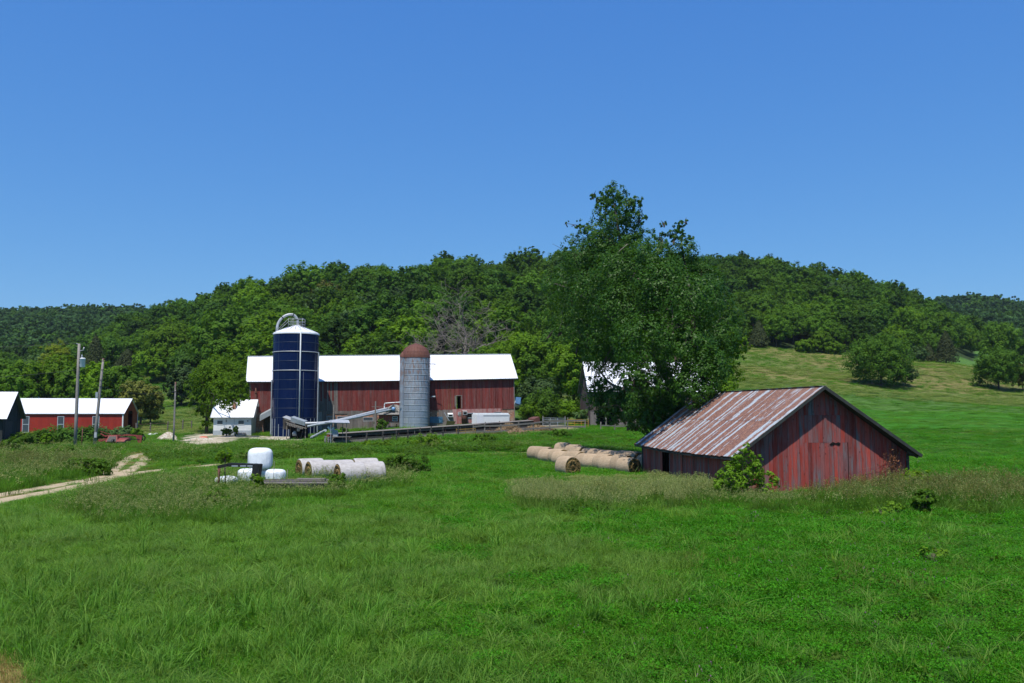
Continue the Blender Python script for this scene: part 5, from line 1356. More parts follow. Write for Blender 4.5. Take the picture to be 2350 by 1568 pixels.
n3 = t.noise(tc, 7, 5, .75); wv = t.math('SINE', t.math('ADD', t.math('MULTIPLY', rr, 55.), t.math('MULTIPLY', n3, 9.)))
c = t.ramp(t.math('ADD', t.math('MULTIPLY', wv, .06), n3), [(.2, (.10, .065, .022)), (.5, (.25, .175, .07)), (.8, (.40, .30, .14))])
M['bale_face'] = t.done(t.principled(c, .95, 0, .1, t.math('ADD', wv, t.math('MULTIPLY', n3, 3.)), 1, .06))
t = NT('net_wrap'); tc = t.n('TexCoord').outputs['Object']; n1 = t.noise(tc, 3, 5, .7, sc=(.5, 1, 1)); n2 = t.noise(tc, 25, 2, .7, sc=(.2, 1, 1))
c = t.mix(t.ramp(n1, [(.35, 0.), (.7, 1.)]), (.50, .47, .45), (.36, .33, .30)); c = t.mix(1.0, c, t.ramp(n2, [(.3, .8), (.7, 1.12)]), 'MULTIPLY')
M['net_wrap'] = t.done(t.principled(c, .7, 0, .25, n2, .4, .02))
t = NT('white_stretch_film'); tc = t.n('TexCoord').outputs['Object']; n1 = t.noise(tc, 2.5, 4, .6, sc=(1, 1, .35))
M['film'] = t.done(t.principled(t.ramp(n1, [(.2, (.66, .70, .73)), (.6, (.78, .80, .82))]), .38, 0, .4, n1, .8, .12))

def round_bale_mesh(r, L, seed, sag=.0):
    rg = np.random.default_rng(seed); n = 44
    xs = [-.5, -.485, -.45, -.3, -.1, .1, .3, .45, .485, .5]; rs = [.92, .965, .99, 1.008, 1.0, 1.0, 1.008, .99, .965, .92]
    V = []
    for x, q in zip(xs, rs):
        for k in range(n):
            a = 2 * math.pi * k / n; rr = r * q * (1 + .012 * math.sin(3 * a + seed) + rg.normal() * .003)
            z = rr * math.sin(a); z = max(z, -r * (1 - .10 - sag)); V.append((x * L, rr * math.cos(a), z))
    F = [(i * n + k, i * n + (k + 1) % n, (i + 1) * n + (k + 1) % n, (i + 1) * n + k) for i in range(len(xs) - 1) for k in range(n)]
    side = np_mesh('netting', V, np.array(F), smooth=True)
    m = []
    for e, s in ((0, -1), (len(xs) - 1, 1)):
        V2 = []; rings = 7; F2 = []
        for i in range(rings + 1):
            for k in range(n):
                v = V[e * n + k]; f = 1 - i / rings; V2.append((v[0] + s * .035 * math.sin(i * 1.9 + seed) * (i > 0) + rg.normal() * .012 * (i > 0), v[1] * f, v[2] * f))
        F2 = [(i * n + k, (i + 1) * n + k, (i + 1) * n + (k + 1) % n, i * n + (k + 1) % n) if s < 0 else (i * n + k, i * n + (k + 1) % n, (i + 1) * n + (k + 1) % n, (i + 1) * n + k) for i in range(rings) for k in range(n)]
        m.append(np_mesh('cut_face', V2, np.array(F2), smooth=False))
    return side, m
def bale(side, faces, p, ax, label, group, mside, mface, name='hay_bale', r=.64):
    o = thing(name, label, 'hay bale', p, ax, group)
    if not side.materials: side.materials.append(mside)
    for f in faces:
        if not f.materials: f.materials.append(mface)
    o.scale = (1, random.uniform(.93, 1.06), random.uniform(.93, 1.07))
    a = link('netting', side, None, o); a.location.z = r * .88
    for f in faces: q = link('cut_face', f, None, o); q.location.z = r * .88
    return o
kit = [round_bale_mesh(.66, 1.25, s) for s in (1, 2, 3)]
rowA = [(2.2, 76.5), (8.1, 60.2)]
ax0 = math.atan2(rowA[1][1] - rowA[0][1], rowA[1][0] - rowA[0][0]); GRP = 'round brown hay bales in rows by the red shed'
for k in range(13):
    f = k / 12; x = rowA[0][0] + (rowA[1][0] - rowA[0][0]) * f; y = rowA[0][1] + (rowA[1][1] - rowA[0][1]) * f
    x += (.14 if k % 2 else -.10) + random.uniform(-.07, .07); ln = ['farthest bale, at the outer tip of the front row', None][min(k, 1)]
    lab = 'tan hay bale at the far outer tip of the front row' if k == 0 else ('tan hay bale ending the front row by the shed' if k == 12 else 'tan hay bale in the middle of the front row of bales')
    s, f2 = kit[k % 3]; bale(s, f2, (x, y, h(x, y) - .03), ax0 + R(21) + random.uniform(-.12, .12), lab, GRP, M['bale_side'], M['bale_face'])
for k in range(11):
    f = k / 10; x = 4.7 + 5.6 * f + (.13 if k % 2 else -.1) + random.uniform(-.07, .07); y = 78 - 15.5 * f
    lab = 'tan hay bale in the second row of bales, showing above the front row'
    s, f2 = kit[(k + 1) % 3]; bale(s, f2, (x, y, h(x, y) - .0), ax0 + R(21) + random.uniform(-.12, .12), lab, GRP, M['bale_side'], M['bale_face'])
px_, Y_ = 1303, 58.5; g = G(px_, Y_); s, f2 = kit[1]
bale(s, f2, (g.x, g.y, g.z - .04), R(-60), 'tan hay bale standing alone before the rows, its whole round face in view', GRP, M['bale_side'], M['bale_face'])
# net wrapped bales by the trailer
kit2 = [round_bale_mesh(.68, 1.5, s + 10, .02) for s in (1, 2)]; G2 = 'grey net wrapped bales in the tall grass'
for px, Y, a, lb in ((803, 50.2, 29, 'front grey net wrapped bale with a round straw face showing'), (850, 51.4, 24, 'front grey net wrapped bale with torn netting at its end'),
                     (735, 52.4, 33, 'middle grey net wrapped bale with its straw face beside the trailer deck'), (781, 53.6, 28, 'middle grey net wrapped bale half covered by the front pair'),
                     (712, 55.0, 33, 'hindmost grey net wrapped bale nearest to the big white bale'), (838, 55.2, 24, 'grey net wrapped bale peeping over the front pair')):
    g = G(px, Y); s, f2 = kit2[px % 2]; o = bale(s, f2, (g.x, g.y, g.z - .02), R(a), lb, G2, M['net_wrap'], M['bale_face'], r=.68)
    if px == 849:
        rg_ = np.random.default_rng(1); n = 160; C = np.stack([rg_.uniform(.62, .95, n), rg_.normal(size=n) * .3, .6 + rg_.random(n) * .72], 1); V, F = rhombs(C, rg_.normal(size=(n, 3)), .12, .2, rg_); link('loose_straw', np_mesh('loose_straw', V, F, mats=[M['bale_side']]), None, o)
# film wrapped silage bales
def wrapped(p, rx, ry, hz, label, seed, rot=0):
    o = thing('silage_bale', label, 'silage bale', p, rot, 'white film wrapped silage bales'); n, mrows = 44, 22; V = []
    for i in range(mrows + 1):
        t = math.pi * i / mrows; 
        for k in range(n):
            a = 2 * math.pi * k / n; e = .52
            sx = abs(math.sin(t)) ** e; cz = math.copysign(abs(math.cos(t)) ** .5, math.cos(t))
            ca, sa = math.cos(a), math.sin(a); q = (abs(ca) ** 2.5 + abs(sa) ** 2.5) ** (-1 / 2.5)
            wob = 1 + .02 * math.sin(4 * a + seed) + .012 * math.sin(9 * a + 2 * t + seed)
            V.append((rx * sx * q * ca * wob, ry * sx * q * sa * wob, hz / 2 + hz / 2 * cz * (1 + .03 * math.sin(2 * a + seed) * (cz > 0))))
    F = [(i * n + k, (i + 1) * n + k, (i + 1) * n + (k + 1) % n, i * n + (k + 1) % n) for i in range(mrows) for k in range(n)]
    link('film', np_mesh('film', V, np.array(F), smooth=True), M['film'], o)
gA = G(568, 50.2); gB = G(632, 50.5); gC = G(519, 48.6); gD = G(600, 51.8)
wrapped(gA, .56, .56, .86, 'low white wrapped bale under the trailer neck', 1, .2); wrapped(gB, .56, .56, .80, 'low white wrapped bale to one side beneath the big white bale', 3, .5)
wrapped(gC + Vector((0, 0, -.2)), .60, .55, .78, 'lowest white wrapped bale behind the trailer coupling post', 5); wrapped(gD, .6, .6, .72, 'white wrapped bale carrying the big one on top of it', 6)
wrapped(Vector((gD.x, gD.y - .35, gD.z + .70)), .70, .64, 1.26, 'big white wrapped bale standing on top of the low ones', 2, .1)

# ================================================================ gooseneck trailer
def trailer():
    Y = 46.5; f = Y / FPX; g = G(600, Y); o = thing('gooseneck_trailer', 'old flatbed gooseneck trailer with a black steel neck, sunk in weeds', 'trailer', g, 0)
    def X(px): return (px - 600) * f
    def Z(py): return CAMZ - (py - 943) * f - g.z
    m = MB(); 
    for y in (-.25, .25):
        m.bar((X(503), y, Z(1070)), (X(526), y, Z(1065)), .1, .16).bar((X(525), y, Z(1065)), (X(596), y, Z(1067.5)), .1, .17).bar((X(588), y, Z(1064)), (X(585), y, Z(1098) - .1), .12, .25).bar((X(596), y, Z(1064.5)), (X(592), y, Z(1100)), .08, .1)
    for px in (530, 548, 566, 584): m.bar((X(px), -.25, Z(1064)), (X(px), .25, Z(1064)), .12, .05)
    m.build('neck', M['black_steel'], o)
    m = MB()
    for px, w in ((541, .38), (560, .36), (576, .36)): m.box(X(px) - w / 2 + .05, X(px) + w / 2, -.31, -.302, Z(1068) - .02, Z(1068) + .05)
    m.build('neck_plate_slots', M['galv_dull'], o)
    m = MB(); m.tube([(X(502.5), 0, Z(1069)), (X(502.5), 0, -.05)], .07, 8).bar((X(502), 0, .1), (X(502), 0, .3), .2, .2); m.build('coupler_post', M['rust'], o)
    m = MB(); m.tube([(X(515), 0, Z(1066)), (X(518), 0, Z(1100) - .2)], .03, 6); m.build('landing_strut', M['black_steel'], o)
    x1 = X(770)
    m = MB(); m.bar((X(596), -1.05, .32), (x1, -1.05, .32), .08, .2).bar((X(596), 1.25, .32), (x1, 1.25, .32), .08, .2).bar((X(596), -.3, .25), (x1, -.3, .25), .1, .2)
    m.build('frame', M['black_steel'], o)
    rg = random.Random(8); x = X(596)
    for k in range(7):
        y = -1.1 + k * .35
        MB().hexa([(X(596) + rg.uniform(-.1, .1), y, .43), (x1 + rg.uniform(-.1, .1), y, .43), (x1, y + .32, .43), (X(596), y + .32, .43), (X(596), y, .47 + rg.uniform(0, .04)), (x1 + rg.uniform(-.1, .1), y, .47 + rg.uniform(0, .04)), (x1, y + .32, .48), (X(596), y + .32, .48)]).build('deck_board', M['wood_dark' if k % 3 else 'wood_grey'], o)
    MB().box(X(680), X(745), -.2, .2, .49, .62).build('loose_beam', M['wood_grey'], o)
    for px in (690, 712):
        for y in (-1.0, 1.2):
            q = MB().lathe([(.12, -.1), (.3, -.11), (.35, -.07), (.35, .07), (.3, .11), (.12, .1)], 18).build('wheel', M['black_steel'], o); q.location = (X(px), y, .12); q.rotation_euler = (R(90), 0, 0)
trailer()
for px, Y, hh, lb in ((627, 49.3, 1.35, 'thin bare stake standing beside the big white bale'), (658, 49.0, .9, 'short bare stick in the weeds by the trailer')):
    o = thing('bare_stake', lb, 'stake', G(px, Y)); MB().tube([(0, 0, -.1), (.03, 0, hh)], .015, 5).build('shaft', M['wood_grey'], o)
# ================================================================ trees
LF = {
 'mid':    mat_leaf('leaves_mid_green', (.058, .135, .008), (.098, .195, .014), .42, spec=.1),
 'dark':   mat_leaf('leaves_dark_green', (.040, .105, .009), (.070, .150, .015), .38, spec=.1),
 'bright': mat_leaf('leaves_bright_green', (.090, .190, .007), (.145, .260, .012), .45, objvar=.2, spec=.1),
 'grey':   mat_leaf('leaves_grey_green', (.055, .115, .025), (.090, .155, .042), .3, spec=.12),
 'olive':  mat_leaf('leaves_olive_brown', (.095, .115, .018), (.15, .155, .030), .3),
 'yellow': mat_leaf('leaves_yellow_green', (.16, .22, .010), (.23, .29, .018), .45),
 'cedar':  mat_leaf('cedar_sprays', (.040, .058, .018), (.065, .082, .026), .1),
 'elm':    mat_leaf('elm_leaves', (.028, .090, .006), (.066, .155, .014), .40, rough=.45, spec=.2, objvar=0),
 'far':    mat_leaf('leaves_of_far_woods', (.036, .092, .020), (.060, .125, .030), .3),
 'pasture': mat_leaf('pasture_tree_leaves', (.052, .128, .008), (.090, .185, .014), .4, objvar=0),
 'vine':   mat_leaf('vine_leaves', (.085, .185, .008), (.13, .235, .014), .45),
}
def tree(name, label, cat, p, ht, wd, mat, seed, n=9000, leaf=.2, nl=16, low=.12, group=None, trunk=True, depth=None, cl=.3, lr=.42):
    rg = np.random.default_rng(seed); o = thing(name, label, cat, p, 0, group)
    rx = wd / 2; rz = ht * (1 - low) / 2; zc = ht * low + rz
    lobes = generic_lobes(rx, rz, zc, nl, rg, lr)
    link('crown', crown_mesh('crown', lobes, n, leaf, seed, [LF[mat]], cluster=cl), None, o)
    if trunk: limbs(MB(), (0, 0, 0), lobes, max(.08, ht * .022), rg, (0, 0, zc), 8).build('trunk', M['bark'], o)
    return o
def conifer(name, label, p, ht, wd, mat, seed, n=5000, leaf=.22, group=None):
    rg = np.random.default_rng(seed); o = thing(name, label, 'conifer', p, 0, group)
    t = rg.random(n) ** .8; a = rg.uniform(0, 6.28, n); k = np.floor(rg.uniform(0, 1, n) * 40); rr = wd / 2 * (1 - t) ** .75 * (.55 + .5 * np.abs(np.sin(a * 3.5 + k))) * rg.uniform(.6, 1.05, n)
    P = np.stack([rr * np.cos(a), rr * np.sin(a), ht * (.05 + .95 * t)], 1); N = np.stack([np.cos(a), np.sin(a), np.full(n, .5)], 1) + rg.normal(size=(n, 3)) * .5
    V, F = rhombs(P, N, leaf, .45, rg); link('crown', np_mesh('crown', V, F, mats=[LF[mat]]), None, o)
    MB().tube([(0, 0, -.3), (0, 0, ht * .5), (0, 0, ht * .95)], [ht * .02, ht * .014, .02], 6).build('trunk', M['bark'], o)
    return o

# ---------------- the big tree behind the shed
def big_tree():
    Y = 64.5; g = G(1552, Y); f = Y / FPX
    def DY(px, py): return float(np.clip((1500 - px) / 210, 0, 1)) * 11 - (2.5 if (1470 < px < 1640 and py > 690) else 0)
    o = thing('elm_tree', 'huge dark green tree with a tall narrow top towering over the red shed', 'tree', g)
    T = [ # px, py, radius px, depth m, density
     (1412,448,27,0,1),(1388,452,20,.5,.7),(1444,478,26,-.5,.9),(1462,462,14,0,.8),(1470,500,14,.3,.8),(1392,492,32,.5,.9),(1432,520,40,0,1),(1362,448,10,0,1),(1372,472,13,0,.8),
     (1340,522,16,-.5,.8),(1320,516,10,-.5,.9),(1300,512,8,-.6,.9),(1370,545,36,0,1),(1400,575,52,0,1),
     (1318,566,26,0,.7),(1292,580,18,.4,.6),(1345,600,46,-1,1),(1296,622,32,1,.8),(1268,660,28,1.5,.7),(1300,660,50,-1.5,1),(1258,718,26,1.5,.6),(1300,735,38,-1,.7),(1268,762,16,0,.4),
     (1455,570,36,0,.9),(1478,548,22,.5,.7),(1512,528,15,0,.7),(1524,514,9,0,.8),(1516,556,24,.3,.7),(1560,522,14,-.5,.8),(1572,508,8,-.5,.9),(1552,545,20,0,.8),(1572,552,14,.5,.8),(1590,548,8,.5,.7),(1566,590,40,0,1),
     (1500,610,56,-1,1),(1430,640,66,-2,1),(1370,680,62,-2,1),(1520,670,64,-2.5,1),(1600,625,36,1,.8),(1625,650,36,.5,.9),(1440,720,70,-3,.9),(1590,700,64,-2,1),(1645,700,40,1,.8),(1665,735,36,1,.75),
     (1350,750,52,-1,.8),(1400,790,58,-1,.75),(1480,790,66,-2.5,.8),(1570,790,62,-2.5,.9),(1640,780,54,-.5,1),(1682,790,30,0,.8),(1700,815,22,0,.6),
     (1620,850,50,-2,1),(1668,860,34,-.5,.95),(1590,890,46,-2,.8),(1652,900,30,-1,.8),
     (1360,820,34,0,.6),(1392,858,34,0,.55),(1372,905,34,.5,.7),(1430,850,30,-.5,.25),(1470,868,32,-1,.28),(1505,845,34,-.5,.45),(1535,870,36,-1,.6),
     (1400,925,32,.5,.8),(1440,925,36,.3,.8),(1480,930,42,0,.9),(1530,925,42,0,.95),(1460,960,28,-.5,.8),(1492,972,26,-1,.9),(1560,935,36,0,.9),(1385,955,20,.5,.4),(1455,872,24,2,.9),(1478,880,24,1,.9),(1500,885,24,0,.9),(1466,850,22,1,.8),(1420,945,30,.2,.9),(1400,905,30,.2,.9),(1450,905,34,0,.95),(1500,905,40,0,1),(1475,955,34,0,1),(1510,950,34,-.5,1),(1375,930,24,.4,.8),(1365,880,26,.4,.7),
     (1330,790,24,0,.35),(1722,792,10,0,.6)]
    back = [(1400,600,60,3.5,.7),(1340,660,70,4,.7),(1460,640,75,4.5,.8),(1560,660,75,4.5,.8),(1500,730,90,5,.7),(1410,740,80,4,.6),(1600,760,70,4,.7),(1620,830,50,3.5,.7)]
    lobes = []; lm = []
    for px, py, r, dy, den in T + back:
        D_ = Y + dy * 1.3 + DY(px, py); D_ = 58.2 + (px % 3 - 1) * 1.1 if (1440 < px < 1640 and 770 < py < 893 and dy < 3) else D_; w = W(px, py, D_) - g; lobes.append((w.x, w.y, w.z, r * D_ / FPX * 1.08, den * (.5 if px < 1310 else .75 if px < 1400 else 1), .95)); lm.append(1 if (px > 1655 and py > 770) or (px > 1615 and py > 885) else 0)
    link('crown', crown_mesh('crown', lobes, 190000, .088, 5, [LF['elm'], LF['vine']], lobe_mat=lm, cluster=.24, per=20, up=.1, fill=.3), None, o)
    rg = np.random.default_rng(4); m = MB()
    def P(px, py, dy=0): return W(px, py, Y + dy + DY(px, 0)) - g
    def limb(pts, r0, r1):
        q = catmull([P(*a) for a in pts], 5); m.tube(q, list(np.linspace(r0, r1, len(q))), 9)
    m.tube([Vector((.1, 0, -.4)), Vector((0, 0, .6)), P(1556, 930), P(1552, 890)], [.85, .62, .55, .5], 12)
    limb([(1553,900), (1530,860,-.5), (1500,800,-1), (1478,740,-1.2), (1450,660,-1), (1428,580,-.4), (1415,500,0), (1405,450,0)], .42, .03)
    limb([(1555,905), (1575,840,-.5), (1590,760,-1), (1585,680,-.6), (1570,600,0), (1562,540,0)], .36, .03)
    limb([(1552,910), (1500,893,-1), (1455,900,-1.5), (1400,880,-1), (1370,840,0)], .30, .04)
    limb([(1500,800,-1), (1450,770,-2), (1390,720,-2), (1320,670,-1), (1270,650,0)], .26, .03)
    limb([(1478,740,-1.2), (1400,660,0), (1350,600,0), (1310,565,0)], .2, .02)
    limb([(1590,800,-1), (1630,760,0), (1660,730,.5), (1690,780,0)], .18, .03)
    limb([(1520,840,0), (1530,760,2), (1540,680,3), (1510,600,2), (1514,535,0)], .24, .02)
    limb([(1440,600,-.4), (1390,540,0), (1345,522,-.5), (1300,513,-.6)], .1, .015)
    limb([(1555,900), (1490,930,-1), (1440,925,0), (1400,925,0)], .16, .02)
    for i, l in enumerate(lobes):
        if rg.random() < .7:
            e = Vector(l[:3]); s = e + Vector((rg.normal() * .4, rg.normal() * .4, -1)) * l[3] * 1.3
            for _ in range(4):
                d = Vector(rg.normal(size=3)) * l[3] * .6; m.tube([s.lerp(e, .3), e + d * .4, e + d], [.05, .03, .008], 4, cap=False)
    m.build('trunk', M['bark'], o)
    m = MB()
    for a, b in (((1520,690,-4),(1560,770,-4.5)),((1530,880,-3),(1560,840,-3.5)),((1440,560,-2),(1480,700,-3.5)),((1600,770,-4),(1625,720,-4))):
        A, B = P(*a), P(*b)
        for _ in range(5):
            d = Vector(rg.normal(size=3)) * 1.2; q = A.lerp(B, rg.random()); m.tube([q, q + d * .5 + Vector((0, 0, .2)), q + d], [.035, .022, .006], 4, cap=False)
    m.build('dead_twigs', M['deadwood'], o)
big_tree()

# ---------------- shrubs at the shed and in the field
def shrub(name, label, p, ht, wd, mat, seed, n=2600, leaf=.07, group=None, cat='shrub', nl=10, low=0.0):
    return tree(name, label, cat, p, ht, wd, mat, seed, n, leaf, nl, low, group, True, cl=.42, lr=.5)
LF['shrub'] = mat_leaf('boxelder_leaves', (.10, .22, .010), (.17, .30, .02), .35, objvar=0)
g = G(1712, 41.2); o = thing('corner_shrub', 'bright green leafy shrub growing against the low front corner of the red shed', 'shrub', g)
lob = []
fm = 41.2 / FPX
for px, py, r in ((1716,1020,7),(1712,1030,10),(1700,1042,12),(1726,1043,10),(1690,1056,14),(1742,1050,10),(1712,1062,20),(1672,1072,14),(1700,1084,24),(1735,1078,18),(1665,1092,20),(1690,1108,26),(1730,1105,26),(1762,1090,14),(1775,1108,14),(1650,1112,14),(1755,1125,18),(1700,1130,26)):
    w_ = W(px, py, 41.2 + random.uniform(-.3, .3)) - g; lob.append((w_.x, w_.y, w_.z, r * fm * .95, 1, 1))
link('crown', crown_mesh('crown', lob, 5200, .062, 77, [LF['shrub']], cluster=.4, per=14), None, o)
limbs(MB(), (0, 0, 0), lob, .05, np.random.default_rng(1), (0, 0, 1.0), 10).build('trunk', M['bark'], o)

SH = [
 ('burdock_plant', 'dense dark green broad leaved weed clump standing out of the grass past the shed', 2122, 35.3, 1.0, 1.0, 'mid', .085, 1300),
 ('burdock_plant', 'bright lime leafed plant, taller of the two low ones before the tall grass', 2058, 34.9, .5, .8, 'shrub', .07, 420),
 ('burdock_plant', 'low bright lime leafed plant sprawling beside a taller lime one', 2020, 34.6, .32, .95, 'shrub', .07, 380),
 ('burdock_plant', 'low pale green leafy plant alone in the open field', 2142, 24.4, .30, .95, 'shrub', .05, 420),
 ('weed_bush', 'green leafy vine bush at the far low corner of the red shed', 2105, 43.0, 1.25, 1.7, 'bright', .07, 1400),
 ('weed_bush', 'dark leafy vine bush at the back end of the trailer deck', 772, 45.2, 1.0, 1.0, 'mid', .07, 1800),
 ('weed_bush', 'lime green vine climbing the front end of the trailer deck', 592, 44.6, 1.0, .8, 'bright', .06, 1100),
 ('weed_bush', 'dark leafy bush in the grass behind the net wrapped bales', 935, 60.0, 1.1, 2.6, 'mid', .09, 2200),
 ('weed_bush', 'small dark leafy bush beside the larger one past the net wrapped bales', 895, 61, .9, 1.6, 'mid', .09, 1200),
 ('weed_bush', 'leafy green weed clump in the olive weeds below the trailer neck', 490, 37.5, .75, 1.3, 'mid', .07, 1400),
 ('weed_bush', 'small leafy green clump in the tall grass above the trailer neck', 516, 66, 1.1, 1.3, 'bright', .09, 900),
 ('weed_bush', 'leafy green clump beside the faint farm track near the bale trailer', 560, 68, .9, 1.1, 'mid', .09, 700),
 ('weed_bush', 'rounded bush growing before the feed bunk posts, fullest of the row', 985, 88, .62, 3.4, 'bright', .12, 3000),
 ('weed_bush', 'small rounded bush in front of the feed bunk near the shelter', 941, 88, .6, 1.4, 'mid', .12, 1500),
 ('weed_bush', 'leafy clump between the old fence posts and the straw heap', 1112, 91, .6, 2.0, 'mid', .12, 1600),
 ('weed_bush', 'dark bush leaning over the end of the grey board fence', 1283, 98, .8, 2.0, 'mid', .12, 1800),
 ('weed_bush', 'sprawling green clump in the grass strip below the feed bunk', 880, 86, .5, 1.8, 'bright', .12, 1200),
 ('weed_bush', 'low leafy clump at the foot of the feed bunk bars', 842, 87, .55, 1.4, 'bright', .11, 900),
 ('weed_bush', 'bushy sapling growing against the milk house wall by its door', 520, 112.5, 1.0, 1.3, 'mid', .12, 1100),
 ('weed_bush', 'thin sapling in front of the milk house between door and window', 540, 112, 1.35, .9, 'bright', .11, 700),
 ('weed_bush', 'small bush growing at the barn wall behind the conveyor pole', 877, 114, 1.8, 1.6, 'mid', .12, 1100),
 ('weed_bush', 'small green bush seen under the roof of the feed shelter', 790, 101, 1.6, 1.6, 'mid', .12, 900),
 ('weed_bush', 'bright bush beside the steel gates behind the barn end', 1215, 117, 3.1, 2.6, 'bright', .15, 2400),
 ('weed_bush', 'broad dark green bush in the gap between the two barns', 1240, 120, 4.0, 5.4, 'mid', .17, 5200),
 ('weed_bush', 'low pale green bush in the gap between the barns', 1300, 122, 2.8, 4.2, 'bright', .16, 3000),
 ('weed_bush', 'low green bush hugging the wall of the half hidden barn', 1335, 118, 2.0, 2.6, 'grey', .15, 1800),
 ('weed_bush', 'bushy weeds leaning on the corner of the dark weathered barn', 24, 84, 1.2, 2.4, 'mid', .12, 1700),
 ('weed_bush', 'round green bush in front of the long red shed near the dark barn', 78, 97, .85, 4.4, 'mid', .14, 3600),
 ('weed_bush', 'pointed bright green sapling among the bushes before the long red shed', 108, 95, 1.45, 1.2, 'bright', .13, 1700),
 ('weed_bush', 'wide dark hedge like bush under the middle of the long red shed', 152, 99, .75, 5.4, 'dark', .15, 4200),
 ('weed_bush', 'dark green bush between the two tall poles', 198, 100, .85, 4.4, 'dark', .15, 3400),
 ('weed_bush', 'grey green bush at the white trimmed corner of the long red shed', 250, 103, .85, 4.6, 'grey', .15, 3400),
 ('weed_bush', 'feathery grey green bush by the gable door of the long red shed', 292, 113, 1.3, 2.4, 'grey', .16, 2400),
 ('weed_bush', 'small bright bush beside the pasture fence and the mower', 312, 112, 1.2, 1.7, 'bright', .14, 1300),
 ('weed_bush', 'dark leafy bush in the tall weeds beside the farm track', 205, 56, .95, 2.2, 'mid', .09, 3000),
 ('weed_bush', 'small dark bush in the weeds nearer the two tall poles', 150, 75, .9, 2.0, 'mid', .1, 1800),
]
for i, (nm, lb, px, Y, ht, wd, mt, lf, n) in enumerate(SH):
    shrub(nm, lb, G(px, Y), ht, wd, mt, 300 + i, int(n * 1.15), lf, 'leafy bushes and weeds' if nm == 'weed_bush' else None)

# ---------------- the tree at the milk house
def milk_tree():
    Y = 118.0; g = G(474, Y); o = thing('broadleaf_tree', 'bright green spreading tree at the milk house, its branches over the white roof', 'tree', g); lobes = []
    for px, py, r in ((500,838,22),(478,850,22),(528,846,20),(548,862,16),(460,868,22),(500,868,28),(535,872,22),(556,884,12),(446,890,18),(475,895,28),(515,895,28),(545,902,20),(562,912,9),(455,918,20),(485,922,24),(515,920,20),(540,920,12),(470,942,18),(497,944,10),(455,945,12),(478,962,12),(470,978,10),(508,935,9)):
        w_ = W(px, py, Y + random.uniform(-1.2, 1.2) - (8.5 if px > 512 and py > 880 else 0)) - g; lobes.append((w_.x, w_.y, w_.z, r * Y / FPX * 1.1, 1, .95))
        if r > 20: w_ = W(px, py, Y + 3) - g; lobes.append((w_.x, w_.y, w_.z, r * Y / FPX, .7, .95))
    link('crown', crown_mesh('crown', lobes, 19000, .15, 11, [LF['bright']], cluster=.36, per=22), None, o)
    limbs(MB(), (0, 0, 0), lobes, .22, np.random.default_rng(2), W(480, 880, Y) - g, 14).build('trunk', M['bark'], o)
milk_tree()

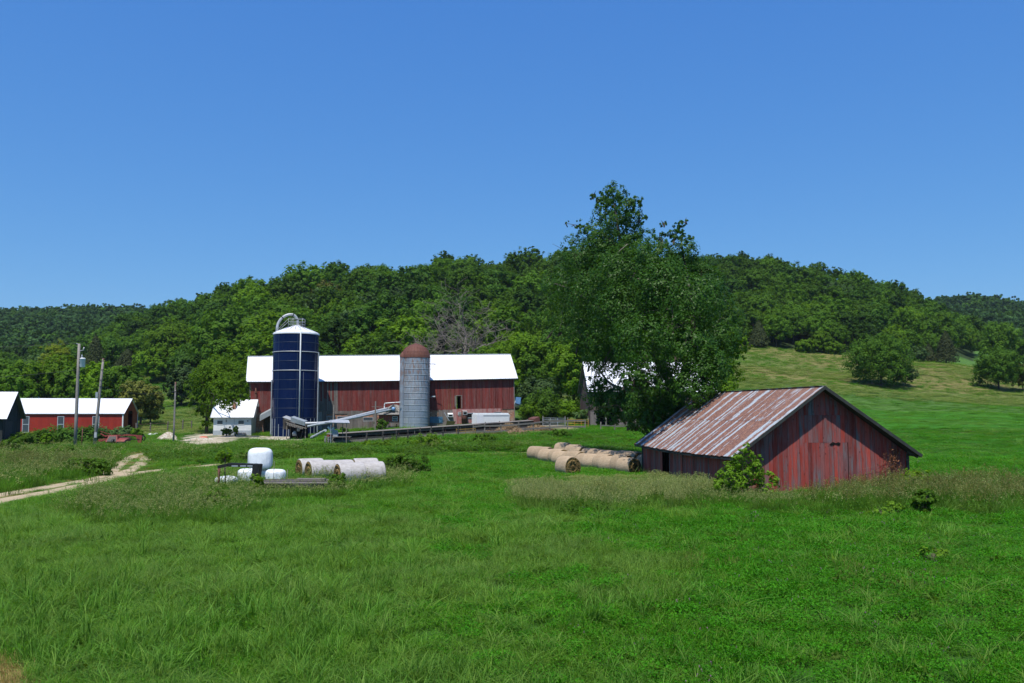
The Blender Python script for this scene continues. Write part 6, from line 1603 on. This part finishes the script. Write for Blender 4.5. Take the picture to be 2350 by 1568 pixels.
# ---------------- single trees, front rows
TR = [ # px, Y, ht, wd, mat, seed, n, leaf, label
 (416, 172, 8.2, 6.4, 'grey', 12, 8000, .24, 'grey green rounded tree standing alone on the slope behind the thin pole'),
 (388, 232, 14.5, 13.5, 'bright', 13, 13000, .32, 'large bright yellowish green tree low on the wooded slope'),
 (455, 238, 12, 11, 'bright', 14, 10000, .3, 'bright green tree joining the large yellowish one on the slope'),
 (345, 225, 9, 9, 'bright', 15, 8000, .3, 'lower bright green tree beneath the large yellowish one'),
 (440, 205, 9, 9, 'dark', 16, 8000, .28, 'dark green tree just above the grey green rounded one'),
 (322, 140, 7.5, 5.8, 'olive', 17, 8000, .2, 'olive brown tree behind the gable of the long red shed'),
 (345, 146, 5.5, 3.6, 'olive', 18, 4500, .2, 'small brownish tree leaning out beside the larger olive one'),
 (20, 152, 9.8, 9.5, 'mid', 19, 9000, .26, 'broad green tree behind the dark weathered barn'),
 (78, 155, 10.8, 9.5, 'bright', 20, 9000, .26, 'bright green tree behind the dark barn and the storage shed'),
 (132, 160, 12.2, 9.0, 'bright', 21, 9000, .26, 'tallest bright green tree of the row behind the long red shed'),
 (182, 156, 10.8, 9.0, 'mid', 22, 9000, .26, 'green tree directly behind the tall transformer pole'),
 (232, 154, 10.3, 8.5, 'bright', 23, 9000, .26, 'bright green tree between the leaning pole and the shed gable'),
 (280, 152, 9.6, 8.0, 'mid', 24, 8500, .26, 'green tree above the peak of the long red shed'),
 (205, 172, 9.5, 10, 'dark', 25, 8000, .28, 'dark tree peeping between the bright trees behind the poles'),
 (-20, 160, 12, 11, 'mid', 26, 8000, .28, 'broad green tree cut by the picture edge behind the dark barn'),
 (128, 215, 15.5, 9.5, 'yellow', 27, 8000, .3, 'tree with yellow green leaves rising behind the row of bright trees'),
 (92, 222, 12, 10, 'grey', 28, 7000, .3, 'grey green tree beside the yellow leaved one'),
 (1140, 150, 10.5, 10, 'bright', 31, 10000, .26, 'bright green tree just behind the low end of the barn roof'),
 (1200, 152, 12.5, 10, 'bright', 32, 11000, .26, 'tall bright green tree rising past the end of the white barn roof'),
 (1262, 150, 12.0, 9.5, 'mid', 33, 11000, .26, 'green tree in the gap between the two barns'),
 (1318, 146, 11.3, 9.5, 'bright', 34, 11000, .26, 'bright green tree beside the big dark tree behind the gates'),
 (1372, 150, 12.0, 9.5, 'mid', 35, 9000, .26, 'green tree behind the white roof of the half hidden barn'),
 (1100, 158, 10.5, 9, 'mid', 36, 8000, .26, 'rounded green tree peeping over the white barn roof'),
 (1232, 133, 6.0, 6.5, 'grey', 37, 6000, .22, 'low grey green tree beneath the tall trees between the barns'),
 (2022, 188, 10.6, 12.6, 'pasture', 41, 17000, .19, 'round bright green tree on a short trunk alone in the hillside pasture'),
 (2078, 189, 5.0, 4.6, 'grey', 42, 4000, .18, 'small paler tree growing out at the side of the round pasture tree'),
 (2292, 196, 9.0, 9.8, 'pasture', 43, 13000, .19, 'low round bright tree near the picture edge in the pasture'),
 (2348, 197, 6.2, 5.2, 'olive', 44, 5000, .19, 'olive tinged bush tree touching the low round pasture tree'),
 (2298, 262, 14.5, 10.5, 'mid', 45, 9000, .28, 'taller darker tree behind the low round pasture tree'),
 (2352, 262, 9, 7, 'dark', 46, 6000, .28, 'dark tree at the very picture edge beyond the pasture'),
 (1850, 242, 3.0, 5, 'bright', 47, 5000, .26, 'bright sumac like tree at the edge of the wood above the pasture'),
 (1882, 243, 5.6, 5.6, 'bright', 48, 6000, .26, 'tallest bright tree at the pasture edge of the wood'),
 (1912, 242, 2.4, 6, 'bright', 49, 4000, .24, 'low bright thicket where the pasture meets the wood'),
 (1690, 246, 6.5, 6.5, 'mid', 50, 5000, .26, 'green bush tree at the wood edge beside the big dark tree'),
 (2108, 236, 4.0, 4.5, 'grey', 51, 3500, .22, 'small dark bush on the crest of the pasture'),
]
for px, Y, ht, wd, mt, sd_, n, lf, lb in TR:
    o = tree('broadleaf_tree', lb, 'tree', G(px, Y), ht, wd, mt, sd_, int(n * 1.3), lf, 24, .05 if px < 2000 else .07, None, lr=.5)
for px, Y, ht, wd, lb, sd_ in ((2172, 238, 9.0, 7.4, 'dark brownish cedar on the pasture crest', 61), (1742, 243, 7.5, 6.6, 'brownish dark cedar at the edge of the wood beside the big tree', 62), (215, 245, 16, 11, 'dark brownish cedar behind the bright trees at the poles', 63),
                              (290, 235, 9, 11, 'low dark brown cedar behind the long red shed gable', 64), (2132, 240, 5.0, 4.5, 'smaller brown cedar beside the larger one on the crest', 65)):
    conifer('cedar_tree', lb, G(px, Y), ht, wd, 'cedar', sd_, 6500, .24)

# ---------------- dead tree
def dead_tree():
    Y = 176.0; g = G(1062, Y); f = Y / FPX; o = thing('dead_tree', 'leafless grey dead tree with a wide tangle of branches above the white barn roof', 'dead tree', g); rg = random.Random(21); m = MB(); mt = MB()
    def grow(p, d, ln, r, lv):
        n = 5; pts = [p]; rad = [r]; q = p.copy(); dd = d.copy()
        for i in range(n):
            dd = (dd + Vector((rg.gauss(0, .22), rg.gauss(0, .22), rg.gauss(.02, .18)))).normalized(); q = q + dd * ln / n; pts.append(q.copy()); rad.append(max(.02, r * (1 - .55 * (i + 1) / n)))
        (m if lv < 3 else mt).tube(pts, rad, 7 if lv < 2 else 4, cap=False)
        if lv >= 4: return
        for k in range(4):
            i = rg.randint(2, n); az = rg.uniform(0, 6.28); sp = Vector((math.cos(az), math.sin(az), rg.uniform(-.35, .6)))
            grow(pts[i], (dd * .7 + sp * .85).normalized(), ln * rg.uniform(.58, .8), rad[i] * .66, lv + 1)
    top = Vector((0, 0, 7.5)); m.tube([(0, 0, -.5), (.1, 0, 3), (0, 0, 6), top], [.45, .38, .32, .24], 10)
    for az, el, ln in ((2.9, .5, 7), (.1, .45, 7.0), (1.2, .9, 7.2), (2.0, 1.1, 8), (.5, .95, 7.5), (-.3, .15, 6.5), (3.3, .05, 6), (-1.6, .5, 5.5), (-1.2, 1.2, 7)):
        grow(Vector((0, 0, rg.uniform(4.0, 7.6))), Vector((math.cos(az) * math.cos(el), math.sin(az) * math.cos(el), math.sin(el))), ln, .2, 1)
    m.build('trunk', M['deadwood'], o); mt.build('twigs', M['deadwood'], o)
dead_tree()

# ---------------- the wooded hills
PRO = []
def proto(mat, seed, rx=5.0, rz=5.0, zc=6.6, n=5600, leaf=.30, nl=17):
    rg = np.random.default_rng(seed); lobes = generic_lobes(rx, rz, zc, nl, rg, .40)
    return crown_mesh('crown', lobes, n, leaf, seed, [LF[mat]], cluster=.34, per=20), lobes
PK = [proto(*a) for a in (('mid', 101), ('mid', 102, 4.2, 6.2, 7.6), ('dark', 103, 5.6, 5.0), ('dark', 104, 4.4, 6.0, 7.4), ('mid', 105, 5.8, 4.6, 6.0), ('grey', 106, 4.6, 5.4), ('bright', 107), ('mid', 108, 4.8, 5.4, 7.0), ('olive', 109, 4.4, 5.0), ('dark', 110), ('bright', 111, 5.6, 4.6, 5.8))]
trk = MB().tube([(0, 0, -1.5), (.1, 0, 3), (0, .1, 8)], [.30, .24, .1], 6)
for a in range(5): trk.tube([(0, 0, 3 + a * .6), (2.6 * math.cos(a * 1.3), 2.6 * math.sin(a * 1.3), 7 + a * .5)], [.14, .04], 4)
trk_o = trk.build('trunk', M['bark']); TRK = trk_o.data; bpy.data.objects.remove(trk_o)
frg = np.random.default_rng(55)
cand = []
tries = 0; acc = []
grid = {}
def too_close(x, y, s):
    i, j = int(x // 12), int(y // 12)
    for a in range(i - 1, i + 2):
        for b in range(j - 1, j + 2):
            for (u, v, t) in grid.get((a, b), ()):
                if (u - x) ** 2 + (v - y) ** 2 < ((s + t) * .5) ** 2: return True
    return False
def near_edge(px): # how near the woods come
    return np.interp(px, [240, 330, 470, 560, 700, 1000, 1300, 1400, 1640, 1750, 1900, 2050, 2100, 2160, 2240], [285, 270, 190, 172, 168, 168, 172, 222, 242, 247, 249, 250, 258, 275, 320])
while tries < 26000:
    tries += 1; px = frg.uniform(230, 2245); e = near_edge(px)
    Y = e + (378 - e) * frg.random() ** 1.0
    if px > 2100 and Y < 262: continue
    x = (px - 1175) / FPX * Y; s = 5.6 + 3.6 * frg.random() ** 1.5 + (Y - 160) * .008 - (.8 if px > 1500 else 0)
    if Y - e < 10: s *= .8
    if too_close(x, Y, s): continue
    # keep the dead tree's surroundings clear in front
    if abs(px - 1062) < 95 and Y < 178: continue
    grid.setdefault((int(x // 12), int(Y // 12)), []).append((x, Y, s)); acc.append((x, Y, s, px, e))
def crest(px): return np.interp(px, _cols, [max(z for d, z in PROF[c] if 250 < d < 420) for c in _cols])
items = []
for x, Y, s, px, e in acc:
    z = h(x, Y); ht = frg.choice([frg.uniform(.7, 1.05), frg.uniform(.95, 1.35), frg.uniform(1.1, 1.5)], p=[.45, .4, .15]) * (s / 8.2) ** .7
    if px > 1500: ht = (ht * .35 + .68) * (.9 + .2 * frg.random())
    if Y > 290: ht = min(ht, 1.2)
    if Y - e < 8: ht *= .85
    c = fbm(np.array([x]), np.array([Y]), 22, 77)[0]; r_ = frg.random()
    near = Y - e < 30
    if near and r_ < (.5 if px < 1400 else .22): k = 6 if frg.random() < .5 else 10
    elif px < 520 and r_ < .5: k = 2 + int(frg.random() * 2)
    elif r_ < .06: k = 5
    elif r_ < .085 and px < 1100: k = 8
    elif px < 1350 and c > .55 and r_ < .6: k = 6 if r_ < .2 else 0
    elif px > 1640: k = (0, 1, 4, 7, 7, 3)[int(frg.random() * 6)]
    else: k = (0, 1, 2, 3, 4, 7, 9)[int(frg.random() * 7)]
    # how large it shows: upslope trees behind the crest hardly show
    behind = max(0, Y - 345)
    items.append((Y + behind * 6, x, Y, z, ht, k, px))
items.sort()
print('wood trees', len(items))
first = {}
for q, (_, x, Y, z, ht, k, px) in enumerate(items[:292]):
    if px < 480: grp, lab = 'trees of the dark wood end', 'dark leafy tree of the wood behind the yellowish green trees'
    elif px < 1420: grp, lab = 'trees of the wooded hill behind the barn', 'leafy tree in the dense wood on the hill behind the white roofed barn'
    else: grp, lab = 'trees of the wooded hill above the pasture', 'leafy tree in the dense wood on the hill above the tan pasture'
    o = thing('woodland_tree', lab, 'tree', (x, Y, z), frg.uniform(0, 6.28), grp); wv = ht * frg.uniform(.9, 1.15)
    o.scale = (wv, wv, ht)
    link('crown', PK[k][0], None, o); link('trunk', TRK, None, o)
rest = items[292:]
if rest:
    P = np.array([(x, Y, z) for _, x, Y, z, *_r in rest]); sc = np.array([i[4] for i in rest])
    scatter('hilltop_woods', [p[0] for p in PK], P, frg.uniform(0, 6.28, len(P)), sc, [i[5] for i in rest], 'dense leafy woods covering the upper hill and its crest', 'woods')
# far wooded hills
FK = [proto('far', 120 + i, 5, 4.2, 5.2, 900, .62, 11)[0] for i in range(5)]
FK[3] = proto('dark', 131, 5, 4.2, 5.2, 900, .62, 11)[0]
def far_woods(name, label, px0, px1, y0, y1, sp, seed):
    rg = np.random.default_rng(seed); P = []
    Y = y0
    while Y < y1:
        x = (px0 - 1175) / FPX * Y; xe = (px1 - 1175) / FPX * Y
        while x < xe:
            P.append((x + rg.normal() * sp * .25, Y + rg.normal() * sp * .3)); x += sp
        Y += sp * (1.0 if Y < 500 else 1.05)
    P = np.array(P); z = H(P[:, 0], P[:, 1]); n = len(P); print(name, n)
    scatter(name, FK, np.column_stack([P, z]), rg.uniform(0, 6.28, n), rg.uniform(.85, 1.3, n), rg.integers(0, 5, n), label, 'woods')
far_woods('distant_woods', 'dark wooded ridge in the distance behind the left farm sheds'.replace('left ', ''), -160, 620, 400, 730, 8.2, 5)
far_woods('far_woods', 'dark wooded ridge far beyond the pasture crest', 2120, 2480, 400, 730, 8.2, 6)
tr_l = [(px, Y) for px in range(-60, 330, 26) for Y in (255, 285, 320, 360)]
P = np.array([((px + frg.normal() * 8 - 1175) / FPX * (Y + frg.normal() * 6), Y + frg.normal() * 6) for px, Y in tr_l]); zz = H(P[:, 0], P[:, 1])
scatter('valley_woods', [PK[i][0] for i in (2, 3, 5, 0)], np.column_stack([P, zz]), frg.uniform(0, 6.28, len(P)), frg.uniform(.75, 1.15, len(P)), frg.integers(0, 4, len(P)), 'dark valley woods below the distant ridge', 'woods')
# ================================================================ grass and weeds
GM = {
 'grass': mat_leaf('field_grass', (.036, .150, .004), (.112, .310, .013), .42, patch=(.110, .235, .022), patch_scale=.12, objvar=.22, spec=.12),
 'blue':  mat_leaf('coarse_long_grass', (.056, .165, .014), (.145, .295, .038), .4, objvar=.22, spec=.15),
 'pale':  mat_leaf('pale_long_grass', (.115, .235, .022), (.195, .335, .050), .42, patch=(.16, .27, .05), patch_scale=.3, objvar=.22, spec=.12),
 'clover': mat_leaf('clover_leaves', (.034, .170, .004), (.078, .290, .010), .42, objvar=.22, spec=.12),
 'dry':   mat_leaf('dry_straw_grass', (.30, .22, .08), (.44, .34, .14), .3, objvar=.2),
 'head':  mat_leaf('tan_seed_heads', (.27, .30, .10), (.42, .43, .17), .4, objvar=.15),
 'brome': mat_leaf('ripening_brome', (.10, .21, .030), (.18, .28, .055), .4, objvar=.25),
 'weed':  mat_leaf('weed_leaves', (.050, .145, .010), (.105, .215, .022), .4, patch=(.095, .165, .02), patch_scale=.5, objvar=.3),
 'rusty': mat_leaf('reddish_weeds', (.17, .17, .05), (.25, .21, .07), .3, objvar=.2),
 'pink':  mat_leaf('pink_clover_heads', (.38, .14, .32), (.5, .25, .42), .2, objvar=0),
}
def B(n, rad, h_, w, lean, m, **k): return dict(k='blade', n=n, rad=rad, h=h_, w=w, lean=lean, m=m, **k)
# kits of tufts; materials in each list are by index
kit_field = [tuft('tuft', [B(64, .30, .27, .014, .95, 0), B(12, .3, .34, .015, 1.1, 1), dict(k='leaf', n=30, rad=.30, h=.20, s=.026, m=0, wild=.6, dome=.2, lo=.5)], [GM['grass'], GM['pale']], 1),
             tuft('tuft', [B(54, .30, .24, .013, 1.1, 0), B(8, .3, .30, .013, 1.2, 1), dict(k='leaf', n=40, rad=.30, h=.20, s=.024, m=0, wild=.6, dome=.2, lo=.5)], [GM['grass'], GM['pale']], 2),
             tuft('tuft', [dict(k='leaf', n=95, rad=.30, h=.24, s=.026, m=0, wild=.5, dome=.2, lo=.55), B(14, .3, .30, .010, .5, 1)], [GM['clover'], GM['grass']], 3),
             tuft('tuft', [dict(k='leaf', n=75, rad=.28, h=.22, s=.030, m=0, wild=.6, dome=.2, lo=.5), B(26, .3, .30, .010, .5, 1)], [GM['clover'], GM['grass']], 4),
             tuft('tuft', [B(60, .28, .36, .014, 1.05, 0), B(12, .3, .42, .012, 1.1, 1)], [GM['pale'], GM['blue']], 5),
             tuft('tuft', [B(40, .22, .38, .020, .95, 0), B(24, .26, .30, .014, 1.0, 1)], [GM['blue'], GM['grass']], 6),
             tuft('tuft', [B(22, .10, .42, .022, .55, 0, seg=4), B(24, .25, .28, .014, 1.0, 1)], [GM['blue'], GM['grass']], 7),
             tuft('tuft', [dict(k='leaf', n=80, rad=.30, h=.24, s=.028, m=0, wild=.5, dome=.2, lo=.55), dict(k='stem', n=4, rad=.25, h=.27, m=0, hm=1, heads=7, hl=.06, hw=.008, hs=.012)], [GM['clover'], GM['pink']], 8),
             tuft('tuft', [B(60, .30, .28, .011, .55, 0), dict(k='stem', n=14, rad=.3, h=.42, m=0, hm=1, heads=5, hl=.2, hw=.006, hs=.016)], [GM['pale'], GM['rusty']], 9),
             tuft('tuft', [B(70, .30, .20, .009, .9, 0), B(14, .3, .26, .009, .8, 1)], [GM['dry'], GM['pale']], 10),
            tuft('tuft', [B(34, .14, .46, .016, 1.25, 0, seg=5, jit=.3), B(12, .2, .4, .012, 1.4, 1, seg=5)], [GM['pale'], GM['blue']], 11),
            tuft('tuft', [B(26, .10, .50, .019, 1.0, 0, seg=5, jit=.3), B(10, .2, .4, .012, 1.4, 1, seg=5)], [GM['blue'], GM['pale']], 12),
            tuft('tuft', [dict(k='leaf', n=26, rad=.16, h=.26, s=.065, m=0, wild=.7, dome=.3, lo=.4, asp=.5), B(20, .2, .3, .012, 1.0, 1)], [GM['weed'], GM['pale']], 13)]
kit_tall = [tuft('tall_tuft', [B(55, .34, .58, .013, .8, 0), B(20, .3, .7, .012, .8, 1)], [GM['weed'], GM['blue']], 21),
            tuft('tall_tuft', [B(45, .34, .55, .012, .5, 0), dict(k='stem', n=9, rad=.34, h=.88, m=0, hm=1, heads=8, hl=.22, hw=.022, hs=.026)], [GM['weed'], GM['head']], 22),
            tuft('tall_tuft', [B(60, .36, .66, .011, 1.0, 0), dict(k='stem', n=26, rad=.36, h=.86, m=0, hm=1, heads=11, hl=.28, hw=.03, hs=.026)], [GM['brome'], GM['head']], 23),
            tuft('tall_tuft', [dict(k='leaf', n=150, rad=.36, h=.62, s=.05, m=0, wild=.9, dome=.4, lo=.2), B(26, .34, .6, .012, .5, 1)], [GM['weed'], GM['blue']], 24),
            tuft('tall_tuft', [dict(k='leaf', n=70, rad=.36, h=.5, s=.045, m=0, wild=.9, dome=.4, lo=.2), dict(k='stem', n=18, rad=.34, h=.95, m=0, hm=1, heads=8, hl=.35, hw=.03, hs=.026)], [GM['weed'], GM['rusty']], 25),
            tuft('tall_tuft', [B(70, .36, .55, .013, .5, 0)], [GM['grass']], 26)]

srg = np.random.default_rng(99)
def sample(y0, y1, n, pad=1.12):
    """points spread evenly per square metre over the part of the ground in view"""
    y = np.sqrt(srg.uniform(y0 ** 2, y1 ** 2, n)); x = srg.uniform(-.5875 * pad, .5875 * pad, n) * (y + 1.5)
    z = H(x, y); px, py = proj(x, y, z); return x, y, z, px, py
EXC = [ # buildings' footprints kept clear: centre x,y, half sizes, angle
 (15.78 - math.sin(R(8)) * 8.7, 43.7 + math.cos(R(8)) * 8.7, 4.6, 8.2, R(8)),
]
def clear(x, y):
    ok = np.ones(len(x), bool)
    for cx, cy, hx, hy, a in EXC:
        u = (x - cx) * math.cos(a) + (y - cy) * math.sin(a); v = -(x - cx) * math.sin(a) + (y - cy) * math.cos(a); ok &= ~((np.abs(u) < hx) & (np.abs(v) < hy))
    return ok
def tallzone(px, py, y):
    """0 field, 1 tan brome, 2 mixed weeds, 3 yard grass"""
    w = (vnoise(px, py * 3, 34, 3) - .5) + .7 * (vnoise(px, py * 3, 11, 4) - .5); px2 = px + w * 40; py2 = py + w * 20 + srg.normal(size=len(px)) * 2.2
    zt = np.zeros(len(px), int)
    zt[inpoly(px2, py2, SHED_W)] = 2; zt[inpoly(px2, py2, TAN_L)] = 1; zt[inpoly(px2, py2, TRAIL_W)] = 2; zt[inpoly(px2, py2, LEFT_W)] = 4
    zt[inpoly(px2, py2, YARD_W) | inpoly(px2, py2, YARD_L)] = 3
    zt[(y > 110)] = 0
    return zt
def barepart(px, py, x, y):
    b = inpoly(px, py, SLAB) | inpoly(px, py, COW)
    for i in range(3): b |= rut_dist(x, y, i) < RUTPATHS[i][1] * .48
    b |= (rut_dist(x, y, 3) < .3) & (vnoise(x, y, 1.5, 9) > .3)
    return b & (y < 130)
# ---- field turf
LAY = [(11.5, 17, 21, .80, .92), (17, 26, 15, 1.0, .92), (26, 42, 10.5, 1.2, .9), (42, 66, 5.6, 1.65, .85), (66, 118, 2.2, 2.5, .8)]
PS = []; RS = []; SS = []; SZ = []; IX = []
TP = []; TS = []; TZ = []; TI = []
for y0, y1, dens, sc_, hz_ in LAY:
    area = .5875 * 1.12 * (y1 ** 2 - y0 ** 2) + 1; n = int(area * dens)
    x, y, z, px, py = sample(y0, y1, n)
    ok = ~barepart(px, py, x, y) & clear(x, y); zt = tallzone(px, py, y)
    f1 = fbm(x, y, 7, 201); f2 = fbm(x, y, 3, 211); r_ = srg.random(n)
    side = np.clip((px - 900) / 900, 0, 1)      # clover towards the right, long grass towards the left
    ix = np.zeros(n, int)
    clv = (r_ < .18 + .62 * side + .5 * (f1 - .5)) & (side > .05)
    ix[:] = np.where(srg.random(n) < .5, 0, 1)
    ix[clv] = np.where(srg.random(n) < .6, 2, 3)[clv]
    ix[clv & (srg.random(n) < .035) & (side > .3)] = 7
    left = (py > 1165) & (px < 1600) & (f1 + f2 * .4 + (1600 - px) / 2300 > .86)
    ix[left] = np.where(srg.random(n) < .55, 4, 0)[left]
    lb = (srg.random(n) < np.clip((23 - y) / 9, 0, 1) * np.clip((f2 - .36) * 2.4 + (700 - px) / 2400, 0, .75))
    ix[lb] = np.where(srg.random(n) < .25, 6, 5)[lb]
    sp = (srg.random(n) < .012) & (y < 30); ix[sp] = 6
    tb = (px > 250) & (px < 1000) & (py > 1190) & (py < 1380) & (f2 > .52) & (srg.random(n) < .15); ix[tb] = 4
    ix[(inpoly(px, py, [(1560,1290),(1760,1300),(1760,1325),(1560,1318)]) | inpoly(px, py, [(1850,1320),(2200,1330),(2200,1400),(1980,1390)])) & (srg.random(n) < .12)] = 8
    lush = np.clip(1.1 - (px - 200) / 1500, .25, 1) * np.clip((48 - y) / 26, .12, 1); cl = srg.random(n) < (.03 + .15 * lush * np.clip((fbm(x, y, 4, 251) - .3) * 2.5, 0, 1)); ix[cl] = np.where(srg.random(n) < .6, 10, 11)[cl]
    wd_ = (srg.random(n) < .02) & (y < 45); ix[wd_] = 12
    dr = inpoly(px + (f2 - .5) * 60, py, DRY_C); ix[dr] = 9
    mow = (y > 80) & (px > 1500); 
    hh = hz_ * (.5 + 1.0 * f2) * srg.choice([.75, 1.0, 1.3], n, p=[.35, .45, .2])
    hh = np.where(mow, hh * .5, hh)
    fd = np.full(n, 9.); 
    for i in range(4):
        d = rut_dist(x, y, i); fd = np.minimum(fd, d - (RUTPATHS[i][1] * .5 if i < 3 else .3))
    hh = np.where(fd < 1.2, hh * .4, hh); ok &= ~((fd < .35) & (srg.random(n) < .6))
    ix = np.where((fd < .8) & (srg.random(n) < .4), 9, ix)
    lo = zt > 0
    keep = ok & ~(lo & (srg.random(n) < .45))
    PS.append(np.column_stack([x, y, z])[keep]); SS.append((sc_ * srg.uniform(.8, 1.25, n))[keep]); SZ.append((sc_ ** .35 * hh * srg.uniform(.8, 1.2, n))[keep]); IX.append(ix[keep])
    # ---- tall growth
    n2 = int(area * dens * .75); x, y, z, px, py = sample(y0, y1, n2); ok = ~barepart(px, py, x, y) & clear(x, y); zt = tallzone(px, py, y); r_ = srg.random(n2); f2 = fbm(x, y, 2.5, 231)
    k = np.full(n2, -1)
    k[(zt == 1)] = np.where(r_ < .50 + 1.6 * (f2 - .5), 2, np.where(r_ < .7, 1, np.where(r_ < .85, 3, 0)))[zt == 1]
    k[(zt == 2)] = np.choose(np.minimum((f2 * 1.15 * 5 + r_ * 1.6 - .9).astype(int).clip(0, 4), 4), [3, 0, 1, 0, 1])[zt == 2]
    k[(zt == 4)] = np.choose(np.minimum((f2 * 5 + r_ * 2 - 1).astype(int).clip(0, 4), 4), [3, 0, 1, 5, 4])[zt == 4]
    k[(zt == 3)] = np.choose(np.minimum((f2 * 5 + r_ * 2 - 1).astype(int).clip(0, 4), 4), [0, 3, 0, 3, 1])[zt == 3]
    hh = np.where(zt == 3, .95, np.where(zt == 2, .82, .95)) * (.7 + .6 * f2)
    hh = np.where((zt == 1), hh * np.clip(.36 + (py - 1108) / 75 + 1.0 * (f2 - .5), .30, 1.05), hh); hh = np.where((zt == 2) & (px > 1590), hh * np.clip(.42 + (py - 1138) / 60 + np.clip((px - 1840) / 200, 0, .75) + 1.2 * (f2 - .5), .35, 1.25), hh)
    hh = np.where((zt == 3) & (y > 88), hh * .45, hh)
    hh = np.where((px > 540) & (px < 960) & (py < 1128), hh * .95, hh)
    hh = np.where(inpoly(px, py, [(560, 1108), (780, 1112), (800, 1140), (560, 1150)]), hh * .55, hh)
    hh = np.where((px > 1170) & (px < 1500) & (py < 1125), hh * .55, hh)
    k[(zt == 2) & (px > 1850) & (srg.random(n2) < .25)] = 4
    keep = ok & (k >= 0) & ~((zt != 3) & (f2 < .42) & (srg.random(n2) < .6))
    TP.append(np.column_stack([x, y, z])[keep]); TS.append((sc_ * .9 * srg.uniform(.8, 1.2, n2))[keep]); TZ.append((hh * sc_ ** .15)[keep]); TI.append(k[keep])
P = np.concatenate(PS); print('turf', len(P))
scatter('grass', kit_field, P, srg.uniform(0, 6.28, len(P)), np.concatenate(SS), np.concatenate(IX), 'thick green hay field grass mixed with clover', 'grass', tilt=.08, sz=np.concatenate(SZ))
P = np.concatenate(TP); print('tall', len(P))
scatter('tall_weeds', kit_tall, P, srg.uniform(0, 6.28, len(P)), np.concatenate(TS), np.concatenate(TI), 'tall seeding grass and weeds along the shed, trailer and farmyard', 'weeds', tilt=.1, sz=np.concatenate(TZ))
# ---- hillside pasture and rough slopes: sparse clumps that break the surface
n = 26000; x, y, z, px, py = sample(118, 262, n); ok = ~HILLW(px, y) & ~((px > 530) & (px < 1200) & (y < 150))
ok &= ~((px > 1340) & (px < 1500) & (y < 135)); f = fbm(x * .3, y, 14, 88)
k = np.where(f > .50, 2, 5); k = np.where(srg.random(n) < .08, 1, k); k[(y < 166) & (px > 1500)] = 5
hz = np.where((y < 165) & (px > 1500), .16, .34) * (.6 + .8 * srg.random(n))
scatter('pasture_grass', kit_tall, np.column_stack([x, y, z])[ok], srg.uniform(0, 6.28, ok.sum()), np.full(ok.sum(), 2.6), k[ok], 'rough seeding pasture grass on the hillside', 'grass', tilt=.1, sz=hz[ok])

# ================================================================ haze
def haze():
    o = MB().box(-900, 900, -40, 1600, -8, 190).build('haze', None)
    m, nt, out = newmat('thin_air'); v = nt.nodes.new('ShaderNodeVolumePrincipled')
    v.inputs['Color'].default_value = (.72, .84, 1, 1); v.inputs['Density'].default_value = .00007; v.inputs['Anisotropy'].default_value = .2
    nt.links.new(v.outputs[0], out.inputs['Volume']); o.data.materials.append(m)
    tag(o, kind='stuff', label='thin blue summer haze over the valley', cat='haze')
haze()
